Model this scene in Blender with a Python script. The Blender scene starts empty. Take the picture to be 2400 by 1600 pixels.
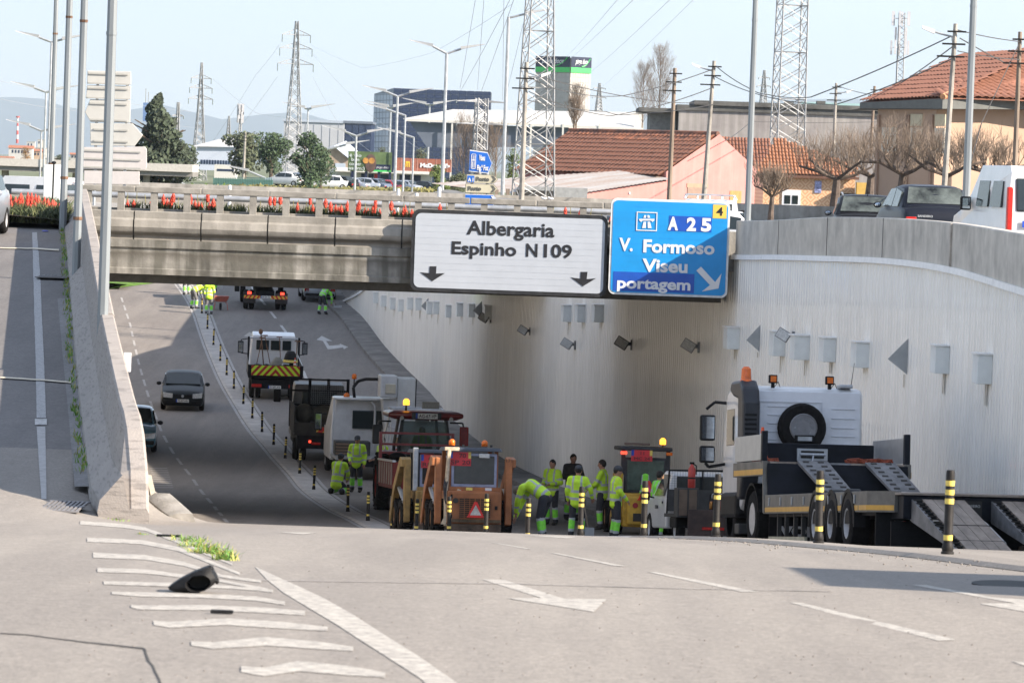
import bpy, bmesh, math, random
import numpy as np
from mathutils import Vector, Matrix, noise
random.seed(7)
PI=math.pi; R_=math.radians
S=bpy.context.scene; COL=S.collection
# ---------------------------------------------------------------- camera
F=10000.0; ROLL=R_(2.0); PITCH=math.atan(400/F)
Dv=Vector((0,math.cos(PITCH),-math.sin(PITCH))); Uv=Vector((0,math.sin(PITCH),math.cos(PITCH))); Xv=Vector((1,0,0))
Rv=Xv*math.cos(ROLL)+Uv*math.sin(ROLL); Up=-Xv*math.sin(ROLL)+Uv*math.cos(ROLL)
cam=bpy.data.cameras.new('camera'); camo=bpy.data.objects.new('camera',cam); COL.objects.link(camo)
M3=Matrix((Rv,Up,-Dv)).transposed(); camo.matrix_world=M3.to_4x4()
cam.sensor_width=36; cam.lens=150; cam.clip_start=1; cam.clip_end=60000
cam.dof.use_dof=True; cam.dof.focus_distance=100; cam.dof.aperture_fstop=11
S.camera=camo
# ---------------------------------------------------------------- sky, sun, exposure
SUN_EL=R_(28.5); SAZ=R_(24); SUN_V=Vector((math.cos(SUN_EL)*math.cos(SAZ),-math.cos(SUN_EL)*math.sin(SAZ),math.sin(SUN_EL)))
w=bpy.data.worlds.new('World'); S.world=w; w.use_nodes=True
nt=w.node_tree; nt.nodes.clear()
sky=nt.nodes.new('ShaderNodeTexSky'); sky.sky_type='NISHITA'; sky.sun_disc=False
sky.sun_elevation=SUN_EL; sky.sun_rotation=math.atan2(SUN_V.x,SUN_V.y)
sky.air_density=1.0; sky.dust_density=0.35; sky.ozone_density=3.0
bg=nt.nodes.new('ShaderNodeBackground'); wo=nt.nodes.new('ShaderNodeOutputWorld'); bg.inputs[1].default_value=0.12
# thin high haze veil spread evenly over the whole sky
veil=nt.nodes.new('ShaderNodeBackground'); veil.inputs[0].default_value=(.90,.955,1.08,1); veil.inputs[1].default_value=.30
mxs=nt.nodes.new('ShaderNodeMixShader'); mxs.inputs[0].default_value=.62
nt.links.new(sky.outputs[0],bg.inputs[0]); nt.links.new(bg.outputs[0],mxs.inputs[1]); nt.links.new(veil.outputs[0],mxs.inputs[2]); nt.links.new(mxs.outputs[0],wo.inputs[0])
sun=bpy.data.lights.new('sun','SUN'); sun.energy=4.1; sun.angle=R_(0.5); sun.color=(1,.88,.74)
suno=bpy.data.objects.new('sun',sun); COL.objects.link(suno); suno.rotation_euler=SUN_V.to_track_quat('Z','Y').to_euler()
S.view_settings.view_transform='Standard'; S.view_settings.look='None'; S.view_settings.exposure=1.56; S.view_settings.gamma=1
# ---------------------------------------------------------------- picture to place helpers
def ray(px,py): return Dv*F+Rv*(px-1200)-Up*(py-800)
def at(px,py,Y):
    r=ray(px,py); return r*(Y/r.y)
def proj(p):
    p=Vector(p); d=p.dot(Dv); return (1200+F*p.dot(Rv)/d, 800-F*p.dot(Up)/d)
def interp(kn):
    xs=[k[0] for k in kn]; ys=[k[1] for k in kn]; n=len(xs)
    m=[0]*n
    for i in range(n):
        if i==0: m[i]=(ys[1]-ys[0])/(xs[1]-xs[0])
        elif i==n-1: m[i]=(ys[-1]-ys[-2])/(xs[-1]-xs[-2])
        else: m[i]=(ys[i+1]-ys[i-1])/(xs[i+1]-xs[i-1])
    def f(x):
        if x<=xs[0]: return ys[0]+m[0]*(x-xs[0])
        if x>=xs[-1]: return ys[-1]
        for i in range(n-1):
            if x<=xs[i+1]: break
        h=xs[i+1]-xs[i]; t=(x-xs[i])/h
        return (2*t**3-3*t*t+1)*ys[i]+(t**3-2*t*t+t)*h*m[i]+(-2*t**3+3*t*t)*ys[i+1]+(t**3-t*t)*h*m[i+1]
    return f
hroad=interp([(0,1.65),(20,2.29),(35,3.12),(44,3.77),(50,4.25),(60,5.14),(66,5.68),(75,6.47),(85,7.35),(95,8.2),(104,8.87),(112,9.3),(120,9.7),(133,10.08),(147,10.15),(160,9.95),(175,9.55),(190,9.0),(206,8.35),(222,7.6),(240,6.75),(270,5.3),(300,4.0),(340,3.0),(400,2.9)])
hleft=interp([(0,1.65),(20,2.29),(35,3.10),(40,3.40),(45,3.56),(50,3.45),(60,3.1),(75,2.5),(91,1.9),(100,1.62),(110,1.45),(300,1.5)])
def zroad(Y): return -hroad(Y)
def sm(a,b,x):
    t=max(0,min(1,(x-a)/(b-a))); return t*t*(3-2*t)
def zfore(X,Y):
    t=sm(-5.0,-3.4,X); return -(hroad(Y)*t+hleft(Y)*(1-t))
def gx(px,Y,zf=None):
    py=900
    for _ in range(6):
        p=at(px,py,Y); z=(zroad(Y) if zf is None else zf(p.x,Y)); q=proj((p.x,Y,z)); py=q[1]
    p=at(px,py,Y); return Vector((p.x,Y,z))
def hit(px,py,zf,y0,y1,dz=0):
    lo=y0; st=(y1-y0)/400; prev=None
    for i in range(401):
        Y=y0+st*i; p=at(px,py,Y); g=p.z-(zf(p.x,Y)+dz)
        if g<=0 and prev is not None:
            a,b=Y-st,Y
            for _ in range(20):
                c=(a+b)/2; p=at(px,py,c)
                if p.z-(zf(p.x,c)+dz)>0: a=c
                else: b=c
            return at(px,py,b)
        prev=g
    return None
zt=lambda X,Y: zroad(Y)
# right wall: X against Y, measured along its foot
_w=[(20,8.6),(40,9.0),(50,9.05),(66,9.15),(76,9.0),(83,8.55),(90,7.9),(96.5,7.05),(102.5,6.3),(108,5.6),(116,4.45)]
for (px,py) in ((1290,1140),(1200,1097),(1070,1000),(1005,925),(950,870),(905,822),(850,750),(800,703)):
    p=hit(px,py,zt,100,260); _w.append((p.y,p.x))
_w.append((300,_w[-1][1]-6)); XW=interp(_w)
XLt=interp([(45,-4.2),(50,-4.6),(60,-5.9),(75,-7.6),(95,-9.9),(110,-11.2),(130,-14),(150,-16.5),(200,-22),(235,-27),(300,-34)])
# ---------------------------------------------------------------- materials
MATS={}
def mat(name,col,rough=.6,metal=0,var=.12,scale=4,bump=0,bscale=60,col2=None,coat=0,emit=0,streak=0,spec=None,stretch=(1,1,1),contrast=.5,alpha=None,trans=0,zst=None,diag=0,pos=None):
    if name in MATS: return MATS[name]
    m=bpy.data.materials.new(name); m.use_nodes=True; n=m.node_tree; N=n.nodes; L=n.links
    b=N['Principled BSDF']; b.inputs['Roughness'].default_value=rough; b.inputs['Metallic'].default_value=metal
    if coat: b.inputs['Coat Weight'].default_value=coat; b.inputs['Coat Roughness'].default_value=.05
    if spec is not None: b.inputs['Specular IOR Level'].default_value=spec
    if trans: b.inputs['Transmission Weight'].default_value=trans
    tc=N.new('ShaderNodeTexCoord'); mp=N.new('ShaderNodeMapping'); mp.inputs['Scale'].default_value=stretch
    L.new(tc.outputs['Object'],mp.inputs['Vector'])
    if var or col2:
        nz=N.new('ShaderNodeTexNoise'); nz.inputs['Scale'].default_value=scale; nz.inputs['Detail'].default_value=6; nz.inputs['Roughness'].default_value=.65
        L.new(mp.outputs[0],nz.inputs['Vector'])
        rp=N.new('ShaderNodeValToRGB'); c2=col2 or tuple(c*(1-var*1.6) for c in col); c1=col if col2 else tuple(min(1,c*(1+var)) for c in col)
        rp.color_ramp.elements[0].position=.5-contrast*.4; rp.color_ramp.elements[1].position=.5+contrast*.4
        if pos: rp.color_ramp.elements[0].position,rp.color_ramp.elements[1].position=pos
        rp.color_ramp.elements[0].color=(*c2,1); rp.color_ramp.elements[1].color=(*c1,1)
        L.new(nz.outputs[0],rp.inputs[0]); out=rp.outputs[0]
        if streak:
            mp2=N.new('ShaderNodeMapping'); mp2.inputs['Scale'].default_value=(1,1,.09); L.new(tc.outputs['Object'],mp2.inputs['Vector'])
            n2=N.new('ShaderNodeTexNoise'); n2.inputs['Scale'].default_value=3.2; n2.inputs['Detail'].default_value=5; L.new(mp2.outputs[0],n2.inputs['Vector'])
            r2=N.new('ShaderNodeValToRGB'); r2.color_ramp.elements[0].position=.42; r2.color_ramp.elements[1].position=.62
            r2.color_ramp.elements[0].color=(1-streak,1-streak,1-streak*1.05,1); r2.color_ramp.elements[1].color=(1,1,1,1); L.new(n2.outputs[0],r2.inputs[0])
            mx=N.new('ShaderNodeMix'); mx.data_type='RGBA'; mx.blend_type='MULTIPLY'; mx.inputs[0].default_value=1
            L.new(out,mx.inputs[6]); L.new(r2.outputs[0],mx.inputs[7]); out=mx.outputs[2]
        if zst:
            sx=N.new('ShaderNodeSeparateXYZ'); L.new(tc.outputs['Object'],sx.inputs[0])
            mp3=N.new('ShaderNodeMapping'); mp3.inputs['Scale'].default_value=(1,1,.35); L.new(tc.outputs['Object'],mp3.inputs['Vector'])
            n3=N.new('ShaderNodeTexNoise'); n3.inputs['Scale'].default_value=2.2; n3.inputs['Detail'].default_value=6; L.new(mp3.outputs[0],n3.inputs['Vector'])
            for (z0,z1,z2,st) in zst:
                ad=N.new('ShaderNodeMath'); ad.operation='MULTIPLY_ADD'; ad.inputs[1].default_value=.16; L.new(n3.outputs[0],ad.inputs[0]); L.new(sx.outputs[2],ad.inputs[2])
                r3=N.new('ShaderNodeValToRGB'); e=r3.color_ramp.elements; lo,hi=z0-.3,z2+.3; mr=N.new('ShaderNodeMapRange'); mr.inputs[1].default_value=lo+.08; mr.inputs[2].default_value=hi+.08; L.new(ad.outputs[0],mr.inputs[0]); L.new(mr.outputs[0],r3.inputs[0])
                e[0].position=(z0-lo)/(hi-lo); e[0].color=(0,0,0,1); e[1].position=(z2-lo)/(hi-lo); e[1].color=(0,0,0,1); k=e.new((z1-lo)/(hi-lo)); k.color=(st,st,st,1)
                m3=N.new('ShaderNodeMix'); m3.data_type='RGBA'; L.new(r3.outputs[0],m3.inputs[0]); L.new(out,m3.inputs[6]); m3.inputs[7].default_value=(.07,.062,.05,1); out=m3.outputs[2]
        if diag:
            m4=N.new('ShaderNodeMapping'); m4.inputs['Rotation'].default_value=(.75,0,0); m4.inputs['Scale'].default_value=(1,.5,7); L.new(tc.outputs['Object'],m4.inputs['Vector'])
            n4=N.new('ShaderNodeTexNoise'); n4.inputs['Scale'].default_value=4.5; n4.inputs['Detail'].default_value=4; L.new(m4.outputs[0],n4.inputs['Vector'])
            r4=N.new('ShaderNodeValToRGB'); r4.color_ramp.elements[0].position=.34; r4.color_ramp.elements[1].position=.47; r4.color_ramp.elements[0].color=(1-diag,)*3+(1,); r4.color_ramp.elements[1].color=(1,1,1,1); L.new(n4.outputs[0],r4.inputs[0])
            m5=N.new('ShaderNodeMix'); m5.data_type='RGBA'; m5.blend_type='MULTIPLY'; m5.inputs[0].default_value=1; L.new(out,m5.inputs[6]); L.new(r4.outputs[0],m5.inputs[7]); out=m5.outputs[2]
        L.new(out,b.inputs['Base Color'])
        if emit: L.new(out,b.inputs['Emission Color']); b.inputs['Emission Strength'].default_value=emit
    else:
        b.inputs['Base Color'].default_value=(*col,1)
        if emit: b.inputs['Emission Color'].default_value=(*col,1); b.inputs['Emission Strength'].default_value=emit
    if bump:
        nb=N.new('ShaderNodeTexNoise'); nb.inputs['Scale'].default_value=bscale; nb.inputs['Detail'].default_value=4; L.new(mp.outputs[0],nb.inputs['Vector'])
        bp=N.new('ShaderNodeBump'); bp.inputs['Strength'].default_value=bump; bp.inputs['Distance'].default_value=.02; L.new(nb.outputs[0],bp.inputs['Height']); L.new(bp.outputs[0],b.inputs['Normal'])
    MATS[name]=m; return m
def asphalt(name,col,patch,fine=55,amp=.35):
    if name in MATS: return MATS[name]
    m=bpy.data.materials.new(name); m.use_nodes=True; n=m.node_tree; N=n.nodes; L=n.links; b=N['Principled BSDF']; b.inputs['Roughness'].default_value=.85; b.inputs['Specular IOR Level'].default_value=.3
    tc=N.new('ShaderNodeTexCoord')
    def nz(s,d,sx=(1,1,1)):
        mp=N.new('ShaderNodeMapping'); mp.inputs['Scale'].default_value=sx; L.new(tc.outputs['Object'],mp.inputs['Vector'])
        a=N.new('ShaderNodeTexNoise'); a.inputs['Scale'].default_value=s; a.inputs['Detail'].default_value=d; a.inputs['Roughness'].default_value=.7; L.new(mp.outputs[0],a.inputs['Vector']); return a
    def ramp(src,p0,p1,c0,c1):
        r=N.new('ShaderNodeValToRGB'); r.color_ramp.elements[0].position=p0; r.color_ramp.elements[1].position=p1; r.color_ramp.elements[0].color=(*c0,1); r.color_ramp.elements[1].color=(*c1,1); L.new(src.outputs[0],r.inputs[0]); return r.outputs[0]
    def mul(a,c):
        x=N.new('ShaderNodeMix'); x.data_type='RGBA'; x.blend_type='MULTIPLY'; x.inputs[0].default_value=1; L.new(a,x.inputs[6]); L.new(c,x.inputs[7]); return x.outputs[2]
    base=ramp(nz(.35,5,(1,.35,1)),.35,.65,patch,col)
    f=ramp(nz(fine,3),.35,.68,(1-amp,)*3,(1+amp*.3,)*3)
    g=ramp(nz(fine*.28,3),.3,.7,(1-amp*.5,)*3,(1.05,)*3)
    o=mul(mul(base,f),g)
    tr=ramp(nz(.9,3,(1,.06,1)),.4,.62,(.84,.84,.85),(1.0,1.0,1.0)); o=mul(o,tr)
    L.new(o,b.inputs['Base Color'])
    bp=N.new('ShaderNodeBump'); bp.inputs['Strength'].default_value=.5; bp.inputs['Distance'].default_value=.01; L.new(nz(fine,2).outputs[0],bp.inputs['Height']); L.new(bp.outputs[0],b.inputs['Normal'])
    MATS[name]=m; return m
# ---------------------------------------------------------------- mesh builder
class MB:
    def __init__(s): s.v=[]; s.f=[]; s.mi=[]; s.cur=0; s.T=None
    def add(s,vs,fs):
        o=len(s.v)
        if s.T is not None: vs=[s.T@Vector(v) for v in vs]
        s.v+=[tuple(v) for v in vs]; s.f+=[[i+o for i in f] for f in fs]; s.mi+=[s.cur]*len(fs); return s
    def box(s,x0,x1,y0,y1,z0,z1):
        v=[(x,y,z) for z in (z0,z1) for y in (y0,y1) for x in (x0,x1)]
        return s.add(v,[(0,2,3,1),(4,5,7,6),(0,1,5,4),(2,6,7,3),(0,4,6,2),(1,3,7,5)])
    def hexa(s,v): # 8 verts order as box
        return s.add(v,[(0,2,3,1),(4,5,7,6),(0,1,5,4),(2,6,7,3),(0,4,6,2),(1,3,7,5)])
    def prism(s,poly,a0,a1,axis='x'):
        n=len(poly)
        def P(a,p): return (a,p[0],p[1]) if axis=='x' else ((p[0],a,p[1]) if axis=='y' else (p[0],p[1],a))
        v=[P(a0,p) for p in poly]+[P(a1,p) for p in poly]
        return s.add(v,[list(range(n))[::-1],list(range(n,2*n))]+[(i,(i+1)%n,n+(i+1)%n,n+i) for i in range(n)])
    def cyl(s,p0,p1,r0,r1=None,n=10,cap=True,ph=0):
        r1=r0 if r1 is None else r1; p0=Vector(p0); p1=Vector(p1); d=(p1-p0)
        if d.length<1e-6: return s
        d.normalize(); a=d.orthogonal().normalized(); b=d.cross(a)
        if abs(d.z)>.99: a=Vector((1,0,0)); b=d.cross(a)
        v=[];
        for p,r in ((p0,r0),(p1,r1)):
            for i in range(n):
                t=2*PI*i/n+ph; v.append(p+a*(r*math.cos(t))+b*(r*math.sin(t)))
        f=[(i,(i+1)%n,n+(i+1)%n,n+i) for i in range(n)]
        if cap: f+=[list(range(n))[::-1],list(range(n,2*n))]
        return s.add(v,f)
    def tube(s,pts,r,n=6,r2=None):
        k=len(pts)-1
        for i in range(k):
            ra=r if r2 is None else r+(r2-r)*i/k; rb=r if r2 is None else r+(r2-r)*(i+1)/k
            s.cyl(pts[i],pts[i+1],ra,rb,n)
        return s
    def ell(s,c,r,n=10,m=7,rot=None):
        v=[];f=[]
        for j in range(m+1):
            t=PI*j/m
            for i in range(n):
                a=2*PI*i/n; q=Vector((r[0]*math.sin(t)*math.cos(a),r[1]*math.sin(t)*math.sin(a),r[2]*math.cos(t)))
                if rot: q=rot@q
                v.append(Vector(c)+q)
        for j in range(m):
            for i in range(n): f.append((j*n+i,(j+1)*n+i,(j+1)*n+(i+1)%n,j*n+(i+1)%n))
        return s.add(v,f)
    def loft(s,rings,cap=True,closed=True):
        n=len(rings[0]); v=[p for r in rings for p in r]; f=[]
        for j in range(len(rings)-1):
            for i in range(n if closed else n-1): f.append((j*n+i,j*n+(i+1)%n,(j+1)*n+(i+1)%n,(j+1)*n+i))
        if cap: f+=[list(range(n))[::-1],list(range(len(v)-n,len(v)))]
        return s.add(v,f)
    def quad(s,a,b,c,d): return s.add([a,b,c,d],[(0,1,2,3)])
    def lathe(s,prof,c,axis='x',n=20):
        # profile (axial, radius)
        rings=[]
        for a,r in prof:
            ring=[]
            for i in range(n):
                t=2*PI*i/n
                if axis=='x': ring.append((c[0]+a,c[1]+r*math.cos(t),c[2]+r*math.sin(t)))
                elif axis=='y': ring.append((c[0]+r*math.cos(t),c[1]+a,c[2]+r*math.sin(t)))
                else: ring.append((c[0]+r*math.cos(t),c[1]+r*math.sin(t),c[2]+a))
            rings.append(ring)
        return s.loft(rings,cap=not(len(prof)>=4 and abs(prof[0][1]-prof[-1][1])<1e-6 and prof[0][1]>.05))
    def build(s,name,m,parent=None,bev=0,smooth=False,kind=None,recalc=True,auto=False):
        me=bpy.data.meshes.new(name); me.from_pydata(s.v,[],s.f)
        ms=m if isinstance(m,(list,tuple)) else [m]
        for x in ms: me.materials.append(x)
        if len(ms)>1: me.polygons.foreach_set('material_index',s.mi)
        if recalc:
            bm=bmesh.new(); bm.from_mesh(me)
            if smooth or bev: bmesh.ops.remove_doubles(bm,verts=bm.verts,dist=1e-5)
            bmesh.ops.recalc_face_normals(bm,faces=bm.faces); bm.to_mesh(me); bm.free()
        if smooth:
            me.polygons.foreach_set('use_smooth',[True]*len(me.polygons))
            if auto: me.set_sharp_from_angle(angle=R_(38))
        me.update()
        o=bpy.data.objects.new(name,me); COL.objects.link(o)
        if parent: o.parent=parent
        if bev:
            b=o.modifiers.new('b','BEVEL'); b.width=bev; b.segments=2; b.limit_method='ANGLE'; b.angle_limit=R_(35)
        if kind: o['kind']=kind
        return o
def tag(o,label,cat,group=None):
    o['label']=label; o['category']=cat
    if group: o['group']=group
    return o
def thing(name,label,cat,loc=(0,0,0),rz=0,rx=0,group=None):
    o=bpy.data.objects.new(name,None); COL.objects.link(o); o.location=loc; o.rotation_euler=(rx,0,rz); o.empty_display_size=.2
    return tag(o,label,cat,group)
KIDS={}
def kids(o): return [c for c in bpy.data.objects if c.parent==o]
def dup(root,loc,rz,label,group=None,rx=0,scale=None,ks=None):
    r=root.copy(); COL.objects.link(r); r.location=loc; r.rotation_euler=(rx,0,rz); r['label']=label
    if scale: r.scale=scale
    if group: r['group']=group
    for ch in (ks if ks is not None else kids(root)):
        c=ch.copy(); COL.objects.link(c); c.parent=r
        for g in kids(ch) if ks is None else []:
            d=g.copy(); COL.objects.link(d); d.parent=c
    return r
def struct(mb,name,m,**k):
    o=mb.build(name,m,**k); o['kind']='structure'; return o
def text(body,name,m,parent,loc,size,width=None,rot=(PI/2,0,0),off=0,align='CENTER',shear=0,ext=.003):
    cu=bpy.data.curves.new(name,'FONT'); cu.body=body; cu.size=size; cu.align_x=align; cu.offset=off; cu.extrude=ext; cu.shear=shear; cu.resolution_u=3
    o=bpy.data.objects.new(name,cu); COL.objects.link(o)
    me=bpy.data.meshes.new_from_object(o.evaluated_get(bpy.context.evaluated_depsgraph_get()) if False else o)
    bpy.data.objects.remove(o); me.materials.clear(); me.materials.append(m)
    if width:
        xs=[v.co.x for v in me.vertices]; wd=max(xs)-min(xs); k=width/wd
        for v in me.vertices: v.co.x*=k
    o=bpy.data.objects.new(name,me); COL.objects.link(o); o.parent=parent; o.location=loc; o.rotation_euler=rot
    return o
def grid(mb,xs,ys,zf):
    v=[(x,y,zf(x,y)) for y in ys for x in xs]; n=len(xs)
    return mb.add(v,[(j*n+i,j*n+i+1,(j+1)*n+i+1,(j+1)*n+i) for j in range(len(ys)-1) for i in range(n-1)])
def frange(a,b,n): return [a+(b-a)*i/(n-1) for i in range(n)]
# common materials
M_white=mat('white_paint',(.66,.665,.67),.35,coat=.4,var=.06,scale=3)
M_black=mat('black_plastic',(.012,.012,.013),.6,spec=.2,var=.3,scale=20)
M_chassis=mat('chassis_black',(.012,.012,.014),.75,spec=.15,var=.4,scale=8)
M_rubber=mat('tyre_rubber',(.015,.014,.014),.9,spec=.15,var=.35,scale=15,bump=.3,bscale=40)
M_steel=mat('galvanised_steel',(.42,.44,.46),.45,metal=.55,var=.15,scale=5)
M_alu=mat('aluminium',(.55,.56,.57),.38,metal=.7,var=.1,scale=4)
M_glass=mat('vehicle_glass',(.020,.028,.030),.07,var=.15,scale=2,spec=.6)
M_mirror=mat('mirror_glass',(.5,.55,.6),.05,metal=.9,var=.2,scale=9)
M_red=mat('red_lens',(.45,.015,.01),.25,var=.2,scale=20)
M_redlit=mat('red_lit_lens',(.9,.06,.03),.25,var=.1,scale=20,emit=.9)
M_amber=mat('amber_lens',(.75,.16,.01),.25,var=.2,scale=20)
M_amberlit=mat('amber_lit_lens',(1,.36,.03),.25,var=.1,scale=30,emit=1.3)
M_clear=mat('lamp_glass',(.5,.5,.48),.12,var=.2,scale=20,spec=.8)
M_plate=mat('plate_white',(.75,.75,.72),.4,var=.05)
M_ink=mat('black_lettering',(.012,.012,.015),.5,var=.2)
M_blueink=mat('blue_lettering',(.01,.06,.42),.5,var=.1)
M_whiteink=mat('white_lettering',(.62,.63,.65),.45,var=.05)
M_yellow=mat('yellow_band',(.72,.55,.12),.45,var=.25,scale=12)
M_bollard=mat('bollard_rubber',(.018,.016,.015),.6,spec=.3,var=.4,scale=10)
M_mark=mat('road_paint',(.46,.43,.38),.75,scale=16,bump=.3,bscale=60,col2=(.27,.25,.225),pos=(.40,.58))
M_markold=mat('worn_road_paint',(.50,.49,.47),.75,var=.3,scale=14)
M_rust=mat('rusty_steel',(.17,.09,.05),.8,var=.5,scale=7)
M_wood=mat('grey_timber',(.23,.18,.14),.8,var=.35,scale=2,stretch=(6,.5,1),bump=.3,bscale=20)
M_conc=mat('concrete',(.36,.34,.31),.85,var=.22,scale=1.2,bump=.4,bscale=25,streak=.25)
M_rim=mat('wheel_rim',(.50,.50,.51),.45,metal=.2,var=.12,scale=10)
# ================================================================ ROADS AND GROUND
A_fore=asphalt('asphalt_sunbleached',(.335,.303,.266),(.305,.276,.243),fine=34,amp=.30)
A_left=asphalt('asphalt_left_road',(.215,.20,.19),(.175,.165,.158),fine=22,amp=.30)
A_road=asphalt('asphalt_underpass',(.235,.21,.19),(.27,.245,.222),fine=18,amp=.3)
b=MB(); ys=frange(6,30,30)+frange(30.6,50,40)
grid(b,frange(-30,-5,10)+frange(-4.8,-3.2,12)+frange(-3,14,16)+[22,40,70],ys,zfore)
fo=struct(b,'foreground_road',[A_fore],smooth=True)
# under-pass road from the crest down and up again
b=MB(); xs_n=26; rows=[]
for Y in frange(50,340,200):
    xl=XLt(Y) if Y>50.5 else -4.2; xr=XW(Y)+.4 if Y<=232 else XW(Y)+8
    if Y<66: xr+= (66-Y)*1.2
    rows.append([(xl+(xr-xl)*i/xs_n,Y,zroad(Y)) for i in range(xs_n+1)])
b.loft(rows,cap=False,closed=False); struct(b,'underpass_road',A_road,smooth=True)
# left road (slip road rising to the roundabout)
bar_x=lambda Y:-5.70-.112*(Y-60)+.002*max(0,60-Y)
b=MB(); rows=[]
for Y in frange(44,106,60):
    xr=(bar_x(Y) if Y>49 else -4.9); rows.append([(-34+(xr+34)*(i/14)**.6,Y,-hleft(Y)+.006*(Y<50)) for i in range(15)])
b=MB(); rows2=[]
for Y in [50]+frange(51,106,55):
    xr=bar_x(Y)+.1; rows2.append([(-34+(xr+34)*i/14,Y,-hleft(Y)) for i in range(15)])
b.loft(rows2,cap=False,closed=False); struct(b,'left_road',A_left,smooth=True)
# upper ground: left of the trench and right of the wall, one sheet each; beyond them the far ground
G_grass=mat('grass_ground',(.09,.12,.035),.9,var=.35,scale=.4,col2=(.12,.10,.05),bump=.5,bscale=3)
G_far=mat('far_ground',(.16,.16,.10),.95,var=.3,scale=.05,col2=(.09,.12,.05),bump=.3,bscale=1)
G_road=asphalt('asphalt_upper_road',(.20,.19,.18),(.17,.16,.15),fine=10)
hupR=interp([(20,1.6),(60,1.55),(90,1.5),(103,1.6),(117,1.95),(150,2.05),(200,2.2),(300,2.6),(420,3.4),(700,3.4)])
hup=interp([(20,1.6),(60,1.55),(90,1.5),(110,1.45),(150,1.6),(200,2.0),(300,2.6),(420,3.4),(700,3.4)])
b=MB(); rows=[]
for Y in frange(106,236,40)+frange(240,430,30):
    xr=(bar_x(106)+ (XLt(Y)-XLt(106))) if Y<300 else -36-(Y-300)*.0
    if Y<112: xr=bar_x(Y)+.3
    rows.append([(-260+(xr+260)*i/14,Y,-hup(Y)) for i in range(15)])
b.loft(rows,cap=False,closed=False); struct(b,'left_ground',G_grass)
b=MB(); rows=[]
for Y in frange(47,236,60)+frange(240,430,30):
    xl=XW(Y)+.25 if Y<236 else max(XW(236)+.3,-12)
    if Y>300: xl=-12
    zz=-hupR(Y)
    if 185<Y<236: zz-= (Y-185)/50*4.8*0
    rows.append([(xl+(260-xl)*(i/16)**1.6,Y,zz) for i in range(17)])
b.loft(rows,cap=False,closed=False); struct(b,'right_ground',G_road)
b=MB(); b.quad((-4000,430,-3.4),(4000,430,-3.4),(23000,33500,-9),(-23000,33500,-9)); b.add([(-36,340,-3.02),(-12,340,-3.02),(-12,430,-3.38),(-36,430,-3.38)],[(0,1,2,3)])
struct(b,'far_ground',G_far)
b=MB(); b.quad((-400,2,-14),(400,2,-14),(400,440,-14),(-400,440,-14)); struct(b,'bedrock_ground',G_far)
# trench left retaining wall (faces the road)
b=MB(); rows=[]
for Y in frange(50,300,80):
    x=XLt(Y); 
    top=-hleft(min(Y,106))-.02 if Y<106 else -hup(Y)-.02
    if Y>200: top=min(top,zroad(Y)+max(.1,(300-Y)*.03))
    x2=max(x+.05,bar_x(Y)+.0) if Y<106 else bar_x(106)+(XLt(Y)-XLt(106))
    rows.append([(x2+.15,Y,zroad(Y)-.1),(x2+.15,Y,top),(x2-.1,Y,top)])
x2=bar_x(50); b.add([(x2-.3,49.98,-4.5),(x2+.15,49.98,-4.5),(x2+.15,49.98,-3.47),(x2-.3,49.98,-3.47)],[(0,1,2,3)])
b.loft(rows,cap=False,closed=False); tag(b.build('retaining_wall',M_conc),'plain concrete retaining wall below the left slip road along the underpass','wall')
# ---------------- painted markings (thin sheets on the road)
def on_fore(px,py): 
    p=hit(px,py,zfore,8,50); return p
def on_road(px,py): return hit(px,py,zt,96,300)
def markpoly(name,pts,f,m,lift=.003,label=None):
    P=[f(*p) for p in pts]
    if any(p is None for p in P): print('mark miss',name,pts[0]); return
    b=MB(); b.add([(p.x,p.y,p.z+lift) for p in P],[list(range(len(P)))]); o=b.build(name,m,recalc=False); o['kind']='structure'; return o
def band(name,cl,half,f,m,lift=.003):
    # centre line in the picture with half thickness in pixels measured vertically
    b=MB(); rows=[]; pts=[]
    for i in range(len(cl)-1):
        n=6
        for k in range(n+(i==len(cl)-2)):
            t=k/n; pts.append(tuple(cl[i][j]*(1-t)+cl[i+1][j]*t for j in range(len(cl[i]))))
    for p in pts:
        h=p[2] if len(p)>2 else half
        jt=random.uniform(-.35,.35)
        a=f(p[0],p[1]-h+jt); c=f(p[0],p[1]+h+jt*.6)
        if a is None or c is None: continue
        rows.append([(a.x,a.y,a.z+lift),((a.x+c.x)/2,(a.y+c.y)/2,(a.z+c.z)/2+lift+.002),(c.x,c.y,c.z+lift)])
    b.loft(rows,cap=False,closed=False); o=b.build(name,m,recalc=False); o['kind']='structure'; return o
hatches=[[(188,1225,4),(287,1232,4.5),(341,1240,4),(402,1263,4),(470,1292,4),(545,1323,2)],
[(204,1265,5),(330,1270,5),(416,1286,5),(490,1316,4),(562,1345,3)],
[(218,1301,6),(340,1306,5.5),(430,1321,5),(520,1350,3.5),(612,1363,3)],
[(228,1336,5),(340,1339,5),(430,1350,4),(520,1362,3),(628,1382,3)],
[(243,1366,4),(400,1370,4.5),(520,1375,3.5),(600,1381,3),(640,1386,3)],
[(262,1390,3),(330,1393,5),(470,1396,5),(600,1403,5),(668,1414,4)],
[(307,1421,3),(330,1424,5),(480,1424,6),(620,1430,6.5),(715,1437,5)],
[(360,1460,5),(400,1464,7),(535,1457,8),(660,1465,8),(768,1474,5)],
[(448,1508,5),(500,1513,8),(625,1503,10),(740,1512,9),(828,1521,5)],
[(565,1568,7),(620,1575,10),(700,1561,12),(820,1572,11),(903,1582,6)]]
for hl in hatches: band('hatch_marking',hl,4,on_fore,M_mark)
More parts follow.
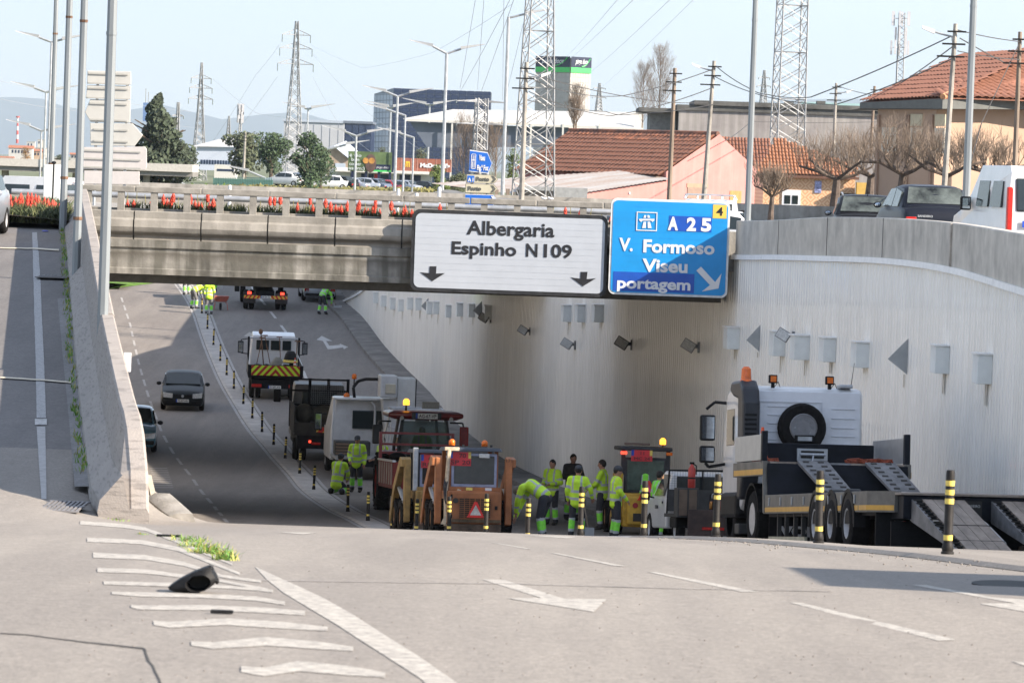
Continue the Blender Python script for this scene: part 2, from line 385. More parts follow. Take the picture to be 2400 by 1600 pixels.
L=[(600,1331),(625,1358),(664,1389),(727,1427),(784,1461),(855,1507),(926,1552),(988,1592),(1030,1640)]
Rr=[(600,1329),(664,1358),(700,1374),(763,1404),(830,1442),(906,1491),(983,1539),(1067,1598),(1140,1650)]
b=MB(); rows=[]
for a,c in zip(L,Rr):
    p=on_fore(*a); q=on_fore(*c); rows.append([(p.x,p.y,p.z+.0034),(q.x,q.y,q.z+.0034)])
b.loft(rows,cap=False,closed=False); struct(b,'edge_line_marking',M_mark,recalc=False)
markpoly('arrow_marking',[(1130,1358),(1182,1359),(1322,1403),(1422,1404),(1392,1434),(1188,1402),(1268,1401)],on_fore,M_mark)
markpoly('arrow_marking',[(2134,1370),(2172,1371),(2330,1400),(2440,1408),(2440,1440),(2300,1416),(2302,1414),(2380,1414)],on_fore,M_mark)
for d in ([(1288,1295),(1310,1297),(1469,1327),(1440,1326)],[(1516,1340),(1540,1341),(1780,1387),(1738,1387)],[(1850,1412),(1880,1413),(2243,1500),(2196,1501)],[(2370,1549),(2400,1551),(2560,1600),(2520,1606)],[(1150,1271),(1162,1272),(1245,1286),(1232,1286)]):
    markpoly('lane_dash',d,on_fore,M_mark)
markpoly('arrow_marking',[(650,1247),(745,1248),(708,1252)],on_fore,M_mark)
markpoly('arrow_marking',[(1225,1254),(1300,1256),(1355,1258),(1328,1261)],on_fore,M_mark)
# thin darker line across the road, then the road cracks
M_crossline=mat('cross_line_tone',(.27,.245,.222),.8,var=.3); M_crack=mat('crack_dark',(.04,.038,.035),.9,var=.3)
band('cross_line',[(600,1359,1.2),(900,1364,.8),(1200,1368,.8),(1560,1378,.8),(1950,1386,.7)],1,on_fore,M_crossline,.0025)
band('road_crack',[(0,1484,1),(60,1487,.8),(200,1505,1.2),(335,1519,1.8),(341,1522,2)],1,on_fore,M_crack,.0025)
cr=[(338,1520),(343,1535),(348,1549),(358,1560),(364,1575),(372,1590),(378,1606)]
b=MB(); rows=[]
for i,(x,y) in enumerate(cr):
    a=on_fore(x-2.2-random.random(),y); c=on_fore(x+2.2+random.random(),y); rows.append([(a.x,a.y,a.z+.0025),(c.x,c.y,c.z+.0025)])
b.loft(rows,cap=False,closed=False); struct(b,'road_crack',M_crack,recalc=False)
# left road markings
zl=lambda X,Y:-hleft(Y)
def on_left(px,py): return hit(px,py,zl,44,105)
def vband(name,pts,w,f,m,lift=.006,wob=.4,n=10):
    b=MB(); rows=[]
    for i in range(len(pts)-1):
        for k in range(n+(i==len(pts)-2)):
            t=k/n; x=pts[i][0]*(1-t)+pts[i+1][0]*t; y=pts[i][1]*(1-t)+pts[i+1][1]*t; ww=pts[i][2]*(1-t)+pts[i+1][2]*t if len(pts[i])>2 else w
            j=random.uniform(-wob,wob); a=f(x-ww/2+j,y); c=f(x+ww/2+j,y)
            if a is None or c is None: continue
            rows.append([(a.x,a.y,a.z+lift),(c.x,c.y,c.z+lift)])
    if len(rows)>1: b.loft(rows,cap=False,closed=False); o=b.build(name,m,recalc=False); o['kind']='structure'; return o
M_rough=mat('ribbed_road_paint',(.42,.42,.42),.8,var=.2,scale=22,stretch=(1,3,1),col2=(.20,.195,.19),pos=(.38,.56))
vband('edge_line_marking',[(81,545,11),(86,640,16),(90,760,18),(94,860,20),(97,980,22)],16,on_left,M_rough,n=14)
vband('edge_line_marking',[(96,1000,20),(100,1100,16),(103,1170,12)],16,on_left,mat('faded_paint',(.40,.39,.38),.8,var=.2,scale=9),n=10)
vband('paint_patch_marking',[(96,983,28),(96,997,28)],28,on_left,M_markold,lift=.012,n=2)
band('cable_strip',[(0,887,1.5),(100,893,1.5),(166,899,1.5)],1.5,on_left,mat('pale_strip',(.62,.55,.42),.7,var=.1),.02)
band('cable_strip',[(0,583,1.0),(75,584,1.5),(138,588,2)],1.5,on_left,MATS['pale_strip'],.02)
# pale repair strip along the drain
vband('gutter_strip',[(150,700,30),(166,850,34),(180,1000,34),(195,1140,40)],30,on_left,asphalt('gutter_asphalt',(.30,.29,.285),(.25,.245,.24),fine=22),lift=.003,n=6)
# underpass road markings
M_dash=mat('lane_paint_underpass',(.46,.45,.43),.7,var=.12)  # one off-white tone for the underpass lane lines
def roadline(name,pts,wm,dash=None,m=M_dash,lift=.006,cont=True):
    P=[on_road(*p) for p in pts]; P=[p for p in P if p]
    Q=[]; 
    for i in range(len(P)-1):
        n=max(2,int((P[i+1]-P[i]).length/1.0))
        for k in range(n): Q.append(P[i].lerp(P[i+1],k/n))
    Q.append(P[-1]); segs=[Q]
    if dash:
        segs=[]; i=0
        while i<len(Q)-2: segs.append(Q[i:i+dash[0]+1]); i+=dash[0]+dash[1]
    for sg in segs:
        if len(sg)<2: continue
        b=MB(); rows=[]
        for q in sg: rows.append([(q.x-wm/2,q.y,zroad(q.y)+lift),(q.x+wm/2,q.y,zroad(q.y)+lift)])
        b.loft(rows,cap=False,closed=False); struct(b,name,m,recalc=False)
roadline('lane_dash',[(562,1243),(500,1183),(450,1118),(404,1058),(378,1010),(350,935),(325,850),(305,760),(282,690)],.10,(3,2),m=mat('faint_lane_paint',(.36,.345,.33),.8,var=.25,scale=5))
roadline('lane_dash',[(735,930),(703,850),(668,775),(640,738),(610,700),(590,672)],.14,(4,4))
roadline('edge_line_marking',[(1010,985),(960,925),(905,855),(860,795),(815,752),(770,712),(725,690)],.13)
markpoly('arrow_marking',[(571,788),(584,778),(606,788),(597,789),(603,800),(592,805),(584,789)],on_road,M_mark)
markpoly('arrow_marking',[(742,796),(754,787),(779,799),(764,799),(772,810),(797,808),(796,805),(816,813),(806,818),(804,814),(776,818),(768,818),(757,799)],on_road,M_dash)
# grid of light through the deck opening, painted on the road as pale bars
for k in range(10):
    band('grid_light_bar',[(352+k*1.2,1097+k*5,1.1),(392+k*1.6,1097+k*5,1.1)],1,on_road,mat('grid_light_tint',(.28,.26,.24),.7,var=.1))
# ---------------- median strip
med=[(2400,1348),(2220,1322),(1918,1286),(1677,1264)]
MED=[(gx(2560,33.5,zfore)),gx(2400,35.2,zfore),gx(2220,37.9,zfore),gx(1918,43.9,zfore),gx(1677,50.0)]
for px,Y in ((1508,57),(1360,63.5),(1236,69.8),(1138,76),(1052,82.5),(975,90),(918,101),(862,110),(815,117.5),(735,131),(702,139),(668,146),(641,152),(614,157.5),(591,163.5),(570,170),(548,177),(531,183.5),(516,190.5),(500,199),(486,208),(473,217),(455,226),(430,236),(405,246)):
    MED.append(gx(px,Y))
XM=interp([(p.y,p.x) for p in MED])
M_med=mat('median_concrete',(.42,.395,.37),.85,var=.2,scale=1.5,bump=.3,bscale=30)
for y0_,y1_,m_ in ((30,56,A_fore),(56,250,M_med)):
    b=MB(); rows=[]
    for Y in frange(y0_,y1_,int((y1_-y0_)*1.2)):
        z=zroad(Y); x=XM(Y); rows.append([(x-.36,Y,z+.005),(x-.28,Y,z+.04),(x+.28,Y,z+.04),(x+.36,Y,z+.005)])
    b.loft(rows,cap=False,closed=False); struct(b,'median_strip',m_)
for sx in (-.45,.47):
    b=MB(); rows=[]
    for Y in frange(57,250,200): x=XM(Y)+sx; rows.append([(x-.06,Y,zroad(Y)+.008),(x+.05,Y,zroad(Y)+.008)])
    b.loft(rows,cap=False,closed=False); struct(b,'edge_line_marking',MATS['faint_lane_paint'],recalc=False)
# kerb walk along the foot of the cladding wall
M_kerb=mat('dirty_kerb',(.17,.16,.15),.9,var=.3,scale=1.2,bump=.4,bscale=20)
b=MB(); rows=[]
for Y in frange(60,236,180):
    z=zroad(Y); x=XW(Y)
    rows.append([(x-1.15,Y,z-.02),(x-1.13,Y,z+.14),(x-1.0,Y,z+.16),(x+.2,Y,z+.17)])
b.loft(rows,cap=False,closed=False); struct(b,'kerb_walk',M_kerb)
# ================================================================ CLADDING WALL (right)
wall=thing('underpass_wall','tall curved underpass wall clad in white ribbed sheets under a concrete parapet','wall')
M_clad=mat('white_cladding',(.86,.845,.80),.4,var=.04,scale=.5,streak=.07,coat=.35)
M_cap=mat('cladding_cap',(.82,.81,.79),.45,var=.08)
M_par=mat('parapet_concrete',(.52,.49,.44),.85,var=.18,scale=1.6,bump=.15,bscale=20,streak=.10)
hpt=interp([(20,.5),(50,.75),(66,.85),(76,.80),(83,.72),(90,.72),(96.5,.80),(102.5,.96),(107,1.05),(113,1.1),(130,1.1),(160,1.1),(184,1.2),(200,3.3),(214,5.6),(232,7.35),(260,7.4)])
hct=interp([(20,1.6),(50,1.75),(66,1.85),(76,1.75),(83,1.585),(90,1.58),(96.5,1.69),(102.5,1.81),(107,1.92),(113,2.0),(130,2.1),(160,2.1),(184,2.2),(200,4.0),(214,6.0),(232,7.45),(260,7.5)])
# arc-length walk
def arc(y0,y1,step):
    out=[]; Y=y0
    while Y<y1:
        out.append(Y); d=.05; s=0
        while s<step: s+=math.hypot(d,XW(Y+d)-XW(Y)); Y+=d
    return out
AY=arc(47,232,1.2)
def panel(ya,yb,idx):
    n=4; b=MB(); rows=[]
    for k in range(n):
        for t,off in ((0,0),(.5,0),(.62,-.022),(.88,-.022),(1.0,0)):
            if t==1.0 and k<n-1: continue
            u=(k+t)/n; Y=ya+(yb-ya)*u
            if u>=1: u=.985; Y=ya+(yb-ya)*u
            rows.append([(XW(Y)+off-.005*(idx%2),Y,zroad(Y)+.12),(XW(Y)+off-.005*(idx%2),Y,-hct(Y)-.02)])
    b.loft(rows,cap=False,closed=False); return b
for i in range(len(AY)-1): panel(AY[i],AY[i+1],i).build('cladding_panel',M_clad,wall,recalc=False)
b=MB(); rows=[]
for Y in frange(47,232,150):
    x=XW(Y); h=hct(Y); rows.append([(x+.1,Y,-h+.01),(x-.09,Y,-h+.01),(x-.10,Y,-h-.11),(x-.02,Y,-h-.12)])
b.loft(rows,cap=False,closed=False); b.build('cap_rail',M_cap,wall)
b=MB(); rows=[]
for Y in frange(47,107.9,60):
    x=XW(Y); rows.append([(x+.22,Y,-hct(Y)-.3),(x-.05,Y,-hct(Y)+.005),(x-.05,Y,-hpt(Y)-.02),(x-.03,Y,-hpt(Y)),(x+.2,Y,-hpt(Y)),(x+.22,Y,-hpt(Y)-.02)])
b.loft(rows); b.build('parapet',M_par,wall)
for px,w in ((2232,.22),(2072,.03),(1942,.03),(1828,.02)):
    # joint strips in the parapet
    Yj=min(frange(60,106,400),key=lambda Y: abs(proj((XW(Y),Y,-hct(Y)))[0]-px))
    b=MB(); x=XW(Yj); b.box(x-.062-.02*(w>.1),x+.1,Yj-w/2,Yj+w/2,-hct(Yj)+.02,-hpt(Yj)-.01); b.build('parapet_joint',mat('joint_filler',(.42,.38,.33) if w>.1 else (.1,.1,.1),.8,var=.2) if w>.1 else mat('joint_dark',(.16,.155,.15),.8),wall)
b=MB(); rows=[]
for Y in frange(150,236,60):
    x=XW(Y); rows.append([(x+.1,Y,zroad(Y)),(x+.1,Y,-hpt(Y)+.0),(x+.4,Y,-hpt(Y)+.1),(x+.4,Y,zroad(Y))])
b.loft(rows); b.build('backing_wall',M_conc,wall)
# embankment behind the low end of the wall
b=MB(); rows=[]
for Y in frange(184,300,24): rows.append([(XW(Y)+.3,Y,min(-hpt(Y)-.0,-1.6)),(XW(Y)+9,Y,-hup(Y)+.01)])
b.loft(rows,cap=False,closed=False); struct(b,'embankment',G_grass)
# acoustic boxes and floodlights on the wall
M_box=mat('wall_box_paint',(.74,.77,.76),.5,var=.08,scale=2)
M_drip=mat('drip_stain',(.46,.42,.34),.8,var=.4,scale=6,stretch=(1,1,.15))
def wall_at(px,py):
    best=None
    for Y in frange(60,235,1400):
        p=at(px,py,Y); d=p.x-XW(Y)
        if d>0: return Vector((XW(Y),Y,p.z)),Y
    return None,None
def wall_box(px,py,wpx,hpx,i,tri=False):
    p,Y=wall_at(px,py)
    if p is None: return
    s=F/Y; hh=hpx/s; ww=wpx/s
    th=math.atan2(XW(Y+1)-XW(Y-1),2)
    o=thing('wall_box',None,'wall box',p,-th)
    ln=.55
    if not tri:
        b=MB(); b.box(-ww,0,-ln/2,ln/2,-hh/2,hh/2); b.build('casing',M_box,o,bev=.01)
        b=MB(); b.box(-ww*1.12,-.0,-ln/2-.03,ln/2+.03,hh/2+.002,hh/2+.03); b.build('cover',M_cap,o)
    else:
        b=MB(); y0,y1=-ln*.8,ln*.8
        b.add([(0,0,hh/2),(0,0,-hh/2),(-ww,-.1,-hh*.08),(0,y1,0),(0,y0,0)],[(0,2,1),(0,3,2),(2,3,1),(0,4,3,1)]); b.build('casing',mat('grey_box_paint',(.38,.40,.41),.5,var=.1),o)
    b=MB(); b.box(-.052,-.045,ln*.1,ln*.1+.06,-hh/2-.12-random.random()*.3,-hh/2-.0); b.build('drip_stain',M_drip,o)
    return o
bxs=[(2322,865,35,68),(2222,843,34,64),(2035,832,34,58),(1954,820,30,55),(1895,815,38,56),(1837,806,30,56),(1731,793,30,50),(1412,735,22,40),(1371,735,20,40),(1338,735,20,38),(1152,733,17,32),(1112,728,15,30),(1085,726,15,30),(1058,730,14,28),(1030,722,15,28),(1015,722,15,28),(987,713,14,28),(968,712,14,27),(946,716,13,27),(927,712,13,27),(906,706,13,25),(887,698,12,24)]
nm=['nearest the right edge','second from the right edge','beside the big triangular one','below the tilted floodlight right of it','under the grey floodlight','left of the first grey floodlight','beneath the blue sign, beside the dark stretch','right one of three in the light gap','middle one of three in the light gap','left one of three in the light gap','beside the black floodlight of the far stretch']
for i,q in enumerate(bxs):
    o=wall_box(*q,i)
    if o:
        lab='pale grey box on the cladding wall, '+(nm[i] if i<len(nm) else ['first','second','third','fourth','fifth','sixth','seventh','eighth','ninth','tenth','eleventh'][i-len(nm)]+' beyond the black floodlight in the far row')
        o['label']=lab; o['group']='boxes on the cladding wall'
for q,l in (((2128,835,50,86),'large grey triangular box on the cladding wall above the lowloader ramps'),((1785,792,36,68),'grey triangular box on the cladding wall above the lorry cab'),((1130,725,22,42),'grey triangular box in the far row left of the black floodlight'),((1005,715,18,36),'farthest grey triangular box on the cladding wall')):
    o=wall_box(*q,0,tri=True)
    if o: o['label']=l; o['group']='boxes on the cladding wall'
M_fl=mat('floodlight_black',(.02,.02,.02),.5,var=.3); M_flg=mat('floodlight_grey',(.22,.22,.22),.5,var=.2)
def flood(px,py,size,m,lab,lit=False):
    p,Y=wall_at(px,py); s=F/Y; a=size/s
    o=thing('floodlight',lab,'floodlight',p,0,group='floodlights on the cladding wall')
    b=MB(); b.T=Matrix.Translation((-a*.55,0,0))@Matrix.Rotation(R_(30),4,'Y')@Matrix.Rotation(R_(-25),4,'Z')
    b.hexa([(-a*.42,-a*.22,-a*.3),(a*.42,-a*.22,-a*.3),(-a*.25,a*.22,-a*.2),(a*.25,a*.22,-a*.2),(-a*.42,-a*.22,a*.3),(a*.42,-a*.22,a*.3),(-a*.25,a*.22,a*.2),(a*.25,a*.22,a*.2)]); b.build('housing',m,o,bev=.01)
    b=MB(); b.T=Matrix.Translation((-a*.55,0,0))@Matrix.Rotation(R_(30),4,'Y')@Matrix.Rotation(R_(-25),4,'Z'); b.box(-a*.36,a*.36,-a*.25,-a*.222,-a*.25,a*.25); b.build('lens',M_amberlit if lit else M_clear,o)
    b=MB(); b.box(-a*.3,0,-.03,.03,-a*.1,a*.1); b.box(-.05,.02,-.1,.1,-a*.35,a*.25); b.build('bracket',m,o)
for q in ((1152,746,30,M_fl,'black floodlight at the far edge of the dark bay on the wall'),(1245,775,30,M_fl,'black floodlight in the middle of the far dark bay'),(1350,807,34,M_flg,'floodlight with an orange glow in the light gap between decks',True),(1483,806,40,M_fl,'black floodlight in the dark bay below the blue sign'),(1640,812,42,M_flg,'dark grey floodlight at the near end of the dark bay'),(1862,787,42,M_flg,'light grey floodlight on the open stretch of wall above the lorry')): flood(*q[:5])
# ================================================================ BRIDGE
YB=108.0
def bp(px,py,Y=YB): return at(px,py,Y)
xl=bp(150,600).x; xr=bp(1698,600).x
zt_slab=bp(700,507).z; z_rail=bp(700,450).z; z_bot=bp(700,652).z
bridge=thing('road_bridge','stained concrete road bridge over the underpass with flower bed along its edge','bridge')
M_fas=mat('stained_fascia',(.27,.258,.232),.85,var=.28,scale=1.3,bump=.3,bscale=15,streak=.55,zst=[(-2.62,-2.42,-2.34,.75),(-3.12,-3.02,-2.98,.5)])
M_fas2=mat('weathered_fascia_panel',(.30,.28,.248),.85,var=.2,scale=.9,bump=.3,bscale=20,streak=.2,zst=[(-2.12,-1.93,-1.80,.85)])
# deck and girders
def deck(y0,y1,zb,nm,x0,x1,zt=None):
    b=MB(); b.prism([(x0,y0),(x1,y0)]+[(XW(y)+.35,y) for y in frange(y0+.4,y1,10)]+[(x0,y1)],zb,zt or zt_slab-.02,'z'); return b
deck(YB+.25,YB+18,z_bot+.55,'d',xl-3,xr+.3).build('deck',M_conc,bridge)
z_g=bp(700,675,YB+1).z
b=MB()
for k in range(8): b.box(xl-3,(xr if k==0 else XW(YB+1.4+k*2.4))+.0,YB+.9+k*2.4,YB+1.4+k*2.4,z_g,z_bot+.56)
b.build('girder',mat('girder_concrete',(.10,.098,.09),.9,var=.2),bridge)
# fascia profile: extruded panels 6.2 m long each joint visible in the photo
zz=lambda py: bp(700,py).z
prof=[(0.02,zz(507)),(0.0,zz(509)),(0,zz(524)),(-.10,zz(529)),(-.13,zz(545)),(-.08,zz(556)),(.02,zz(565)),(.04,zz(572)),(.0,zz(574)),(.0,zz(592)),(.05,zz(596)),(.05,zz(640)),(.02,zz(642)),(.02,zz(655)),(.3,zz(655)),(.3,zz(507))]
jx=[xl]+[bp(px,550).x for px in (313,471,627,785,942,1098,1255,1412,1570)]+[xr]
for i in range(len(jx)-1):
    b=MB(); b.prism([(YB+p[0]-.0,p[1]) for p in prof[:9]]+[(YB+.3,prof[8][1]),(YB+.3,prof[0][1])],jx[i]+.018,jx[i+1]-.018,'x'); b.build('fascia_panel',M_fas2,bridge)
b=MB(); b.prism([(YB+p[0],p[1]-.004) for p in prof[8:15]]+[(YB+.3,prof[8][1]-.004)],xl,xr,'x'); b.build('edge_beam',M_fas,bridge)
b=MB(); b.box(xl,xr,YB+.08,YB+.22,zz(565),zz(510)); b.build('joint_filler',mat('joint_dark',(.16,.155,.15),.8),bridge)
# balustrade rail pieces and posts
M_rail=mat('rail_concrete',(.25,.235,.21),.85,var=.25,scale=2,bump=.3,bscale=25)
rx=[xl+.3]+[bp(px,470).x for px in (316,472,630,787,945,1102,1258,1415,1572)]
for i in range(len(rx)-1):
    b=MB(); b.box(rx[i]+.012,rx[i+1]-.012,YB+.02,YB+.24,z_rail-.15,z_rail); b.build('handrail',M_rail,bridge,bev=.02)
x=bp(205,480).x; pst=(bp(505,480).x-bp(350,480).x)/2
k=0
while x<bp(1420,480).x:
    b=MB(); b.box(x-.085,x+.085,YB+.05,YB+.21,zt_slab,z_rail-.15); b.build('baluster',M_rail,bridge); x+=pst
b=MB(); b.box(xl+.3,xr,YB+.28,YB+.40,zt_slab,zt_slab+.06); b.build('kerb',M_rail,bridge)
# steel pipe rail behind
pr=thing('pipe_guard_rail','grey round steel pipe rail on posts behind the bridge balustrade','guard rail')
b=MB(); zp=bp(700,472,YB+1.1).z; b.cyl((xl-1.5,YB+1.1,zp),(xr,YB+1.1,zp),.075,n=10); b.build('pipe',M_steel,pr,smooth=True,auto=True)
for x in frange(xl+1,xr-.5,7):
    b=MB(); b.box(x-.05,x+.05,YB+1.05,YB+1.15,zt_slab-.1,zp-.07); b.build('post',M_steel,pr)
# far deck of the roundabout
fb=thing('far_bridge','second concrete deck of the roundabout in shade beyond the first','bridge')
b=MB(); b.box(xl-8,xr+8,139,155,-3.6,-2.5); b.box(xl-8,xr+8,139,139.3,-3.6,-1.35); b.build('deck',M_conc,fb)
b=MB(); b.box(xl-8,xr+8,139.3,155,-2.5,-1.5); b.build('fill',M_conc,fb)
b=MB(); b.box(xl-8,xr+8,155,155.3,-3.6,-.9); b.build('parapet',M_conc,fb)
# soil in the planter on the near deck
M_soil=mat('planter_soil',(.06,.045,.03),.95,var=.4,scale=8,bump=.6,bscale=20)
b=MB(); b.box(xl,xr,YB+.42,YB+.98,zt_slab-.08,zt_slab+.0); struct(b,'planter_soil',M_soil)
# white sign panels on the bridge
def signplane(corners_px,Y):
    return [bp(px,py,Y) for px,py in corners_px]
def rrect(x0,x1,z0,z1,r,n=5):
    P=[]
    for cx,cz,a0 in ((x1-r,z1-r,0),(x0+r,z1-r,90),(x0+r,z0+r,180),(x1-r,z0+r,270)):
        for k in range(n+1): a=R_(a0+90*k/n); P.append((cx+r*math.cos(a),cz+r*math.sin(a)))
    return P
M_sw=mat('sign_white_sheeting',(.385,.415,.46),.35,var=.04,scale=2); M_sb=mat('sign_blue_sheeting',(.008,.25,.60),.35,var=.08,scale=1.5); M_sdb=mat('sign_dark_blue',(.008,.07,.38),.35,var=.08)
M_sy=mat('sign_yellow',(.72,.46,.08),.4,var=.06)
YS=YB-.45
a=bp(975,498,YS); c=bp(1412,688,YS); x0=bp(972,585,YS).x; x1=bp(1416,600,YS).x; z1=bp(1200,506,YS).z; z0=bp(1200,681,YS).z
sg=thing('overhead_sign','white overhead sign reading Albergaria Espinho N109 fixed to the bridge','road sign')
b=MB(); b.prism(rrect(x0+.01,x1-.01,z0+.01,z1-.01,.15),YS-.0085,YS-.001,'y'); b.build('backing',M_sw,sg)
b=MB(); b.prism(rrect(x0-.09,x1+.07,z0-.09,z1+.09,.2),YS+.0,YS+.14,'y'); b.build('frame',mat('sign_frame_black',(.02,.02,.022),.5,var=.5,scale=6),sg)
nb=12
for k in range(nb):
    zb_=z0+(z1-z0)*k/nb; zt_=z0+(z1-z0)*(k+1)/nb-.006
    b=MB()
    if k in (0,nb-1):
        P=[p for p in rrect(x0,x1,z0,z1-.006,.15)]
        P=[(px_,min(max(pz_,zb_),zt_)) for px_,pz_ in P]
        Q=[]
        for p in P:
            if not Q or (abs(p[0]-Q[-1][0])+abs(p[1]-Q[-1][1]))>1e-4: Q.append(p)
        b.prism(Q,YS-.012,YS-.002,'y')
    else: b.box(x0,x1,YS-.012,YS-.002,zb_,zt_)
    b.build('sign_plank',M_sw,sg)
def sp(px,py,Y=YS): return bp(px,py,Y)
def stext(body,pxc,pyb,hpx,wpx,m,par,Y,off=.012,name='lettering'):
    s=F/Y; p=bp(pxc,pyb,Y); cap=hpx/s; return text(body,name,m,par,(p.x,Y,p.z),cap/.73,wpx/s,off=off)
stext('Albergaria',1197,552,33,206,M_ink,sg,YS-.02,.012); stext('Espinho',1133,597,30,152,M_ink,sg,YS-.02,.012); stext('N',1246,601,31,27,M_ink,sg,YS-.02,.012); stext('109',1303,603,31,66,M_ink,sg,YS-.02,.012)
def parrow(par,pts,m,Y,nm='arrow'):
    P=[bp(px,py,Y) for px,py in pts]; b=MB(); b.prism([(p.x,p.z) for p in P],Y-.003,Y+.003,'y'); return b.build(nm,m,par)
parrow(sg,[(1007,624),(1023,624),(1022,641),(1043,640),(1013,659),(985,638),(1006,640)],M_ink,YS-.02)
parrow(sg,[(1361,637),(1377,637),(1375,654),(1397,652),(1366,671),(1338,650),(1360,653)],M_ink,YS-.02)
YT=YB-.55
x0=bp(1429,580,YT).x; x1=bp(1708,590,YT).x; z1=bp(1570,468,YT).z; z0=bp(1570,694,YT).z
sg=thing('overhead_sign','blue motorway sign reading A25 V. Formoso Viseu portagem with yellow exit four','road sign')
b=MB(); b.prism(rrect(x0+.06,x1-.06,z0+.06,z1-.06,.12),YT-.0085,YT-.001,'y'); b.build('backing',M_sb,sg)
b=MB(); b.prism(rrect(x0,x1,z0,z1,.16),YT,YT+.1,'y'); b.build('frame',mat('sign_frame_white',(.62,.63,.63),.4,var=.15),sg)
nb=15; e=.055
for k in range(nb):
    zb_=z0+e+(z1-z0-2*e)*k/nb; zt_=z0+e+(z1-z0-2*e)*(k+1)/nb-.006
    b=MB()
    if k in (0,nb-1):
        P=[(px_,min(max(pz_,zb_),zt_)) for px_,pz_ in rrect(x0+e,x1-e,z0+e,z1-e-.006,.12)]; Q=[]
        for p in P:
            if not Q or (abs(p[0]-Q[-1][0])+abs(p[1]-Q[-1][1]))>1e-4: Q.append(p)
        b.prism(Q,YT-.012,YT-.002,'y')
    else: b.box(x0+e,x1-e,YT-.012,YT-.002,zb_,zt_)
    b.build('sign_plank',M_sb,sg)
def pbox(par,nm,x0p,x1p,y0p,y1p,m,Y):
    p=bp((x0p+x1p)/2,(y0p+y1p)/2,Y); s=F/Y; w=(x1p-x0p)/s/2; h=(y1p-y0p)/s/2
    b=MB(); b.box(p.x-w,p.x+w,Y-.003,Y+.003,p.z-h,p.z+h); return b.build(nm,m,par)
pbox(sg,'blue_patch',1568,1668,507,543,M_sdb,YT-.016); pbox(sg,'blue_patch',1437,1627,639,684,M_sdb,YT-.016); pbox(sg,'exit_patch',1671,1703,480,512,M_sy,YT-.016)
stext('A',1577,538,30,24,M_whiteink,sg,YT-.024,.02); stext('2',1620,540,30,22,M_whiteink,sg,YT-.024,.02); stext('5',1655,541,30,24,M_whiteink,sg,YT-.024,.02)
stext('4',1687,505,20,15,M_ink,sg,YT-.024,.006)
stext('V.',1468,587,30,32,M_whiteink,sg,YT-.024,.014); stext('Formoso',1590,593,30,167,M_whiteink,sg,YT-.024,.014); stext('Viseu',1560,637,30,106,M_whiteink,sg,YT-.024,.014); stext('portagem',1532,677,26,172,M_whiteink,sg,YT-.024,.012)
parrow(sg,[(1643,625),(1632,634),(1664,668),(1645,683),(1684,676),(1691,641),(1676,661)],M_whiteink,YT-.024)
# motorway pictogram
def moto(par,cx,cy,w,h,Y,m=M_whiteink):
    f=lambda u,v:(cx+u*w,cy+v*h)
    P=[bp(*f(u,v),Y) for u,v in ((-.5,-.5),(.5,.5))]
    xa,xb=P[0].x,P[1].x; za,zb=P[1].z,P[0].z; t=(xb-xa)*.045
    for (a0,a1,b0,b1) in ((xa,xb,zb-t,zb),(xa,xb,za,za+t),(xa,xa+t,za+t,zb-t),(xb-t,xb,za+t,zb-t)):
        b=MB(); b.box(a0,a1,Y-.003,Y+.003,b0,b1); b.build('pictogram_edge',m,par)
    for poly in ([(-.12,-.32),(-.03,-.32),(-.04,-.18),(-.17,-.18)],[(.03,-.32),(.12,-.32),(.17,-.18),(.04,-.18)],[(-.38,-.13),(.38,-.13),(.38,-.06),(.28,.03),(.22,-.04),(-.22,-.04),(-.28,.03),(-.38,-.06)],[(-.16,.02),(-.04,.02),(-.05,.34),(-.24,.34)],[(.04,.02),(.16,.02),(.24,.34),(.05,.34)]):
        parrow(par,[f(u,v) for u,v in poly],m,Y,'pictogram_piece')
moto(sg,1516,519,47,46,YT-.024)
# brackets
b=MB(); 
for px in (1000,1200,1390,1470,1660): p=bp(px,560,YS); b.box(p.x-.05,p.x+.05,YS+.14,YB+.1,zz(640),zz(530))
b.build('sign_bracket',M_black,bridge)
# ================================================================ LEFT BARRIER
bar=thing('concrete_barrier','grey sloped concrete barrier wall between the left road and the underpass','barrier')
M_bar=mat('barrier_concrete',(.33,.295,.265),.85,var=.22,scale=2.2,diag=.30,col2=(.26,.235,.215),stretch=(1,.35,1.6),bump=.25,bscale=40,contrast=.45)
M_barface=mat('speckled_concrete',(.42,.39,.35),.8,var=.3,scale=22,bump=.7,bscale=45)
def bsec(Y,h,base=0,xo=0,tw=.15,bw=.42):
    x=bar_x(Y)+xo; z=-hleft(Y)-.05
    return [(x-bw,Y,z),(x-bw+.02,Y,z+.12),(x-.18,Y,z+.38),(x-.10,Y,z+h+.03),(x-.08,Y,z+h+.05),(x-.08+tw,Y,z+h+.05),(x+.1,Y,z+h),(x+.12,Y,z-2.2)]
b=MB(); b.loft([bsec(Y,.90) for Y in frange(60.0,97,26)]+[bsec(98.2,.90),bsec(99.2,.6),bsec(99.8,.2)]); b.build('barrier_block',M_bar,bar)
rows=[bsec(42.7,.0,xo=.05),bsec(43.1,.38,xo=.04),bsec(44.2,.74,xo=.02),bsec(45.0,.88)]+[bsec(Y,.88) for Y in frange(46.0,59.97,14)]
b=MB(); b.loft(rows); b.build('barrier_block',M_bar,bar)
b=MB(); b.box(bar_x(60)-.02,bar_x(60)+.3,59.5,60.2,-3.4,-2.25); 
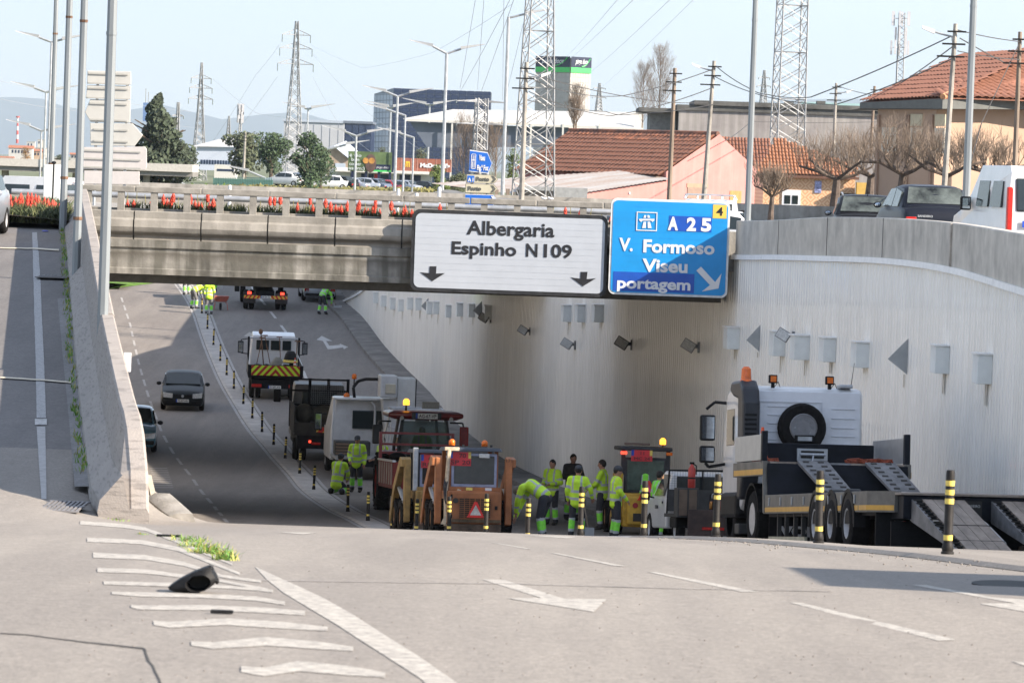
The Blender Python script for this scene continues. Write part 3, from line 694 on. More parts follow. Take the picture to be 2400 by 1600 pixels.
# drain grates
for (px,py,wd,hd,lab) in ((150,1192,84,28,'near cast iron drain grate at the end of the left slip road'),(128,651,66,6,'far drain grate across the shoulder of the left slip road')):
    p=hit(px,py,zfore if py>1150 else zl,40,104); s=F/p.y; g=thing('drain_grate',lab,'drain grate',p+Vector((0,0,.004)))
    W=wd/s; q=hit(px,py-hd/2,zl,44,104); Ln=1.2 if py>1150 else 1.4
    b=MB(); b.box(-W/2,W/2,-Ln/2,Ln/2,0,.012); b.build('pit',M_crack,g)
    b=MB(); 
    for k in range(9): x=-W/2+W*k/8; b.box(x-.011,x+.011,-Ln/2,Ln/2,.013,.03)
    for y in (-Ln/2,0,Ln/2): b.box(-W/2-.03,W/2+.03,y-.03,y+.03,.0135,.0305)
    b.build('bars',mat('iron_grate',(.22,.21,.21),.6,metal=.3,var=.2),g)
# kerb stone, plank and board at the gore
p=hit(400,1235,zfore,30,50) or gx(400,48,zfore)
b=MB(); rows=[]
for t in frange(0,1,9):
    px=372+t*54; q=gx(px,48.4-t*1.1,zfore); h=.15*(1-.5*t*t); rows.append([(q.x-.14,q.y,q.z-.1),(q.x-.14,q.y,q.z+h*.6),(q.x-.05,q.y,q.z+h),(q.x+.12,q.y,q.z+h),(q.x+.18,q.y,q.z-.1)])
b.loft(rows); tag(b.build('kerb_stone',M_conc,smooth=True,auto=True),'rounded concrete kerb stone at the tip of the gore beside the barrier','kerb')
P0=at(343,1112,50.5); P1=at(362,1200,47.8)
pl=thing('wooden_board','pale wooden plank leaning along the end of the barrier','plank',(0,0,0))
b=MB(); d=Vector((.06,0,0)); b.hexa([P0-Vector((0,0,.32)),P0-Vector((0,0,.32))+d,P1-Vector((0,0,.25)),P1-Vector((0,0,.25))+d,P0,P0+d,P1,P1+d]); b.build('board',mat('pale_plank',(.5,.44,.34),.7,var=.15),pl)
b=MB(); q=P1+Vector((.03,.02,0)); b.box(q.x-.05,q.x+.04,q.y,q.y+.06,q.z-.6,q.z-.02); b.build('stake',MATS['pale_plank'],pl)
q=at(297,850,57.5)
b=MB(); b.box(q.x-.04,q.x+.06,57.4,57.5,q.z-.12,q.z+.14); tag(b.build('marker_plate',M_whiteink,bev=.01),'small white plate standing just behind the left barrier','plate')
# ================================================================ STREET LAMPS
def octa_post(name,base,top,r0,r1,label,group,arms=None,lean=0,cat='street lamp',joint=True,n=8,head=1.0,m=None,rust=False):
    o=thing(name,label,cat,base,group=group); H=top
    m=m or M_steel
    b=MB(); b.cyl((0,0,0),(lean,0,H),r0,r1,n,ph=PI/8); b.build('pole',m,o)
    if joint:
        b=MB(); b.cyl((lean*.5,0,H*.5),(lean*.5,0,H*.5+.05),(r0+r1)/2+.008,(r0+r1)/2+.008,n,ph=PI/8)
        if rust: b.cyl((lean*.12,0,H*.12),(lean*.12,0,H*.12+.06),r0+.006,r0+.006,n,ph=PI/8)
        b.build('collar',M_rust if rust else m,o)
    for sx,ln,rise in (arms or ()):
        b=MB(); e=Vector((lean+sx*ln,0,H+rise)); b.tube([(lean,0,H-.05),e],.04*head,6); b.build('arm',m,o)
        b=MB(); d=Vector((sx*math.cos(.25),0,math.sin(.25)))
        b.T=Matrix.Translation(e)@Matrix.Rotation(-.22*sx if sx>0 else .22,4,'Y')
        s=1 if sx>0 else -1
        b.hexa([(0,-.12*head,-.03),(s*.85*head,-.10*head,-.01),(0,.12*head,-.03),(s*.85*head,.10*head,-.01),(0,-.12*head,.09*head),(s*.85*head,-.06*head,.04),(0,.12*head,.09*head),(s*.85*head,.06*head,.04)])
        b.build('lamp_head',mat('lamp_head_grey',(.35,.36,.37),.5,var=.1),o)
    return o
M_post=mat('galvanised_post',(.24,.262,.275),.45,metal=.35,var=.14,scale=2,stretch=(1,1,.15))
for Y,px,py,r0,r1,H,lab,ru in ((60,241,740,.082,.062,9.6,'tallest near galvanised lamp post behind the left barrier',False),(79,181,552,.082,.06,9.6,'second galvanised lamp post along the left barrier',True),(97,148,500,.09,.062,9.6,'third lamp post of the barrier row with rust around its joint',True),(125,118,460,.085,.06,10,'fourth lamp post of the row, behind the red flowers',True)):
    p=at(px,py,Y); zb=-hleft(Y)+.0 if Y<100 else -1.5
    dx=Vector((0,0,1)); base=Vector((p.x,Y,zb)); 
    octa_post('street_lamp',(p.x,Y,zb),H-zb*0+.0,r0,r1,lab,'street lamps of the left row',[(-1,1.2,.4),(1,1.2,.4)],rust=ru,m=M_post)
def lamp_px(px,pytop,pyb,Y,w,arms,lab,grp,pybx=None,**k):
    t=at(px,pytop,Y); bz=at(px,pyb,Y); H=t.z-bz.z
    return octa_post('street_lamp',(t.x,Y,bz.z),H,w/2/(F/Y),w*.38/(F/Y),lab,grp,arms,joint=False,head=max(1,Y/150),**k)
s_=lambda d,Y:d*Y/F
def arms2(dl,dr,rl,rr,Y): return [(-1,s_(dl,Y),s_(rl,Y)),(1,s_(dr,Y),s_(rr,Y))]
for a in ((121,97,470,230,7,arms2(30,25,8,5,230),'twin arm street lamp of the left row, first whose head is in view'),(108,215,470,330,6,arms2(28,24,8,5,330),'twin arm street lamp of the left row, second head from the top'),(97,306,470,420,5,arms2(28,24,10,5,420),'twin arm street lamp of the left row, lowest head'),
 (1047,124,475,240,10,arms2(33,33,14,10,240),'tallest twin arm street lamp in front of the glass office block'),(932,225,465,330,8,arms2(28,28,9,8,330),'twin arm street lamp before the left edge of the glass block'),(835,318,462,420,7,arms2(26,26,8,8,420),'twin arm street lamp before the dark low block'),(765,350,458,520,5,arms2(45,45,12,12,520),'twin arm street lamp by the pine trees'),
 (950,270,465,350,6,[(-1,s_(45,350),s_(12,350))],'single arm street lamp just right of the glass block corner'),(970,322,465,430,5,[(-1,s_(32,430),s_(8,430))],'single arm lamp beside the fast food sign'),(1192,40,470,200,10,[(1,s_(38,200),s_(8,200))],'tall lamp with one arm to the right beside the big lattice pylon'),
 (622,417,452,480,4,[(-1,s_(40,480),s_(14,480))],'low single arm lamp over the hedge'),(435,433,447,470,4,[(-1,s_(35,470),s_(14,470))],'single arm lamp peeking over the bridge rail, left of the dark tree'),(367,415,447,470,4,[(-1,s_(34,470),s_(10,470))],'leftmost single arm lamp head beside the white boards'),(395,420,447,520,4,[(-1,s_(30,520),s_(10,520))],'middle single arm lamp head beside the white boards'),(1007,245,465,600,6,arms2(9,9,0,0,600),'short masted floodlight in front of the glass block'),(722,255,420,700,5,arms2(8,8,1,1,700),'thin mast lamp beside the tall pylon'),(916,252,400,600,5,arms2(6,6,1,1,600),'slim lamp mast at the corner of the glass block')):
    px,pt,pb,Y,w,ar,lab=a; lamp_px(px,pt,pb,Y,w,ar,lab,'twin arm street lamps' if len(ar)>1 else 'single arm street lamps')
for px,py,Y,w0,lab in ((1752,512,110,.16,'tall galvanised lamp post at the near end of the right parapet'),(2262,522,96,.17,'tall galvanised lamp post behind the parapet near the white van')):
    p=at(px,py,Y); octa_post('street_lamp',(p.x,Y,-hup(Y)),11,w0/2+.01,w0/2-.02,lab,'tall street lamps on the right side',[(-1,1.5,.4)],m=M_post)
# concrete / wooden utility poles
M_pole=mat('concrete_pole',(.30,.28,.25),.85,var=.25,scale=2,bump=.3,bscale=10); M_wpole=mat('wooden_pole',(.22,.17,.13),.85,var=.3,scale=1.5,stretch=(6,6,.4))
def upole(px,pt,pb,Y,w,m,lab,arm=None,lean=0):
    t=at(px,pt,Y); q=at(pb[0],pb[1],Y); o=thing('utility_pole',lab,'utility pole',(q.x,Y,q.z),group='utility poles')
    b=MB(); H=t.z-q.z; r=s_(w,Y)/2; b.cyl((0,0,0),(t.x-q.x,0,H),r*1.15,r*.85,8); b.build('pole',m,o)
    b=MB()
    for k in range(3): zc=H-.25-.35*k; b.box((t.x-q.x)*zc/H-.25*(k+1)/2-.1,(t.x-q.x)*zc/H+.3,-r-.06,-r-.02,zc,zc+.05)
    b.build('insulator_rack',M_black,o)
    if arm:
        dx,dz,hs=arm; dx=s_(dx,Y); dz=s_(dz,Y); tt=t.x-q.x; z0=H-.5
        b=MB(); sgn=1 if dx>0 else -1; b.tube([(tt,0,z0-.4),(tt+.25*dx*.4,0,z0+dz*.6),(tt+dx*.5,0,z0+dz*.95),(tt+dx*.75,0,z0+dz+.05)],.03,6); b.build('lamp_arm',M_steel,o)
        b=MB(); b.hexa([(tt+dx*.72,-.12,z0+dz-.02),(tt+dx*1.15,-.09,z0+dz+.12),(tt+dx*.72,.12,z0+dz-.02),(tt+dx*1.15,.09,z0+dz+.12),(tt+dx*.72,-.1,z0+dz+.1),(tt+dx*1.15,-.06,z0+dz+.2),(tt+dx*.72,.1,z0+dz+.1),(tt+dx*1.15,.06,z0+dz+.2)]); b.build('lamp_head',mat('lamp_head_pale',(.6,.6,.58),.4,var=.05),o)
    return o
upole(1234,146,(1222,470),150,11,M_pole,'concrete utility pole in front of the large lattice pylon',(50,0,1))
upole(1582,160,(1568,470),175,10,M_wpole,'bare wooden pole standing in front of the pink house')
upole(1674,143,(1649,470),165,10,M_pole,'leaning concrete pole with a lamp before the pink gable',(-45,12,1))
upole(2240,56,(2213,440),120,12,M_pole,'concrete pole with curved lamp arm before the peach house',(-68,18,1))
upole(2391,75,(2378,400),125,11,M_wpole,'wooden pole at the right edge with a transformer drum')
upole(1960,195,(1953,370),230,7,M_pole,'thin concrete pole with small lamp before the grey building',(34,0,1))
upole(2050,202,(2040,365),240,7,M_wpole,'thin wooden pole left of the peach house')
upole(575,310,(570,420),480,6,M_pole,'concrete pole standing between the two left trees')
# ================================================================ LATTICE PYLONS
M_lat=mat('lattice_steel',(.34,.345,.35),.6,metal=.3,var=.2,scale=2)
def pylon(pxb,pyb,pt,Y,wb,wt,nb,lab,arms=(),th=.05,ang=.3,taper=None,name='lattice_pylon',cat='pylon'):
    q=at(pxb,pyb,Y); t=at(pt[0],pt[1],Y); H=t.z-q.z; o=thing(name,lab,cat,(q.x,Y,q.z),ang,group='lattice pylons')
    wb=s_(wb,Y)/2; wt=s_(wt,Y)/2
    def wd(u):
        if taper: return wb+(taper[1]*wb-wb)*u/taper[0] if u<taper[0] else taper[1]*wb+(wt-taper[1]*wb)*(u-taper[0])/(1-taper[0])
        return wb+(wt-wb)*u
    b=MB(); cs=[(-1,-1),(1,-1),(1,1),(-1,1)]
    lv=[k/nb for k in range(nb+1)]
    for c in cs: 
        b.cur=0
        for k in range(nb): u,v=lv[k],lv[k+1]; b.cyl((c[0]*wd(u),c[1]*wd(u),u*H),(c[0]*wd(v),c[1]*wd(v),v*H),th,th,4,cap=False)
    b.build('leg',M_lat,o)
    b=MB()
    for k in range(nb):
        u,v=lv[k],lv[k+1]
        for i in range(4):
            c=cs[i]; d=cs[(i+1)%4]
            b.cyl((c[0]*wd(u),c[1]*wd(u),u*H),(d[0]*wd(v),d[1]*wd(v),v*H),th*.6,th*.6,3,cap=False)
            b.cyl((d[0]*wd(u),d[1]*wd(u),u*H),(c[0]*wd(v),c[1]*wd(v),v*H),th*.6,th*.6,3,cap=False)
            if k%3==0: b.cyl((c[0]*wd(u),c[1]*wd(u),u*H),(d[0]*wd(u),d[1]*wd(u),u*H),th*.6,th*.6,3,cap=False)
    b.build('bracing',M_lat,o)
    for (hu,half) in arms:
        z=H*hu; hw=s_(half,Y); b=MB(); w_=wd(hu)
        for sx in (-1,1):
            b.cyl((sx*w_,-w_,z),(sx*hw,0,z),th*.7,th*.7,3); b.cyl((sx*w_,w_,z),(sx*hw,0,z),th*.7,th*.7,3); b.cyl((0,0,z+H*.035),(sx*hw,0,z),th*.7,th*.7,3)
            b.cyl((sx*hw*.5,0,z),(sx*hw*.5,0,z+H*.018),th*.6,th*.6,3)
        b.build('cross_arm',M_lat,o)
        b=MB()
        for sx in (-1,1): b.cyl((sx*hw,0,z),(sx*hw,0,z-H*.045),th*.8,th*.8,4)
        b.build('insulator',mat('insulator_glass',(.2,.24,.24),.3,var=.2),o)
    return o
pylon(683,450,(695,50),600,46,6,18,'tall pylon with three pairs of arms left of the glass block',((.92,34),(.84,39),(.75,43)),th=.08,taper=(.72,.32))
pylon(464,430,(474,147),700,34,3,16,'pylon with three short arm pairs behind the left trees',((.87,24),(.79,27),(.70,29)),th=.09,taper=(.6,.35))
pylon(1249,470,(1262,-60),195,82,50,12,'large lattice pylon rising out of the frame in front of the supermarket tower',th=.04,ang=.25)
pylon(1845,342,(1850,-60),280,66,58,11,'large lattice pylon behind the tiled roofs',th=.055,ang=.2)
pylon(1403,262,(1404,195),1200,14,3,9,'small distant pylon right of the supermarket tower',((.82,15),(.5,17)),th=.14)
pylon(1788,262,(1790,165),1150,16,3,9,'small distant pylon left of the second large pylon',((.82,14),(.62,17)),th=.14)
pylon(1125,352,(1122,230),260,26,24,6,'twin mast lattice support carrying the crossing cables',((.93,62),(.5,60)),th=.05)
pylon(413,400,(418,240),500,9,4,10,'concrete coloured slim lattice mast behind the dark tree',((.8,14),(.55,12)),th=.08)
pylon(535,330,(537,272),1500,10,2,7,'tiny faraway pylon above the white warehouse',th=.16)
def mast(px,pb,pt,Y,w,lab):
    q=at(px,pb,Y); t=at(px,pt,Y); H=t.z-q.z; o=thing('telecom_mast',lab,'telecom mast',(q.x,Y,q.z),group='telecom masts'); r=s_(w,Y)/2
    b=MB()
    for i in range(3):
        a=i*2*PI/3; b.cyl((r*math.cos(a),r*math.sin(a),0),(r*.8*math.cos(a),r*.8*math.sin(a),H),.06,.05,4)
    for k in range(14):
        for i in range(3):
            a=i*2*PI/3; c=(i+1)*2*PI/3; z0=H*k/14; z1=H*(k+1)/14; b.cyl((r*.9*math.cos(a),r*.9*math.sin(a),z0),(r*.9*math.cos(c),r*.9*math.sin(c),z1),.035,.035,3)
    b.build('tower',M_lat,o)
    for z,n,rr in ((.93,6,1.9),(.58,5,1.9),(.74,3,1.3)):
        for i in range(n):
            a=i*2*PI/n+.3; x,y=r*rr*math.cos(a),r*rr*math.sin(a); b=MB(); b.box(x-.09,x+.09,y-.07,y+.07,H*z-.7,H*z+.7); b.cyl((0,0,H*z),(x,y,H*z),.04,.04,4); b.build('antenna',mat('antenna_grey',(.5,.5,.52),.5,var=.1),o)
mast(2105,225,30,420,22,'telecom mast with clusters of antennas above the right rooftops'); mast(562,308,252,560,7,'small telecom mast above the trees on the left')
# ================================================================ CABLES
M_cable=mat('cable_black',(.05,.05,.052),.6,var=.1); M_wire=mat('wire_grey',(.30,.31,.33),.5,var=.1)
def cable(pts,Y0,Y1,r,lab,m=None,sag=0,n=14):
    P=[]; k=len(pts)-1
    A=[at(px,py,Y0+(Y1-Y0)*i/k) for i,(px,py) in enumerate(pts)]
    for i in range(k):
        for j in range(n):
            t=j/n; p=A[i].lerp(A[i+1],t); p.z-=sag*4*t*(1-t)*F**-1*(Y0+Y1)/2; P.append(p)
    P.append(A[-1]); b=MB(); b.tube(P,min(r,r),4); o=b.build('cable',m or M_cable); tag(o,lab,'cable','overhead cables')
C=[([(1236,178),(1330,215),(1460,225),(1678,160)],150,165,'cable from the concrete pole sagging to the pink house pole, upper',5),
([(1240,215),(1430,272),(1672,205)],150,165,'cable sagging across the poplars to the leaning pole, lower',8),
([(1236,235),(1420,262),(1480,268),(1672,245)],150,165,'third cable behind the wooden pole',4),
([(1678,155),(1752,205),(1800,222),(1900,228),(2230,85)],165,120,'dark cable from the leaning pole to the lamp pole by the peach house, upper',4),
([(1672,178),(1800,228),(1960,245),(2232,138)],165,120,'dark cable from the leaning pole, lower of the pair',5),
([(1960,200),(2060,225),(2232,110)],230,120,'cable joining the thin pole to the lamp pole',4),
([(1232,170),(1500,232),(1660,240)],150,165,'slack cable passing in front of the poplar crowns',5),
([(2242,70),(2391,98)],120,125,'upper cable between the two right poles',3),([(2245,120),(2391,140)],120,125,'lower cable between the two right poles',3),
([(2390,100),(2300,290),(2270,400)],125,122,'stay wire slanting down before the peach house',0),
([(1700,330),(1760,285),(2080,285)],212,240,'cable low in front of the grey building',3),([(2250,90),(2360,150)],120,135,'short cable slanting to the tiled roof',1)]
for pts,a,c,l,sg_ in C: cable(pts,a,c,.018,l,sag=sg_)
Wr=[([(1078,208),(1114,0)],260,160),([(1080,212),(1195,0)],260,150),([(1119,210),(1134,0)],260,150),([(1128,214),(1204,0)],260,140),([(1178,235),(1181,0)],260,160),([(1183,235),(1225,60),(1263,-20)],260,150),([(1326,135),(1447,0)],600,200),([(1340,135),(1484,0)],600,200),([(1384,170),(1570,0)],600,200),([(1412,203),(1625,0)],1200,250),([(728,105),(850,160),(1010,125),(1200,10)],600,240),([(731,125),(860,262),(1000,360)],600,500),([(733,180),(800,300),(930,400)],600,500),([(655,105),(600,175),(500,330)],600,700),([(650,180),(560,300),(480,360)],600,700),([(500,186),(600,265),(690,275)],700,600),([(0,190),(180,222),(450,262)],400,600),([(0,232),(200,262),(460,300)],400,600)]
WL=['steepest thin wire rising above the right part of the glass block','thin wire fanning right from the glass block to the big pylon','near vertical wire above the glass block','wire rising from the lattice support towards the big pylon','near vertical wire just left of the big pylon','wire crossing behind the top of the big pylon','left wire of the pair above the supermarket tower','second wire above the supermarket tower','third wire, leaving the right side of the supermarket tower','lowest rising wire, starting at the small distant pylon','long sagging wire from the tall pylon to the right','wire falling from the tall pylon top arm to the lamp row','wire falling from the tall pylon lowest arm to the right','wire falling left from the tall pylon top arm','wire falling left from the tall pylon lowest arm','wire between the two left pylons','upper wire crossing behind the left lamp posts','lower wire crossing behind the left lamp posts']
for i,(pts,a,c) in enumerate(Wr): cable(pts,a,c,.010 if min(a,c)<300 else .016,WL[i],m=M_wire,sag=3)
# ================================================================ TREES
def leaf_cloud(mb,c,r,n,size,flat=.0,rnd=random):
    for _ in range(n):
        while True:
            p=Vector((rnd.uniform(-1,1),rnd.uniform(-1,1),rnd.uniform(-1,1)))
            if .25<p.length<1: break
        if rnd.random()<.75: p=p.normalized()*rnd.uniform(.75,1.05)
        q=Vector(c)+Vector((p.x*r[0],p.y*r[1],p.z*r[2]))
        a=Vector((rnd.gauss(0,1),rnd.gauss(0,1),rnd.gauss(0,1))).normalized(); bb=a.orthogonal().normalized()*size*rnd.uniform(.5,1.1); a=a*size*rnd.uniform(.5,1.1)
        mb.cur=rnd.randrange(3); mb.add([q-a,q+bb,q+a,q-bb],[(0,1,2,3)])
def folm(name,c): return [mat(name+str(i),tuple(x*k for x in c),.8,var=.3,scale=.8) for i,k in enumerate((.7,1.0,1.35))]
F_con=folm('conifer_foliage',(.045,.062,.035)); F_pine=folm('pine_foliage',(.04,.07,.03)); F_bush=folm('bush_foliage',(.10,.14,.03)); F_olv=folm('olive_foliage',(.07,.085,.045))
M_bark=mat('bark',(.10,.075,.055),.9,var=.35,scale=5,bump=.4,bscale=15)
def tree(px,pb,pt,Y,wpx,fol,lab,shape='round',n=2600,name='leafy_tree'):
    q=at(px,pb,Y); t=at(px,pt,Y); H=t.z-q.z; W=s_(wpx,Y)*.62; o=thing(name,lab,'tree',q,group='trees behind the bridge')
    b=MB(); b.cyl((0,0,-.5),(0,0,H*.8),W*.09,W*.03,7)
    rnd=random.Random(int(px*7+pb)); 
    for k in range(9):
        a=rnd.uniform(0,6.28); z=H*rnd.uniform(.25,.7); b.cyl((0,0,z),(math.cos(a)*W*.7,math.sin(a)*W*.7,z+H*.15),W*.035,W*.012,5)
    b.build('trunk',M_bark,o)
    b=MB()
    if shape=='cone':
        for k in range(26):
            u=k/25; ww=W*(1-u)**.75*rnd.uniform(.7,1.05)+W*.08; a=rnd.uniform(0,6.28); off=ww*.45
            leaf_cloud(b,(math.cos(a)*off,math.sin(a)*off,H*(.05+.91*u)),(ww*.7,ww*.7,H*.085),n//26,W*.075,rnd=rnd)
    else:
        for k in range(24):
            a=rnd.uniform(0,6.28); rr=rnd.uniform(.1,.72)*W; z=rnd.uniform(.14,.88)*H; k2=math.sqrt(max(.15,1-((z/H-.55)/.5)**2))
            sz=rnd.uniform(.24,.42)*W; leaf_cloud(b,(math.cos(a)*rr*k2,math.sin(a)*rr*k2,z),(sz,sz,sz*.8),n//24,W*.06,rnd=rnd)
        leaf_cloud(b,(0,0,H*.85),(W*.3,W*.3,H*.13),n//12,W*.06,rnd=rnd)
    b.build('crown',fol,o,recalc=False); return o
tree(366,425,228,430,150,F_con,'tall dark conifer right of the white sign boards',shape='cone',n=5200)
tree(415,432,325,430,95,F_con,'smaller dark bushy tree at the foot of the tall conifer',n=2600)
tree(572,412,308,520,102,F_olv,'round dull green tree left of the tall pylon')
tree(635,412,308,500,92,F_pine,'dark green tree directly behind the tall pylon',n=2600)
tree(722,448,305,420,95,F_pine,'pine tree with ragged crown right of the tall pylon',n=3000)
tree(752,430,340,430,60,F_pine,'lower pine leaning against the ragged one')
tree(1026,462,382,250,58,F_bush,'bright green young tree before the fast food building',n=2000)
tree(1075,458,405,262,50,F_olv,'dull shrub left of the blue direction sign')
tree(1200,440,345,230,40,F_bush,'green citrus bush left of the pink house')
tree(895,365,345,650,26,F_olv,'small tree peeking over the billboard',n=600); tree(985,378,350,640,40,F_olv,'small tree above the fast food sign',n=800)
tree(140,388,362,600,34,F_con,'dark clump of foliage above the far viaduct at left',n=700); tree(60,378,345,620,30,folm('rust_foliage',(.22,.12,.04)),'orange brown tree beside the far chimney',n=700)
def branch(mb,p,d,L,r,depth,rnd,up=.2,spread=.55,n=3):
    e=p+d*L; mb.cyl(p,e,r,r*.68,4 if depth<3 else 3,cap=False)
    if depth==0: return
    for k in range(n):
        v=Vector((rnd.gauss(0,1),rnd.gauss(0,1),rnd.gauss(0,1)))*spread; dd=(d+v+Vector((0,0,up))).normalized()
        branch(mb,p.lerp(e,rnd.uniform(.55,1)),dd,L*rnd.uniform(.6,.85),r*.62,depth-1,rnd,up,spread,n)
M_bare=mat('bare_twigs',(.22,.17,.13),.9,var=.3,scale=2); M_bark2=mat('dark_bark',(.10,.075,.06),.9,var=.4,scale=4)
def poplar(px,pb,pt,Y,wpx,lab,n=70):
    q=at(px,pb,Y); t=at(px,pt,Y); H=t.z-q.z; W=s_(wpx,Y)/2; rnd=random.Random(int(px)); o=thing('bare_poplar',lab,'tree',q,group='leafless poplars')
    b=MB(); b.cyl((0,0,0),(0,0,H*.96),W*.07,W*.012,5); b.build('trunk',M_bare,o)
    b=MB()
    for k in range(n):
        z=H*rnd.uniform(.05,.85); a=rnd.uniform(0,6.28); k2=math.sin(min(1,(1-z/H)*1.5)*PI/2); d=Vector((math.cos(a)*.55,math.sin(a)*.55,1)).normalized()
        branch(b,Vector((0,0,z)),d,H*.13*k2+.4,W*.013,3,rnd,up=.4,spread=.33,n=3)
    b.build('crown',M_bare,o,recalc=False)
poplar(1543,300,108,420,62,'tall leafless poplar behind the grey building corner'); poplar(1505,300,150,430,50,'shorter leafless poplar just left of the tall one'); poplar(1350,305,205,450,64,'leafless poplar below the supermarket tower',60); poplar(1345,305,240,400,90,'low leafless thicket tree before the white canopy',50)
for px,pt,w,l in ((1085,275,70,'bare twiggy tree behind the blue direction sign'),(1120,300,80,'bare twiggy tree right behind the lattice support'),(1160,290,70,'bare twiggy tree left of the large pylon')): poplar(px,440,pt,330,w,l,46)
def pruned(px,pb,Y,hpx,wpx,lab,seed,name='pruned_tree'):
    q=at(px,pb,Y); H=s_(hpx,Y); W=s_(wpx,Y)/2; rnd=random.Random(seed); o=thing(name,lab,'tree',q,group='pruned plane trees')
    b=MB(); b.cyl((0,0,-.4),(W*.05,0,H*.42),W*.10+.05,W*.07+.03,8); b.build('trunk',M_bark2,o)
    b=MB(); tips=[]
    for k in range(6):
        a=k*1.05+rnd.uniform(-.2,.2); p=Vector((W*.05,0,H*.4)); m_=Vector((math.cos(a)*W*.5,math.sin(a)*W*.5,H*rnd.uniform(.48,.6))); e=Vector((math.cos(a)*W*.9,math.sin(a)*W*.9,H*rnd.uniform(.55,.78)))
        b.tube([p,m_,e],W*.035+.02,6,W*.018+.012); tips+=[m_,e,(m_+e)/2,(p+m_)/2]
    b.build('limb',M_bark2,o)
    b=MB()
    for p in tips:
        for k in range(5):
            d=Vector((rnd.gauss(0,.4),rnd.gauss(0,.4),1)).normalized(); branch(b,p,d,H*rnd.uniform(.16,.36),.013,2,rnd,up=.6,spread=.45,n=3)
    b.build('crown',M_bare,o,recalc=False)
pruned(1806,500,150,95,90,'dark gnarled pruned tree against the pink wall',3); pruned(1955,475,170,135,190,'pruned tree with pale shoots in front of the tiled house',4); pruned(2110,470,136,150,210,'pruned plane tree with reddish shoots before the peach house',5); pruned(2215,468,134,140,200,'pruned plane tree right of the concrete lamp pole',6); pruned(2035,470,185,140,190,'pruned tree between the two black cars',8); pruned(2320,455,136,120,180,'pruned tree behind the white van near the right edge',9)
# ================================================================ BUILDINGS
def bld(name,label,cat,px,py,Y,rz=0,group=None):
    q=at(px,py,Y); return thing(name,label,cat,q,rz,group=group)
M_pink=mat('pink_render',(.47,.22,.20),.85,var=.08,scale=.8,streak=.1); M_tile=mat('clay_tile',(.30,.115,.06),.85,var=.5,scale=1.6,col2=(.09,.05,.04),contrast=.35); M_tile2=mat('clay_tile_new',(.26,.115,.075),.8,var=.25,scale=1.5)
def tile_mesh(w,l,m,name='roof_tile'):
    # barrel tile running down slope along -v (local y), width along x
    b=MB(); rows=[]
    for y,dz in ((0,0.0),(l*1.08,.035)):
        rows.append([(w*(k/6-.5),y,.055*math.sin(PI*k/6)**.8-.0+.045-dz) for k in range(7)])
    b.loft(rows,cap=False,closed=False); rows=[]
    for y,dz in ((0,0),(0,.03)): rows.append([(w*(k/6-.5),0,.055*math.sin(PI*k/6)**.8+.045-dz) for k in range(7)])
    b.loft(rows,cap=False,closed=False)
    me=bpy.data.meshes.new(name); me.from_pydata(b.v,[],b.f); me.materials.append(m); return me
def tiled(parent,A,Bp,Cp,nu,nv,m,roofname='roof',Dp=None,clip=None):
    """tiles on the slope: A eave left, B eave right, C ridge left (parent space)"""
    A=Vector(A);U=Vector(Bp)-A;V=Vector(Cp)-A; w=U.length/nu; l=V.length/nv; me=tile_mesh(w,l,m); x=U.normalized(); y=(V-x*V.dot(x)).normalized(); z=x.cross(y)
    if z.z<0: z=-z
    cnt=0; rest=MB(); rnd=random.Random(5)
    for j in range(nv):
        for i in range(nu):
            u=(i+.5)/nu; v=j/nv
            if clip and not clip(u,v): continue
            p=A+U*u+V*v+z*rnd.uniform(0,.012)+x*rnd.uniform(-.01,.01)
            Mx=Matrix((x,y,z)).transposed().to_4x4(); Mx.translation=p
            if cnt<300:
                o=bpy.data.objects.new('roof_tile',me); COL.objects.link(o); o.parent=parent; o.matrix_local=Mx; cnt+=1
            else:
                rest.T=Mx; rest.add([v_.co for v_ in me.vertices],[tuple(f.vertices) for f in me.polygons])
    if rest.v: 
        rest.T=None; o=rest.build('roof_tiles',m,parent,recalc=False); o['kind']='stuff'
# --- pink house
Yh=212; n0=at(1562,402,Yh); an=R_(38)
ph=thing('pink_house','low pink house with old clay tile roof and rusty lean-to','house',(n0.x,n0.y,n0.z),an)
gw=s_(236,Yh)/math.cos(an); gh=s_(92,Yh); L_=s_(345,Yh)/math.sin(an); zg=-5.0
# local x runs along the gable wall to the right, local y runs away to the back left
b=MB(); b.add([(0,0,zg),(gw,0,zg),(gw,0,0),(gw*.53,0,gh),(0,0,0)],[(0,1,2,3,4)]); b.add([(0,0,zg),(0,L_,zg),(0,L_,0),(0,0,0)],[(0,1,2,3)]); b.add([(gw,0,zg),(gw,L_,zg),(gw,L_,0),(gw,0,0)],[(0,1,2,3)]); b.add([(0,L_,zg),(gw,L_,zg),(gw,L_,0),(gw*.53,L_,gh),(0,L_,0)],[(0,1,2,3,4)]); b.build('wall',M_pink,ph)
b=MB(); e=.12; b.add([(-.35,e,-.22),(-.35,L_+.2,-.22),(gw*.53,L_+.2,gh-.02),(gw*.53,e,gh-.02)],[(0,1,2,3)]); b.add([(gw+.3,e,-.22),(gw+.3,L_+.2,-.22),(gw*.53,L_+.2,gh-.02),(gw*.53,e,gh-.02)],[(0,1,2,3)]); b.build('roof',M_tile,ph)
tiled(ph,(-.38,L_+.1,-.22),(-.38,.12,-.22),(gw*.53,L_+.1,gh),36,10,M_tile)
b=MB(); b.tube([(gw*.53,.1,gh+.02),(gw*.53,L_+.1,gh+.02)],.13,8); b.build('ridge',M_tile,ph)
def wallq(par,nm,m,x0,x1,z0,z1,y=-.03,d=.06):
    b=MB(); b.box(x0,x1,y,y+d,z0,z1); return b.build(nm,m,par)
sg_=s_(1,Yh)/math.cos(an)
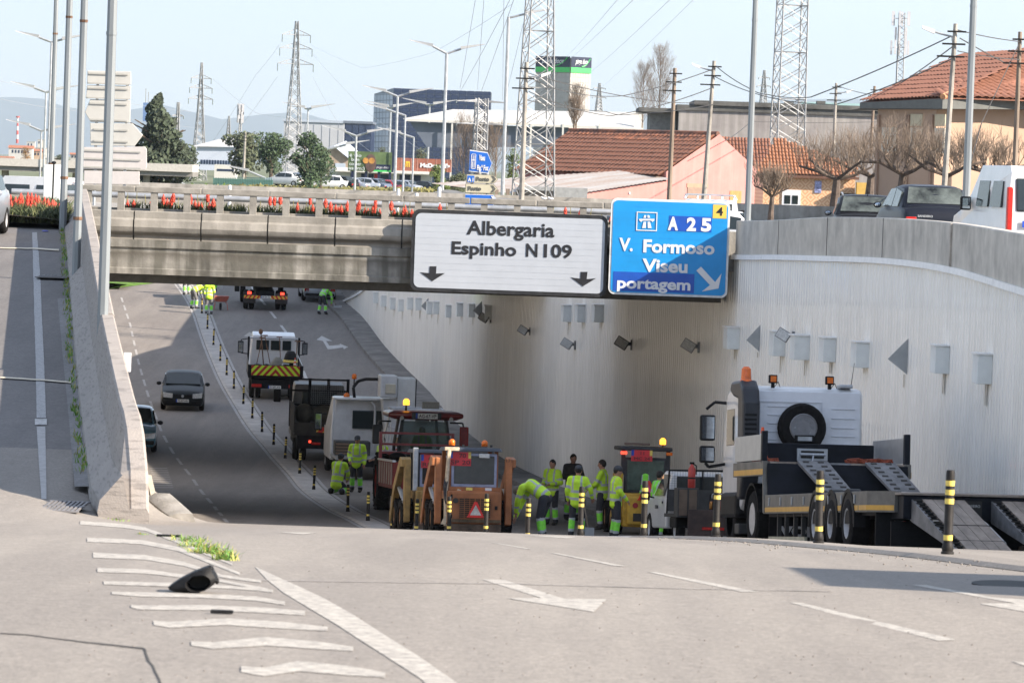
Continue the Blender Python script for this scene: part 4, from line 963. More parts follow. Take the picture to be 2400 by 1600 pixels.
M_door=mat('ochre_shutter',(.42,.22,.07),.7,var=.25,scale=3,stretch=(8,1,.5)); M_tan=mat('tan_lintel',(.30,.22,.15),.8,var=.1); M_dkred=mat('dark_red_trim',(.20,.04,.045),.7,var=.1)
wallq(ph,'shutter',mat('brown_shutter',(.25,.17,.13),.7,var=.1),52*sg_,98*sg_,-2.2,-.75); wallq(ph,'lintel',M_tan,50*sg_,101*sg_,-.75,-.55)
wallq(ph,'door',M_door,156*sg_,184*sg_,-2.9,-.85)
# front lean-to (left) in line with the gable
lt=ph; x0=-s_(198,Yh)/math.cos(an)*1.0
b=MB(); b.add([(x0,-.4,zg),(0,-.4,zg),(0,-.4,-.42),(x0,-.4,-1.15)],[(0,1,2,3)]); b.add([(x0,-.4,zg),(x0,3,zg),(x0,3,-1.0),(x0,-.4,-1.15)],[(0,1,2,3)]); b.build('lean_to_wall',M_pink,ph)
M_tin=mat('corrugated_tin',(.50,.48,.45),.5,metal=.1,var=.3,scale=.5,col2=(.42,.33,.27),contrast=.3,stretch=(.5,3,1))
b=MB(); rows=[]
for k in range(61):
    u=k/60; zz_=.03*(k%2); rows.append([(x0-2.5+(2.5-x0)*u+.3*0,-.6,-1.5+1.15*(u)+zz_),(x0-4.2+(3.9-x0)*u,3.2+3.5*(1-u),-1.0+.95*u+zz_)])
b.loft(rows,cap=False,closed=False); b.build('lean_to_roof',M_tin,ph)
wallq(ph,'lintel',M_dkred,x0+1.6,x0+3.55,-1.52,-1.42,y=-.45); wallq(ph,'shutter',M_door,x0+1.65,x0+3.5,-3,-1.52,y=-.43)
wallq(ph,'plate',M_whiteink,x0+2.6,x0+2.7,-1.18,-1.08,y=-.45)
# shed left of the lean-to
q=at(1330,470,206); sh=thing('shed','grey shed with a dark opening left of the pink house','shed',(q.x,206,-6))
b=MB(); b.box(-2.3,.95,0,4,0,at(1330,440,206).z+6); b.build('wall',mat('grey_render',(.30,.31,.31),.85,var=.15),sh)
b=MB(); b.box(-2.5,-.6,-.1,.05,0,at(1330,444,206).z+5.9); b.build('opening',M_crack,sh); 
for k in range(8):
    b=MB(); b.box(-4.6+k*.27,-4.42+k*.27,-.2,-.14,0,at(1330,440,206).z+5.85-random.random()*.2); b.build('fence_board',M_wood,sh)
# --- second tiled building behind + azulejo house
Y2=232; q=at(1700,322,Y2); rb=thing('tiled_house','tiled hip roofed house behind the pink gable','house',(q.x,Y2,q.z-.0),0)
wd=s_(185,Y2); b=MB(); b.box(-1,wd,0,8,-5,-s_(78,Y2)); b.build('wall',M_pink,rb)
b=MB(); b.add([(-2,-.4,-s_(85,Y2)),(wd*.55,-.4,-s_(85,Y2)),(wd*.55,4,0),(-2,4,s_(6,Y2))],[(0,1,2,3)]); b.build('roof',M_tile,rb)
tiled(rb,(-2,-.45,-s_(85,Y2)),(wd*.62,-.45,-s_(85,Y2)),(-2,4,0),26,9,M_tile)
Y3=200; q=at(1902,410,Y3); az=thing('tile_clad_house','small house clad in patterned peach wall tiles with clay hip roof','house',(q.x,Y3,q.z),0)
def azm():
    m=bpy.data.materials.new('azulejo'); m.use_nodes=True; N=m.node_tree.nodes; L=m.node_tree.links; b=N['Principled BSDF']; b.inputs['Roughness'].default_value=.35
    tc=N.new('ShaderNodeTexCoord'); sp_=N.new('ShaderNodeSeparateXYZ'); L.new(tc.outputs['Object'],sp_.inputs[0])
    def mth(op,a,c=None):
        x=N.new('ShaderNodeMath'); x.operation=op
        if isinstance(a,(int,float)): x.inputs[0].default_value=a
        else: L.new(a,x.inputs[0])
        if c is not None:
            if isinstance(c,(int,float)): x.inputs[1].default_value=c
            else: L.new(c,x.inputs[1])
        return x.outputs[0]
    fx=mth('ABSOLUTE',mth('SUBTRACT',mth('FRACT',mth('MULTIPLY',sp_.outputs[0],1.9)),.5)); fz=mth('ABSOLUTE',mth('SUBTRACT',mth('FRACT',mth('MULTIPLY',sp_.outputs[2],1.9)),.5))
    d=mth('ADD',fx,fz); s=mth('SINE',mth('MULTIPLY',d,19)); r=N.new('ShaderNodeValToRGB'); r.color_ramp.elements[0].color=(.50,.27,.15,1); r.color_ramp.elements[1].color=(.66,.46,.28,1); L.new(mth('ADD',mth('MULTIPLY',s,.5),.5),r.inputs[0]); L.new(r.outputs[0],b.inputs['Base Color']); return m
W3=s_(215,Y3); hh=s_(8,Y3)
b=MB(); b.box(-s_(112,Y3),W3-s_(112,Y3),0,7,-6,-.05); b.build('wall',azm(),az)
xa=-s_(130,Y3); xb_=W3-s_(105,Y3); rz=at(1828,325,Y3).z-q.z
b=MB(); b.add([(xa,-.4,-.05),(xb_,-.4,-.05),(xb_-1.8,4,rz*.25),(-s_(74,Y3),4,rz)],[(0,1,2,3)]); b.build('roof',M_tile2,az)
tiled(az,(xa,-.42,-.04),(xb_,-.42,-.04),(xa,3.9,rz),30,10,mat('clay_tile_orange',(.30,.13,.065),.8,var=.35,scale=2),clip=lambda u,v: (u>v*.24) and (v<1-(u-.24)*1.02 if u>.24 else True))
b=MB(); b.box(xa,xb_,-.42,-.3,-.16,-.04); b.build('eave',mat('eave_brown',(.12,.06,.04),.8,var=.2),az)
wx=at(1855,470,Y3).x-q.x; wz=at(1855,470,Y3).z-q.z
b=MB(); b.box(wx-.45,wx+.42,-.06,.02,wz-.75,wz+.50); f=b.build('window',M_whiteink,az)
for i in range(2):
    for j in range(2):
        b=MB(); b.box(wx-.34+i*.36,wx-.06+i*.36,-.075,-.062,wz-.62+j*.46,wz-.22+j*.46); b.build('pane',M_glass,f)
px_=at(1917,438,Y3).x-q.x; pz_=at(1917,438,Y3).z-q.z; b=MB(); b.box(px_-.15,px_+.16,-.05,0,pz_-.28,pz_+.28); b.build('saint_panel',mat('blue_tile_panel',(.30,.34,.58),.3,var=.5,scale=9),az)
dx_=at(1975,480,Y3).x-q.x; b=MB(); b.box(dx_-.5,dx_+.9,-.08,.0,-4,wz+.32); b.build('gate',mat('grey_gate',(.35,.34,.34),.6,var=.1),az)
b=MB(); b.box(dx_-.55,dx_+1.0,-.35,.0,wz+.32,wz+.42); b.build('lintel',M_crack,az)
px_=at(2022,450,Y3).x-q.x; b=MB(); b.box(px_-.35,px_+.2,-.8,-.2,-4,at(2022,428,Y3).z-q.z); b.build('pillar',mat('yellow_render',(.50,.32,.08),.8,var=.1),az)
# --- peach house right
Y4=150; q=at(2080,262,Y4); pe=thing('peach_house','two storey peach house with brown eaves band and red barrel tile roof','house',(q.x,Y4,q.z),0)
s4=lambda d:s_(d,Y4)
M_peach=mat('peach_render',(.36,.25,.18),.85,var=.06,scale=.6); M_peach2=mat('peach_pilaster',(.30,.20,.145),.85,var=.06); M_eave=mat('eave_grey',(.10,.105,.10),.7,var=.15)
zA=at(2045,236,Y4).z-q.z; zB=at(2200,232,Y4).z-q.z; zC=at(2200,256,Y4).z-q.z; zD=at(2045,250,Y4).z-q.z; xA=at(2040,240,Y4).x-q.x; xB=at(2203,245,Y4).x-q.x
zE=at(2400,240,Y4).z-q.z+.1; zG=at(2400,258,Y4).z-q.z+.1; xE=s4(430)
b=MB(); b.add([(0,4,-7),(s4(115),0,-7),(s4(115),0,zC-.02),(0,4,zD-.02)],[(0,1,2,3)]); b.add([(s4(115),0,-7),(s4(430),3.4,-7),(s4(430),3.4,zG+.05),(s4(115),0,zC-.02)],[(0,1,2,3)]); b.build('wall',M_peach,pe)
def face(u): return Vector((s4(115)*u,4-4*u,0))
def onl(nm,m,u0,u1,z0,z1,off=.05):
    a=face(u0);c=face(u1); nrm=Vector((-4,-s4(115),0)).normalized()*off; b=MB()
    b.hexa([a+Vector((0,0,z0)),c+Vector((0,0,z0)),a+nrm+Vector((0,0,z0)),c+nrm+Vector((0,0,z0)),a+Vector((0,0,z1)),c+Vector((0,0,z1)),a+nrm+Vector((0,0,z1)),c+nrm+Vector((0,0,z1))]); return b.build(nm,m,pe)
M_cream=mat('cream_shutter',(.52,.48,.40),.6,var=.08,stretch=(1,1,14),scale=3)
for u0,u1,nm_ in ((.10,.35,0),(.58,.78,1),(.99,1.16,1)):
    if nm_: onl('upper_panel',mat('cream_panel',(.45,.40,.28),.7,var=.06),u0,u1,-s4(30),-s4(2),.04)
    onl('shutter',M_cream,u0,u1,-s4(92),-s4(34),.04)
for u in (.02,.52,.53,.93): onl('pilaster',M_peach2,u,u+.035,-7,-s4(4),.08)
b=MB(); xr_=s4(480); z0=-s4(4); 
b.add([(-s4(45),3.4,-s4(12)),(s4(115),-.8,-s4(8)),(s4(115),-.8,-s4(30)),(-s4(45),3.4,-s4(22))],[(0,1,2,3)])
b.build('eave_soffit_hidden',M_eave,pe) if False else None
b=MB(); b.add([(xA,4.6,zD),(xB,-.9,zC),(xB,-.9,zB),(xA,4.6,zA)],[(0,1,2,3)]); b.add([(xB,-.9,zC),(xE,2.4,zG),(xE,2.4,zE),(xB,-.9,zB)],[(0,1,2,3)]); b.add([(xA,4.6,zD),(xB,-.9,zC),(xE,2.4,zG),(xE,9,zG),(xA,9,zD)],[(0,1,2,3,4)]); b.build('eave',M_eave,pe)
zR=at(2400,138,Y4).z-q.z; xR=at(2400,150,Y4).x-q.x+1.2
rp=Vector((xR,6.5,zR+.35))
b=MB(); b.add([(xA,4.6,zA),(xB,-.9,zB),rp,(xR-1,9,zR+.2)],[(0,1,2,3)]); b.add([(xB,-.9,zB),(xE+2,2.6,zE),(xE+2,6.5,zR+.35),rp],[(0,1,2,3)]); b.build('roof',M_tile2,pe)
_u=Vector((xE+2-xB,3.5,zE-zB)).normalized()*8.5; _a=Vector((xB,-.92,zB+.06))
tiled(pe,_a,_a+_u,rp+Vector((0,0,.08)),26,14,M_tile2,clip=lambda u,v:True)
tiled(pe,(xA,4.58,zA+.03),(xB,-.9,zB+.03),rp+Vector((-2.6,2.6,-.05)),24,10,M_tile2,clip=lambda u,v: u>.0)
b=MB(); b.tube([(xB,-.9,zB+.06),tuple(rp+Vector((0,0,.08)))],.11,8); b.build('hip_ridge',mat('hip_tile',(.50,.25,.13),.8,var=.2,scale=4),pe)
# --- grey industrial building
Y5=300; q=at(1530,330,Y5); gb=thing('grey_warehouse','long weathered grey concrete warehouse with flat parapet roof','building',(q.x,Y5,q.z-2),0)
M_gw=mat('mottled_render',(.36,.34,.32),.9,var=.3,scale=.35,col2=(.24,.22,.22),contrast=.4,streak=.2); M_roofdk=mat('dark_roof_edge',(.10,.10,.095),.9,var=.3,scale=1)
def zz5(px,py): return at(px,py,Y5).z-(q.z-2)
def xx5(px): return at(px,300,Y5).x-q.x
b=MB(); b.box(xx5(1590),xx5(2110),0,10,-3,zz5(1800,265)); b.build('wall',M_gw,gb)
b=MB(); b.box(xx5(1585),xx5(2115),-.15,10,zz5(1800,265),zz5(1850,254)); b.box(xx5(1625),xx5(2110),-.3,9,zz5(1850,254)+.01,zz5(1850,243)); b.build('parapet',M_roofdk,gb)
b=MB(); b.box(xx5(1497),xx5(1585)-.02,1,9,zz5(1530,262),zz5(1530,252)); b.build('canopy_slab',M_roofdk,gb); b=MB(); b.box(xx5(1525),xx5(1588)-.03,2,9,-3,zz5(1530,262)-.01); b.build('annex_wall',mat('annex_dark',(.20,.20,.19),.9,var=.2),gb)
for px,w,m in ((1840,20,M_roofdk),(1915,20,M_roofdk)): b=MB(); b.box(xx5(px),xx5(px+w),1,2,zz5(px,243),zz5(px,236)); b.build('roof_vent',m,gb)
b=MB(); b.box(xx5(1880),xx5(2060),4,6,zz5(1900,250)+.0,zz5(1990,240)); b.build('skylight',mat('teal_sheet',(.30,.45,.45),.5,var=.1),gb)
q=at(1740,520,165); st=thing('stone_wall','low rough stone wall along the front of the pink house','wall',(q.x,165,-4))
M_stone=mat('rubble_stone',(.32,.28,.22),.9,var=.4,scale=4,bump=.8,bscale=10)
b=MB(); b.box(-1,8.5,.05,.4,0,at(1850,502,165).z+4); b.build('core',M_stone,st)
rnd=random.Random(3); zt_=at(1850,502,165).z+4
me_cache=[]
for v in range(4):
    b=MB(); b.ell((0,0,0),(.14,.07,.09),6,4); me=bpy.data.meshes.new('stone'); me.from_pydata([(x+rnd.uniform(-.02,.02),y,z+rnd.uniform(-.02,.02)) for x,y,z in b.v],[],b.f); me.materials.append(M_stone); me_cache.append(me)
for r in range(4):
    for k in range(34):
        o=bpy.data.objects.new('stone',me_cache[rnd.randrange(4)]); COL.objects.link(o); o.parent=st; o.location=(-.9+k*.275+(r%2)*.13,.04,zt_-.09-r*.17)
# --- glass office block
Y6=900; qa=at(862,430,Y6); ob=thing('office_block','dark glass office block with a pale tiled side wall','building',(at(915,430,Y6).x,Y6,qa.z))
s6=lambda d:s_(d,Y6); ang=R_(8)
W6=s6(228); H6=s6(225)
M_pan=mat('dark_facade_glass',(.025,.038,.08),.35,var=.15,scale=.3,spec=.3); M_mul=mat('facade_joint',(.13,.155,.20),.5,var=.1); M_pale=mat('pale_facade',(.36,.41,.48),.5,var=.08,scale=.1)
slope=-s6(8)
b=MB(); b.add([(0,0,0),(W6,2,0),(W6,2,H6+slope*.2),(0,0,H6)],[(0,1,2,3)]); b.add([(0,0,0),(-s6(53),22,0),(-s6(53),22,H6-s6(11)),(0,0,H6)],[(0,1,2,3)]); b.add([(-s6(53),22,0),(W6,24,0),(W6,24,H6),(-s6(53),22,H6-s6(11))],[(0,1,2,3)]); b.add([(0,0,H6),(W6,2,H6+slope*.2),(W6,24,H6),(-s6(53),22,H6-s6(11))],[(0,1,2,3)]); b.build('shell',[M_mul],ob)
cme=None
nc,nr=12,20
b=MB(); b.box(.03,W6/nc-.09,-.10,-.04,.04,H6/nr-.10); cme=bpy.data.meshes.new('facade_pane'); cme.from_pydata(b.v,[],b.f); cme.materials.append(M_pan)
for i in range(nc):
    for j in range(nr):
        o=bpy.data.objects.new('facade_pane',cme); COL.objects.link(o); o.parent=ob; o.location=(W6*i/nc+.05,2*i/nc-.02,H6*j/nr+.05); o.rotation_euler=(0,0,math.atan2(2,W6))
b=MB()
for i in range(6):
    for j in range(16):
        u0=i/6+.01;u1=(i+1)/6-.01; z0=H6*j/16+.08; z1=H6*(j+1)/16-.08
        if z1>H6-s6(11): z1=H6-s6(12)
        if z1<=z0: continue
        b.add([(-s6(53)*u0-.08,22*u0-.08,z0),(-s6(53)*u1-.08,22*u1-.08,z0),(-s6(53)*u1-.08,22*u1-.08,z1),(-s6(53)*u0-.08,22*u0-.08,z1)],[(0,1,2,3)])
o=b.build('facade_panels',M_pale,ob); o['kind']='stuff'
Y7=850
def flatbox(nm,lab,cat,x0,x1,y0,y1,Y,d,m,part='wall',roof=None):
    a=at(x0,y1,Y); c=at(x1,y1,Y); t=at((x0+x1)/2,y0,Y); o=thing(nm,lab,cat,(a.x,Y,t.z-s_(y1-y0,Y)))
    b=MB(); b.box(0,c.x-a.x,0,d,-3,s_(y1-y0,Y)); b.build(part,m,o)
    if roof: b=MB(); b.box(-.3,c.x-a.x+.3,-.3,d,s_(y1-y0,Y)+.01,s_(y1-y0,Y)+.5); b.build('roof_edge',roof,o)
    return o
o=flatbox('commercial_block','dark blue low block joined to the glass office block','building',803,866,290,430,Y7,20,M_pan,roof=M_mul)
for k in range(4):
    for j in range(4): b=MB(); b.box(.3+k*1.3,1.4+k*1.3,-.06,0,2+j*2.6,4.2+j*2.6); b.build('window',mat('block_window',(.03,.045,.09),.2,var=.2),o)
o=flatbox('commercial_block','pale grey windowless block left of the dark one','building',662,803,287,400,880,25,mat('pale_block',(.40,.42,.45),.7,var=.08,scale=.1),roof=M_pale)
for k in range(7): b=MB(); b.box(1+k*1.7,1.06+k*1.7,-.05,0,0,9.5); b.build('panel_joint',M_mul,o)
# supermarket tower
Y8=700; q=at(1310,236,Y8); tw=thing('supermarket_tower','tall pale tower topped by dark supermarket signs with a green stripe','tower',(q.x,Y8,q.z-9))
s8=lambda d:s_(d,Y8); R8=s8(45); th=R_(24)
M_tp=mat('tower_panel',(.42,.40,.38),.7,var=.1,scale=.3); M_navy=mat('sign_navy',(.012,.018,.05),.4,var=.15); M_green=mat('sign_green',(.06,.50,.12),.4,var=.05)
# footprint corner toward camera
cx=s8(24); A=Vector((-s8(56),3,0)); Bc=Vector((cx,-1.5,0)); Cc=Vector((s8(72),1.2,0)); Dc=Vector((0,7,0))
def wallseg(a,c,z0,z1,m,nm,par,off=0,n0=0,n1=1):
    d=(c-a); nrm=Vector((d.y,-d.x,0)).normalized()*off; p=a+d*n0+nrm; r=a+d*n1+nrm; b=MB(); b.add([p+Vector((0,0,z0)),r+Vector((0,0,z0)),r+Vector((0,0,z1)),p+Vector((0,0,z1))],[(0,1,2,3)]); return b.build(nm,m,par,recalc=False)
hS=9; b=MB(); b.add([A,Bc,Cc,Dc]+[v+Vector((0,0,hS+s8(100)-s8(0))) for v in (A,Bc,Cc,Dc)],[(0,1,5,4),(1,2,6,5),(2,3,7,6),(3,0,4,7),(4,5,6,7)]); b.build('shaft',M_tp,tw)
zs=hS+s8(66)
for (a,c) in ((A,Bc),(Bc,Cc)):
    for i in range(8):
        for j in range(14): wallseg(a,c,2+j*(zs-2)/14+.06,2+(j+1)*(zs-2)/14-.08,M_mul if False else M_tp,'cladding_tile',tw,.06,i/8+.012,(i+1)/8-.012)
    wallseg(a,c,zs,zs+s8(12),M_green,'green_stripe',tw,.18); wallseg(a,c,zs+s8(12),hS+s8(103),M_navy,'sign_board',tw,.16)
for a,c,w_ in ((A,Bc,s8(66)),(Bc,Cc,s8(38))):
    d=(c-a).normalized(); nrm=Vector((d.y,-d.x,0)); m_=(a+c)/2+nrm*.24
    text('pingo doce','lettering',M_whiteink,tw,(m_.x,m_.y,zs+s8(21)),s8(17),w_,rot=(PI/2,0,math.atan2(d.y,d.x)),shear=.35,off=.02)
    b=MB(); pts=[]
    for k in range(9): t=k/8; pp=a+(c-a)*(.50+.42*t)+nrm*.22; pts.append((pp.x,pp.y,zs+s8(15)+s8(19)*t**2.4))
    b.tube(pts,s8(1.2),4); b.build('swoosh',M_green,tw)
# white canopies
M_can=mat('white_canopy',(.52,.51,.48),.5,var=.04)
Y9=560
q=at(1200,300,Y9); ca=thing('market_hall','wide white canopy roof on steel trusses','building',(q.x,Y9,q.z-4)); f9=lambda px,py,Y=Y9:at(px,py,Y)-Vector((q.x,Y9,q.z-4))
def P9(px,py,d=0): v=f9(px,py); return (v.x,d,v.z)
b=MB(); b.add([P9(945,278,0),P9(1490,300,0),P9(1490,262,6),P9(1060,255,6)],[(0,1,2,3)]); b.add([P9(945,278,0),P9(1490,300,0),P9(1490,305,0),P9(950,284,0)],[(0,1,2,3)]); b.build('roof',M_can,ca)
b=MB(); b.add([P9(960,286,1),P9(1488,306,1),P9(1488,345,1),P9(1000,345,1)],[(0,1,2,3)]); b.build('wall',mat('dark_hall',(.10,.12,.16),.6,var=.15,scale=.2),ca)  # hall wall below the canopy, dark blue grey
for px in (1060,1130,1245,1320,1405): v=f9(px,290); b=MB(); b.box(v.x-.12,v.x+.12,-.1,.1,-4,v.z); b.build('column',M_can,ca)
b=MB(); b.add([P9(1486,262,.2),P9(1508,262,.2),P9(1508,330,.2),P9(1486,330,.2)],[(0,1,2,3)]); b.build('end_wall',mat('white_render',(.62,.60,.57),.8,var=.05),ca)
# left white warehouse
Y10=620; q=at(520,400,Y10); wh=thing('white_warehouse','white warehouse with a low pitched roof and strip windows','building',(q.x,Y10,q.z)); s10=lambda d:s_(d,Y10)
b=MB(); b.box(-s10(60),s10(48),0,12,0,s10(55)); b.build('wall',mat('bluish_render',(.42,.47,.56),.8,var=.05),wh)
b=MB(); b.add([(-s10(72),-.5,s10(54)),(s10(50),-.5,s10(57)),(s10(20),6,s10(76)),(-s10(15),6,s10(74))],[(0,1,2,3)]); b.build('roof',M_can,wh)
for k in range(15): b=MB(); x=-s10(50)+k*s10(6.4); b.box(x,x+s10(4),-.06,0,s10(14),s10(24)); b.build('window',M_pan,wh)
o=flatbox('container_office','small white container office in front of the warehouse','building',502,552,386,408,600,5,M_can)
b=MB(); b.box(.4,s_(46,600),-.05,0,.4,.7); b.build('window',M_pan,o)
# brick gable hall
Y11=560; q=at(770,440,Y11); bh=thing('brick_hall','tan brick hall with a pitched metal roof behind the pines','building',(q.x,Y11,q.z)); s11=lambda d:s_(d,Y11)
b=MB(); b.add([(-s11(10),0,0),(s11(46),0,0),(s11(46),0,s11(68)),(s11(10),0,s11(96)),(-s11(10),0,s11(90))],[(0,1,2,3,4)]); b.build('gable_wall',mat('tan_brick',(.33,.26,.20),.9,var=.15,scale=1),bh)
b=MB(); b.add([(-s11(10),-.5,s11(91)),(s11(10),-.5,s11(98)),(s11(48),-.5,s11(68)),(s11(70),10,s11(80)),(s11(30),10,s11(112))],[(0,1,2,3,4)]); b.build('roof',mat('blue_grey_roof',(.40,.44,.50),.5,var=.08),bh)
b=MB(); b.box(s11(14),s11(38),-.08,0,0,s11(58)); b.build('door',mat('pale_blue_door',(.38,.44,.52),.5,var=.08),bh)
# blue water tower, chimney, far viaduct, far houses
o=flatbox('water_tower','blue drum of a water tower behind the tall conifer','water tower',335,357,241,262,1300,3,mat('blue_tank',(.12,.20,.38),.5,var=.08))
b=MB(); b.box(.6,.8,0,.2,2.7,7); b.box(1.4,1.6,0,.2,2.7,6); b.build('antenna',M_lat,o)
q=at(40,336,2200); ch=thing('chimney','red and white banded factory chimney on the left horizon','chimney',q)
for k in range(6): b=MB(); h=s_(60,2200)/6; b.cyl((0,0,h*k),(0,0,h*(k+1)),s_(3,2200)*(1-.05*k),s_(3,2200)*(.95-.05*k),10); b.build('band',mat('chimney_red',(.45,.10,.09),.8,var=.1) if k%2==0 else M_whiteink,ch)
b=MB(); b.cyl((0,0,h*6),(0,0,h*6.35),s_(4.4,2200),s_(4.4,2200),10); b.build('platform',MATS['chimney_red'],ch)
rnd=random.Random(11)
MH=[mat('far_house_%d'%i,c,.8,var=.05) for i,c in enumerate(((.50,.49,.47),(.42,.40,.37),(.55,.52,.47),(.46,.34,.25)))]; MR=mat('far_red_roof',(.36,.15,.09),.8,var=.15)
def farhouse(px,py,w,h,Y,lab,i,roof=True):
    q=at(px,py,Y); o=thing('far_house',lab,'house',(q.x,Y,q.z),group='houses on the left horizon'); W=s_(w,Y); Hh=s_(h,Y)
    b=MB(); b.box(0,W,0,W*.6,-1,Hh*.7); b.build('wall',MH[i%4],o)
    b=MB(); 
    if roof: b.prism([(-.2,Hh*.7+.01),(W*.6+.2,Hh*.7+.01),(W*.3,Hh)],-.2,W+.2,'x')
    else: b.box(-.2,W+.2,-.2,W*.6,Hh*.7+.01,Hh*.76)
    b.build('roof',MR if roof else MH[0],o)
    for k in range(max(1,int(w/9))): b=MB(); b.box(W*(.15+.8*k*9/w),W*(.15+.8*k*9/w)+s_(3,Y),-.08,0,Hh*.2,Hh*.5); b.build('window',M_pan,o)
for a in ((20,362,55,22,1000,'long house with a red roof left of the far lamps',0),(52,366,50,18,1005,'low red roofed house with a long ridge on the far left',3),(82,362,26,22,1400,'pale block between the left lamp posts',1,False),(88,340,14,18,1600,'small white tower block on the left horizon',2,False),(62,345,20,18,1700,'grey blue flat building on the left horizon',0,False),(0,378,30,12,900,'low house at the left frame edge',2),(128,380,30,14,700,'white shed right of the left lamp posts',0,False),(165,372,22,14,800,'white house beside the third lamp post',1)):
    farhouse(*a) if len(a)==8 else farhouse(*a[:7],roof=a[7]) if False else farhouse(a[0],a[1],a[2],a[3],a[4],a[5],a[6],roof=(a[7] if len(a)>7 else True))
Yv=420; za=at(80,384,Yv).z
vi=thing('far_viaduct','pale concrete motorway viaduct crossing at the far left','bridge',(0,Yv,za))
b=MB(); b.box(-62,-32,0,8,-.30,.45); b.build('deck',mat('pale_concrete',(.45,.43,.40),.8,var=.1),vi); b=MB(); b.box(-62,-32,.3,8,-.75,-.31); b.build('girder',mat('viaduct_girder',(.20,.19,.18),.8,var=.1),vi)  # girder in a darker grey than the deck
for k in range(4): b=MB(); b.box(-58+k*7,-57.4+k*7,2,3,-4,-.76); b.build('pier',M_conc,vi)
# hills
def hills(nm,pts,Y,m):
    b=MB(); rows=[]
    for px,py in pts: t=at(px,py,Y); rows.append([(t.x,Y,-40),(t.x,Y,max(t.z,-39)),(t.x,Y+1500,-40)])
    b.loft(rows,cap=False,closed=False); struct(b,nm,m,smooth=True)
M_hill=mat('hill_woods',(.09,.10,.07),.95,var=.25,scale=.002)
hills('hills',[(-900,330),(-400,260),(-150,232),(0,228),(40,228),(100,232),(150,250),(230,262),(300,258),(380,246),(440,260),(520,280),(620,268),(700,262),(770,282),(860,292),(1000,300),(1300,300),(1560,262),(1700,240),(1800,236),(1950,232),(2040,232),(2200,262),(2500,300),(3200,330)],30000,M_hill)
# billboard and fast food
Y12=470; s12=lambda d:s_(d,Y12); q=at(868,405,Y12); bbd=thing('billboard','green and dark advertising billboard showing orange slices','billboard',(q.x,Y12,q.z))
def r12(x0,x1,y0,y1,m,nm,y,par): 
    b=MB(); b.box(s12(x0-868),s12(x1-868),y,y+.05,s12(405-y1),s12(405-y0)); return b.build(nm,m,par)
r12(815,918,356,402,mat('ad_green',(.10,.15,.06),.5,var=.4,scale=.6),'board',0,bbd); r12(878,915,385,398,M_navy,'dark_panel',-.06,bbd); r12(870,915,398,402,M_green,'green_strip',-.06,bbd); r12(918,922,350,402,M_navy,'side_panel',-.3,bbd)
for t,y in (('é tão',369),('bom',379),('comer',389),('assim:)',399)): text(t,'lettering',mat('ad_lettering',(.45,.5,.5),.5),bbd,(s12(832-868+(4 if len(t)>5 else 0)),-.09,s12(405-y)),s12(11),s12(8*len(t)*.6+4),off=.01)
text('pingo doce','lettering',M_whiteink,bbd,(s12(28),-.09,s12(11)),s12(8),s12(30),shear=.35)
for px in (852,866):
    b=MB(); b.cyl((s12(px-868)+.2,-.10,s12(405-377)),(s12(px-868)+.2,-.07,s12(405-377)),s12(7),s12(7),14); b.build('orange_slice',mat('orange_print',(.45,.22,.05),.5,var=.3,scale=3),bbd)
b=MB(); b.ell((s12(0),-.06,s12(22)),(s12(13),.03,s12(22)),12,8); b.build('brown_print',mat('brown_print',(.10,.06,.05),.5,var=.3,scale=2),bbd)
for px in (826,858,888,914): r12(px-3,px+3,402,440,M_navy,'support_post',.1,bbd)
Y13=490; s13=lambda d:s_(d,Y13); q=at(990,440,Y13); ff=thing('fast_food_restaurant','low fast food restaurant with a brick red fascia and white canopies','restaurant',(q.x,Y13,q.z))
def r13(x0,x1,y0,y1,m,nm,y,par,d=.06): 
    b=MB(); b.box(s13(x0-990),s13(x1-990),y,y+d,s13(440-y1),s13(440-y0)); return b.build(nm,m,par)
M_brick=mat('brick_red_fascia',(.28,.10,.065),.8,var=.15,scale=2)
r13(925,1055,372,402,M_brick,'fascia',0,ff,4); r13(770,1010,402,445,mat('ff_wall',(.50,.50,.50),.7,var=.1),'wall',1,ff,4)
for x in (938,962,976,1000,1020,1046): r13(x,x+.8,372,402,mat('brick_joint',(.5,.3,.25),.8),'panel_joint',-.03,ff)
text("McDonald's",'lettering',M_whiteink,ff,(s13(1018-990),-.08,s13(440-392)),s13(13),s13(70),off=.04)
text('m','lettering',mat('sign_yellow_arch',(.75,.50,.03),.5),ff,(s13(954-990),-.08,s13(440-392)),s13(26),s13(10),off=.03)
for x0,x1 in ((785,820),(824,858),(862,890),(895,925),(925,975),(975,1005)):
    b=MB(); b.prism([(-1.2,s13(31)),(-1.2,s13(34)),(.9,s13(41)),(.9,s13(34))],s13(x0-990),s13(x1-990),'x'); b.build('canopy',M_can,ff)
for x0,x1,m in ((820,832,M_pan),(845,858,M_pan),(862,874,M_pan),(876,884,mat('red_poster',(.5,.03,.04),.6)),(890,910,M_pan),(935,960,M_pan),(965,985,M_pan)): r13(x0,x1,412,438,m,'window',.9,ff)
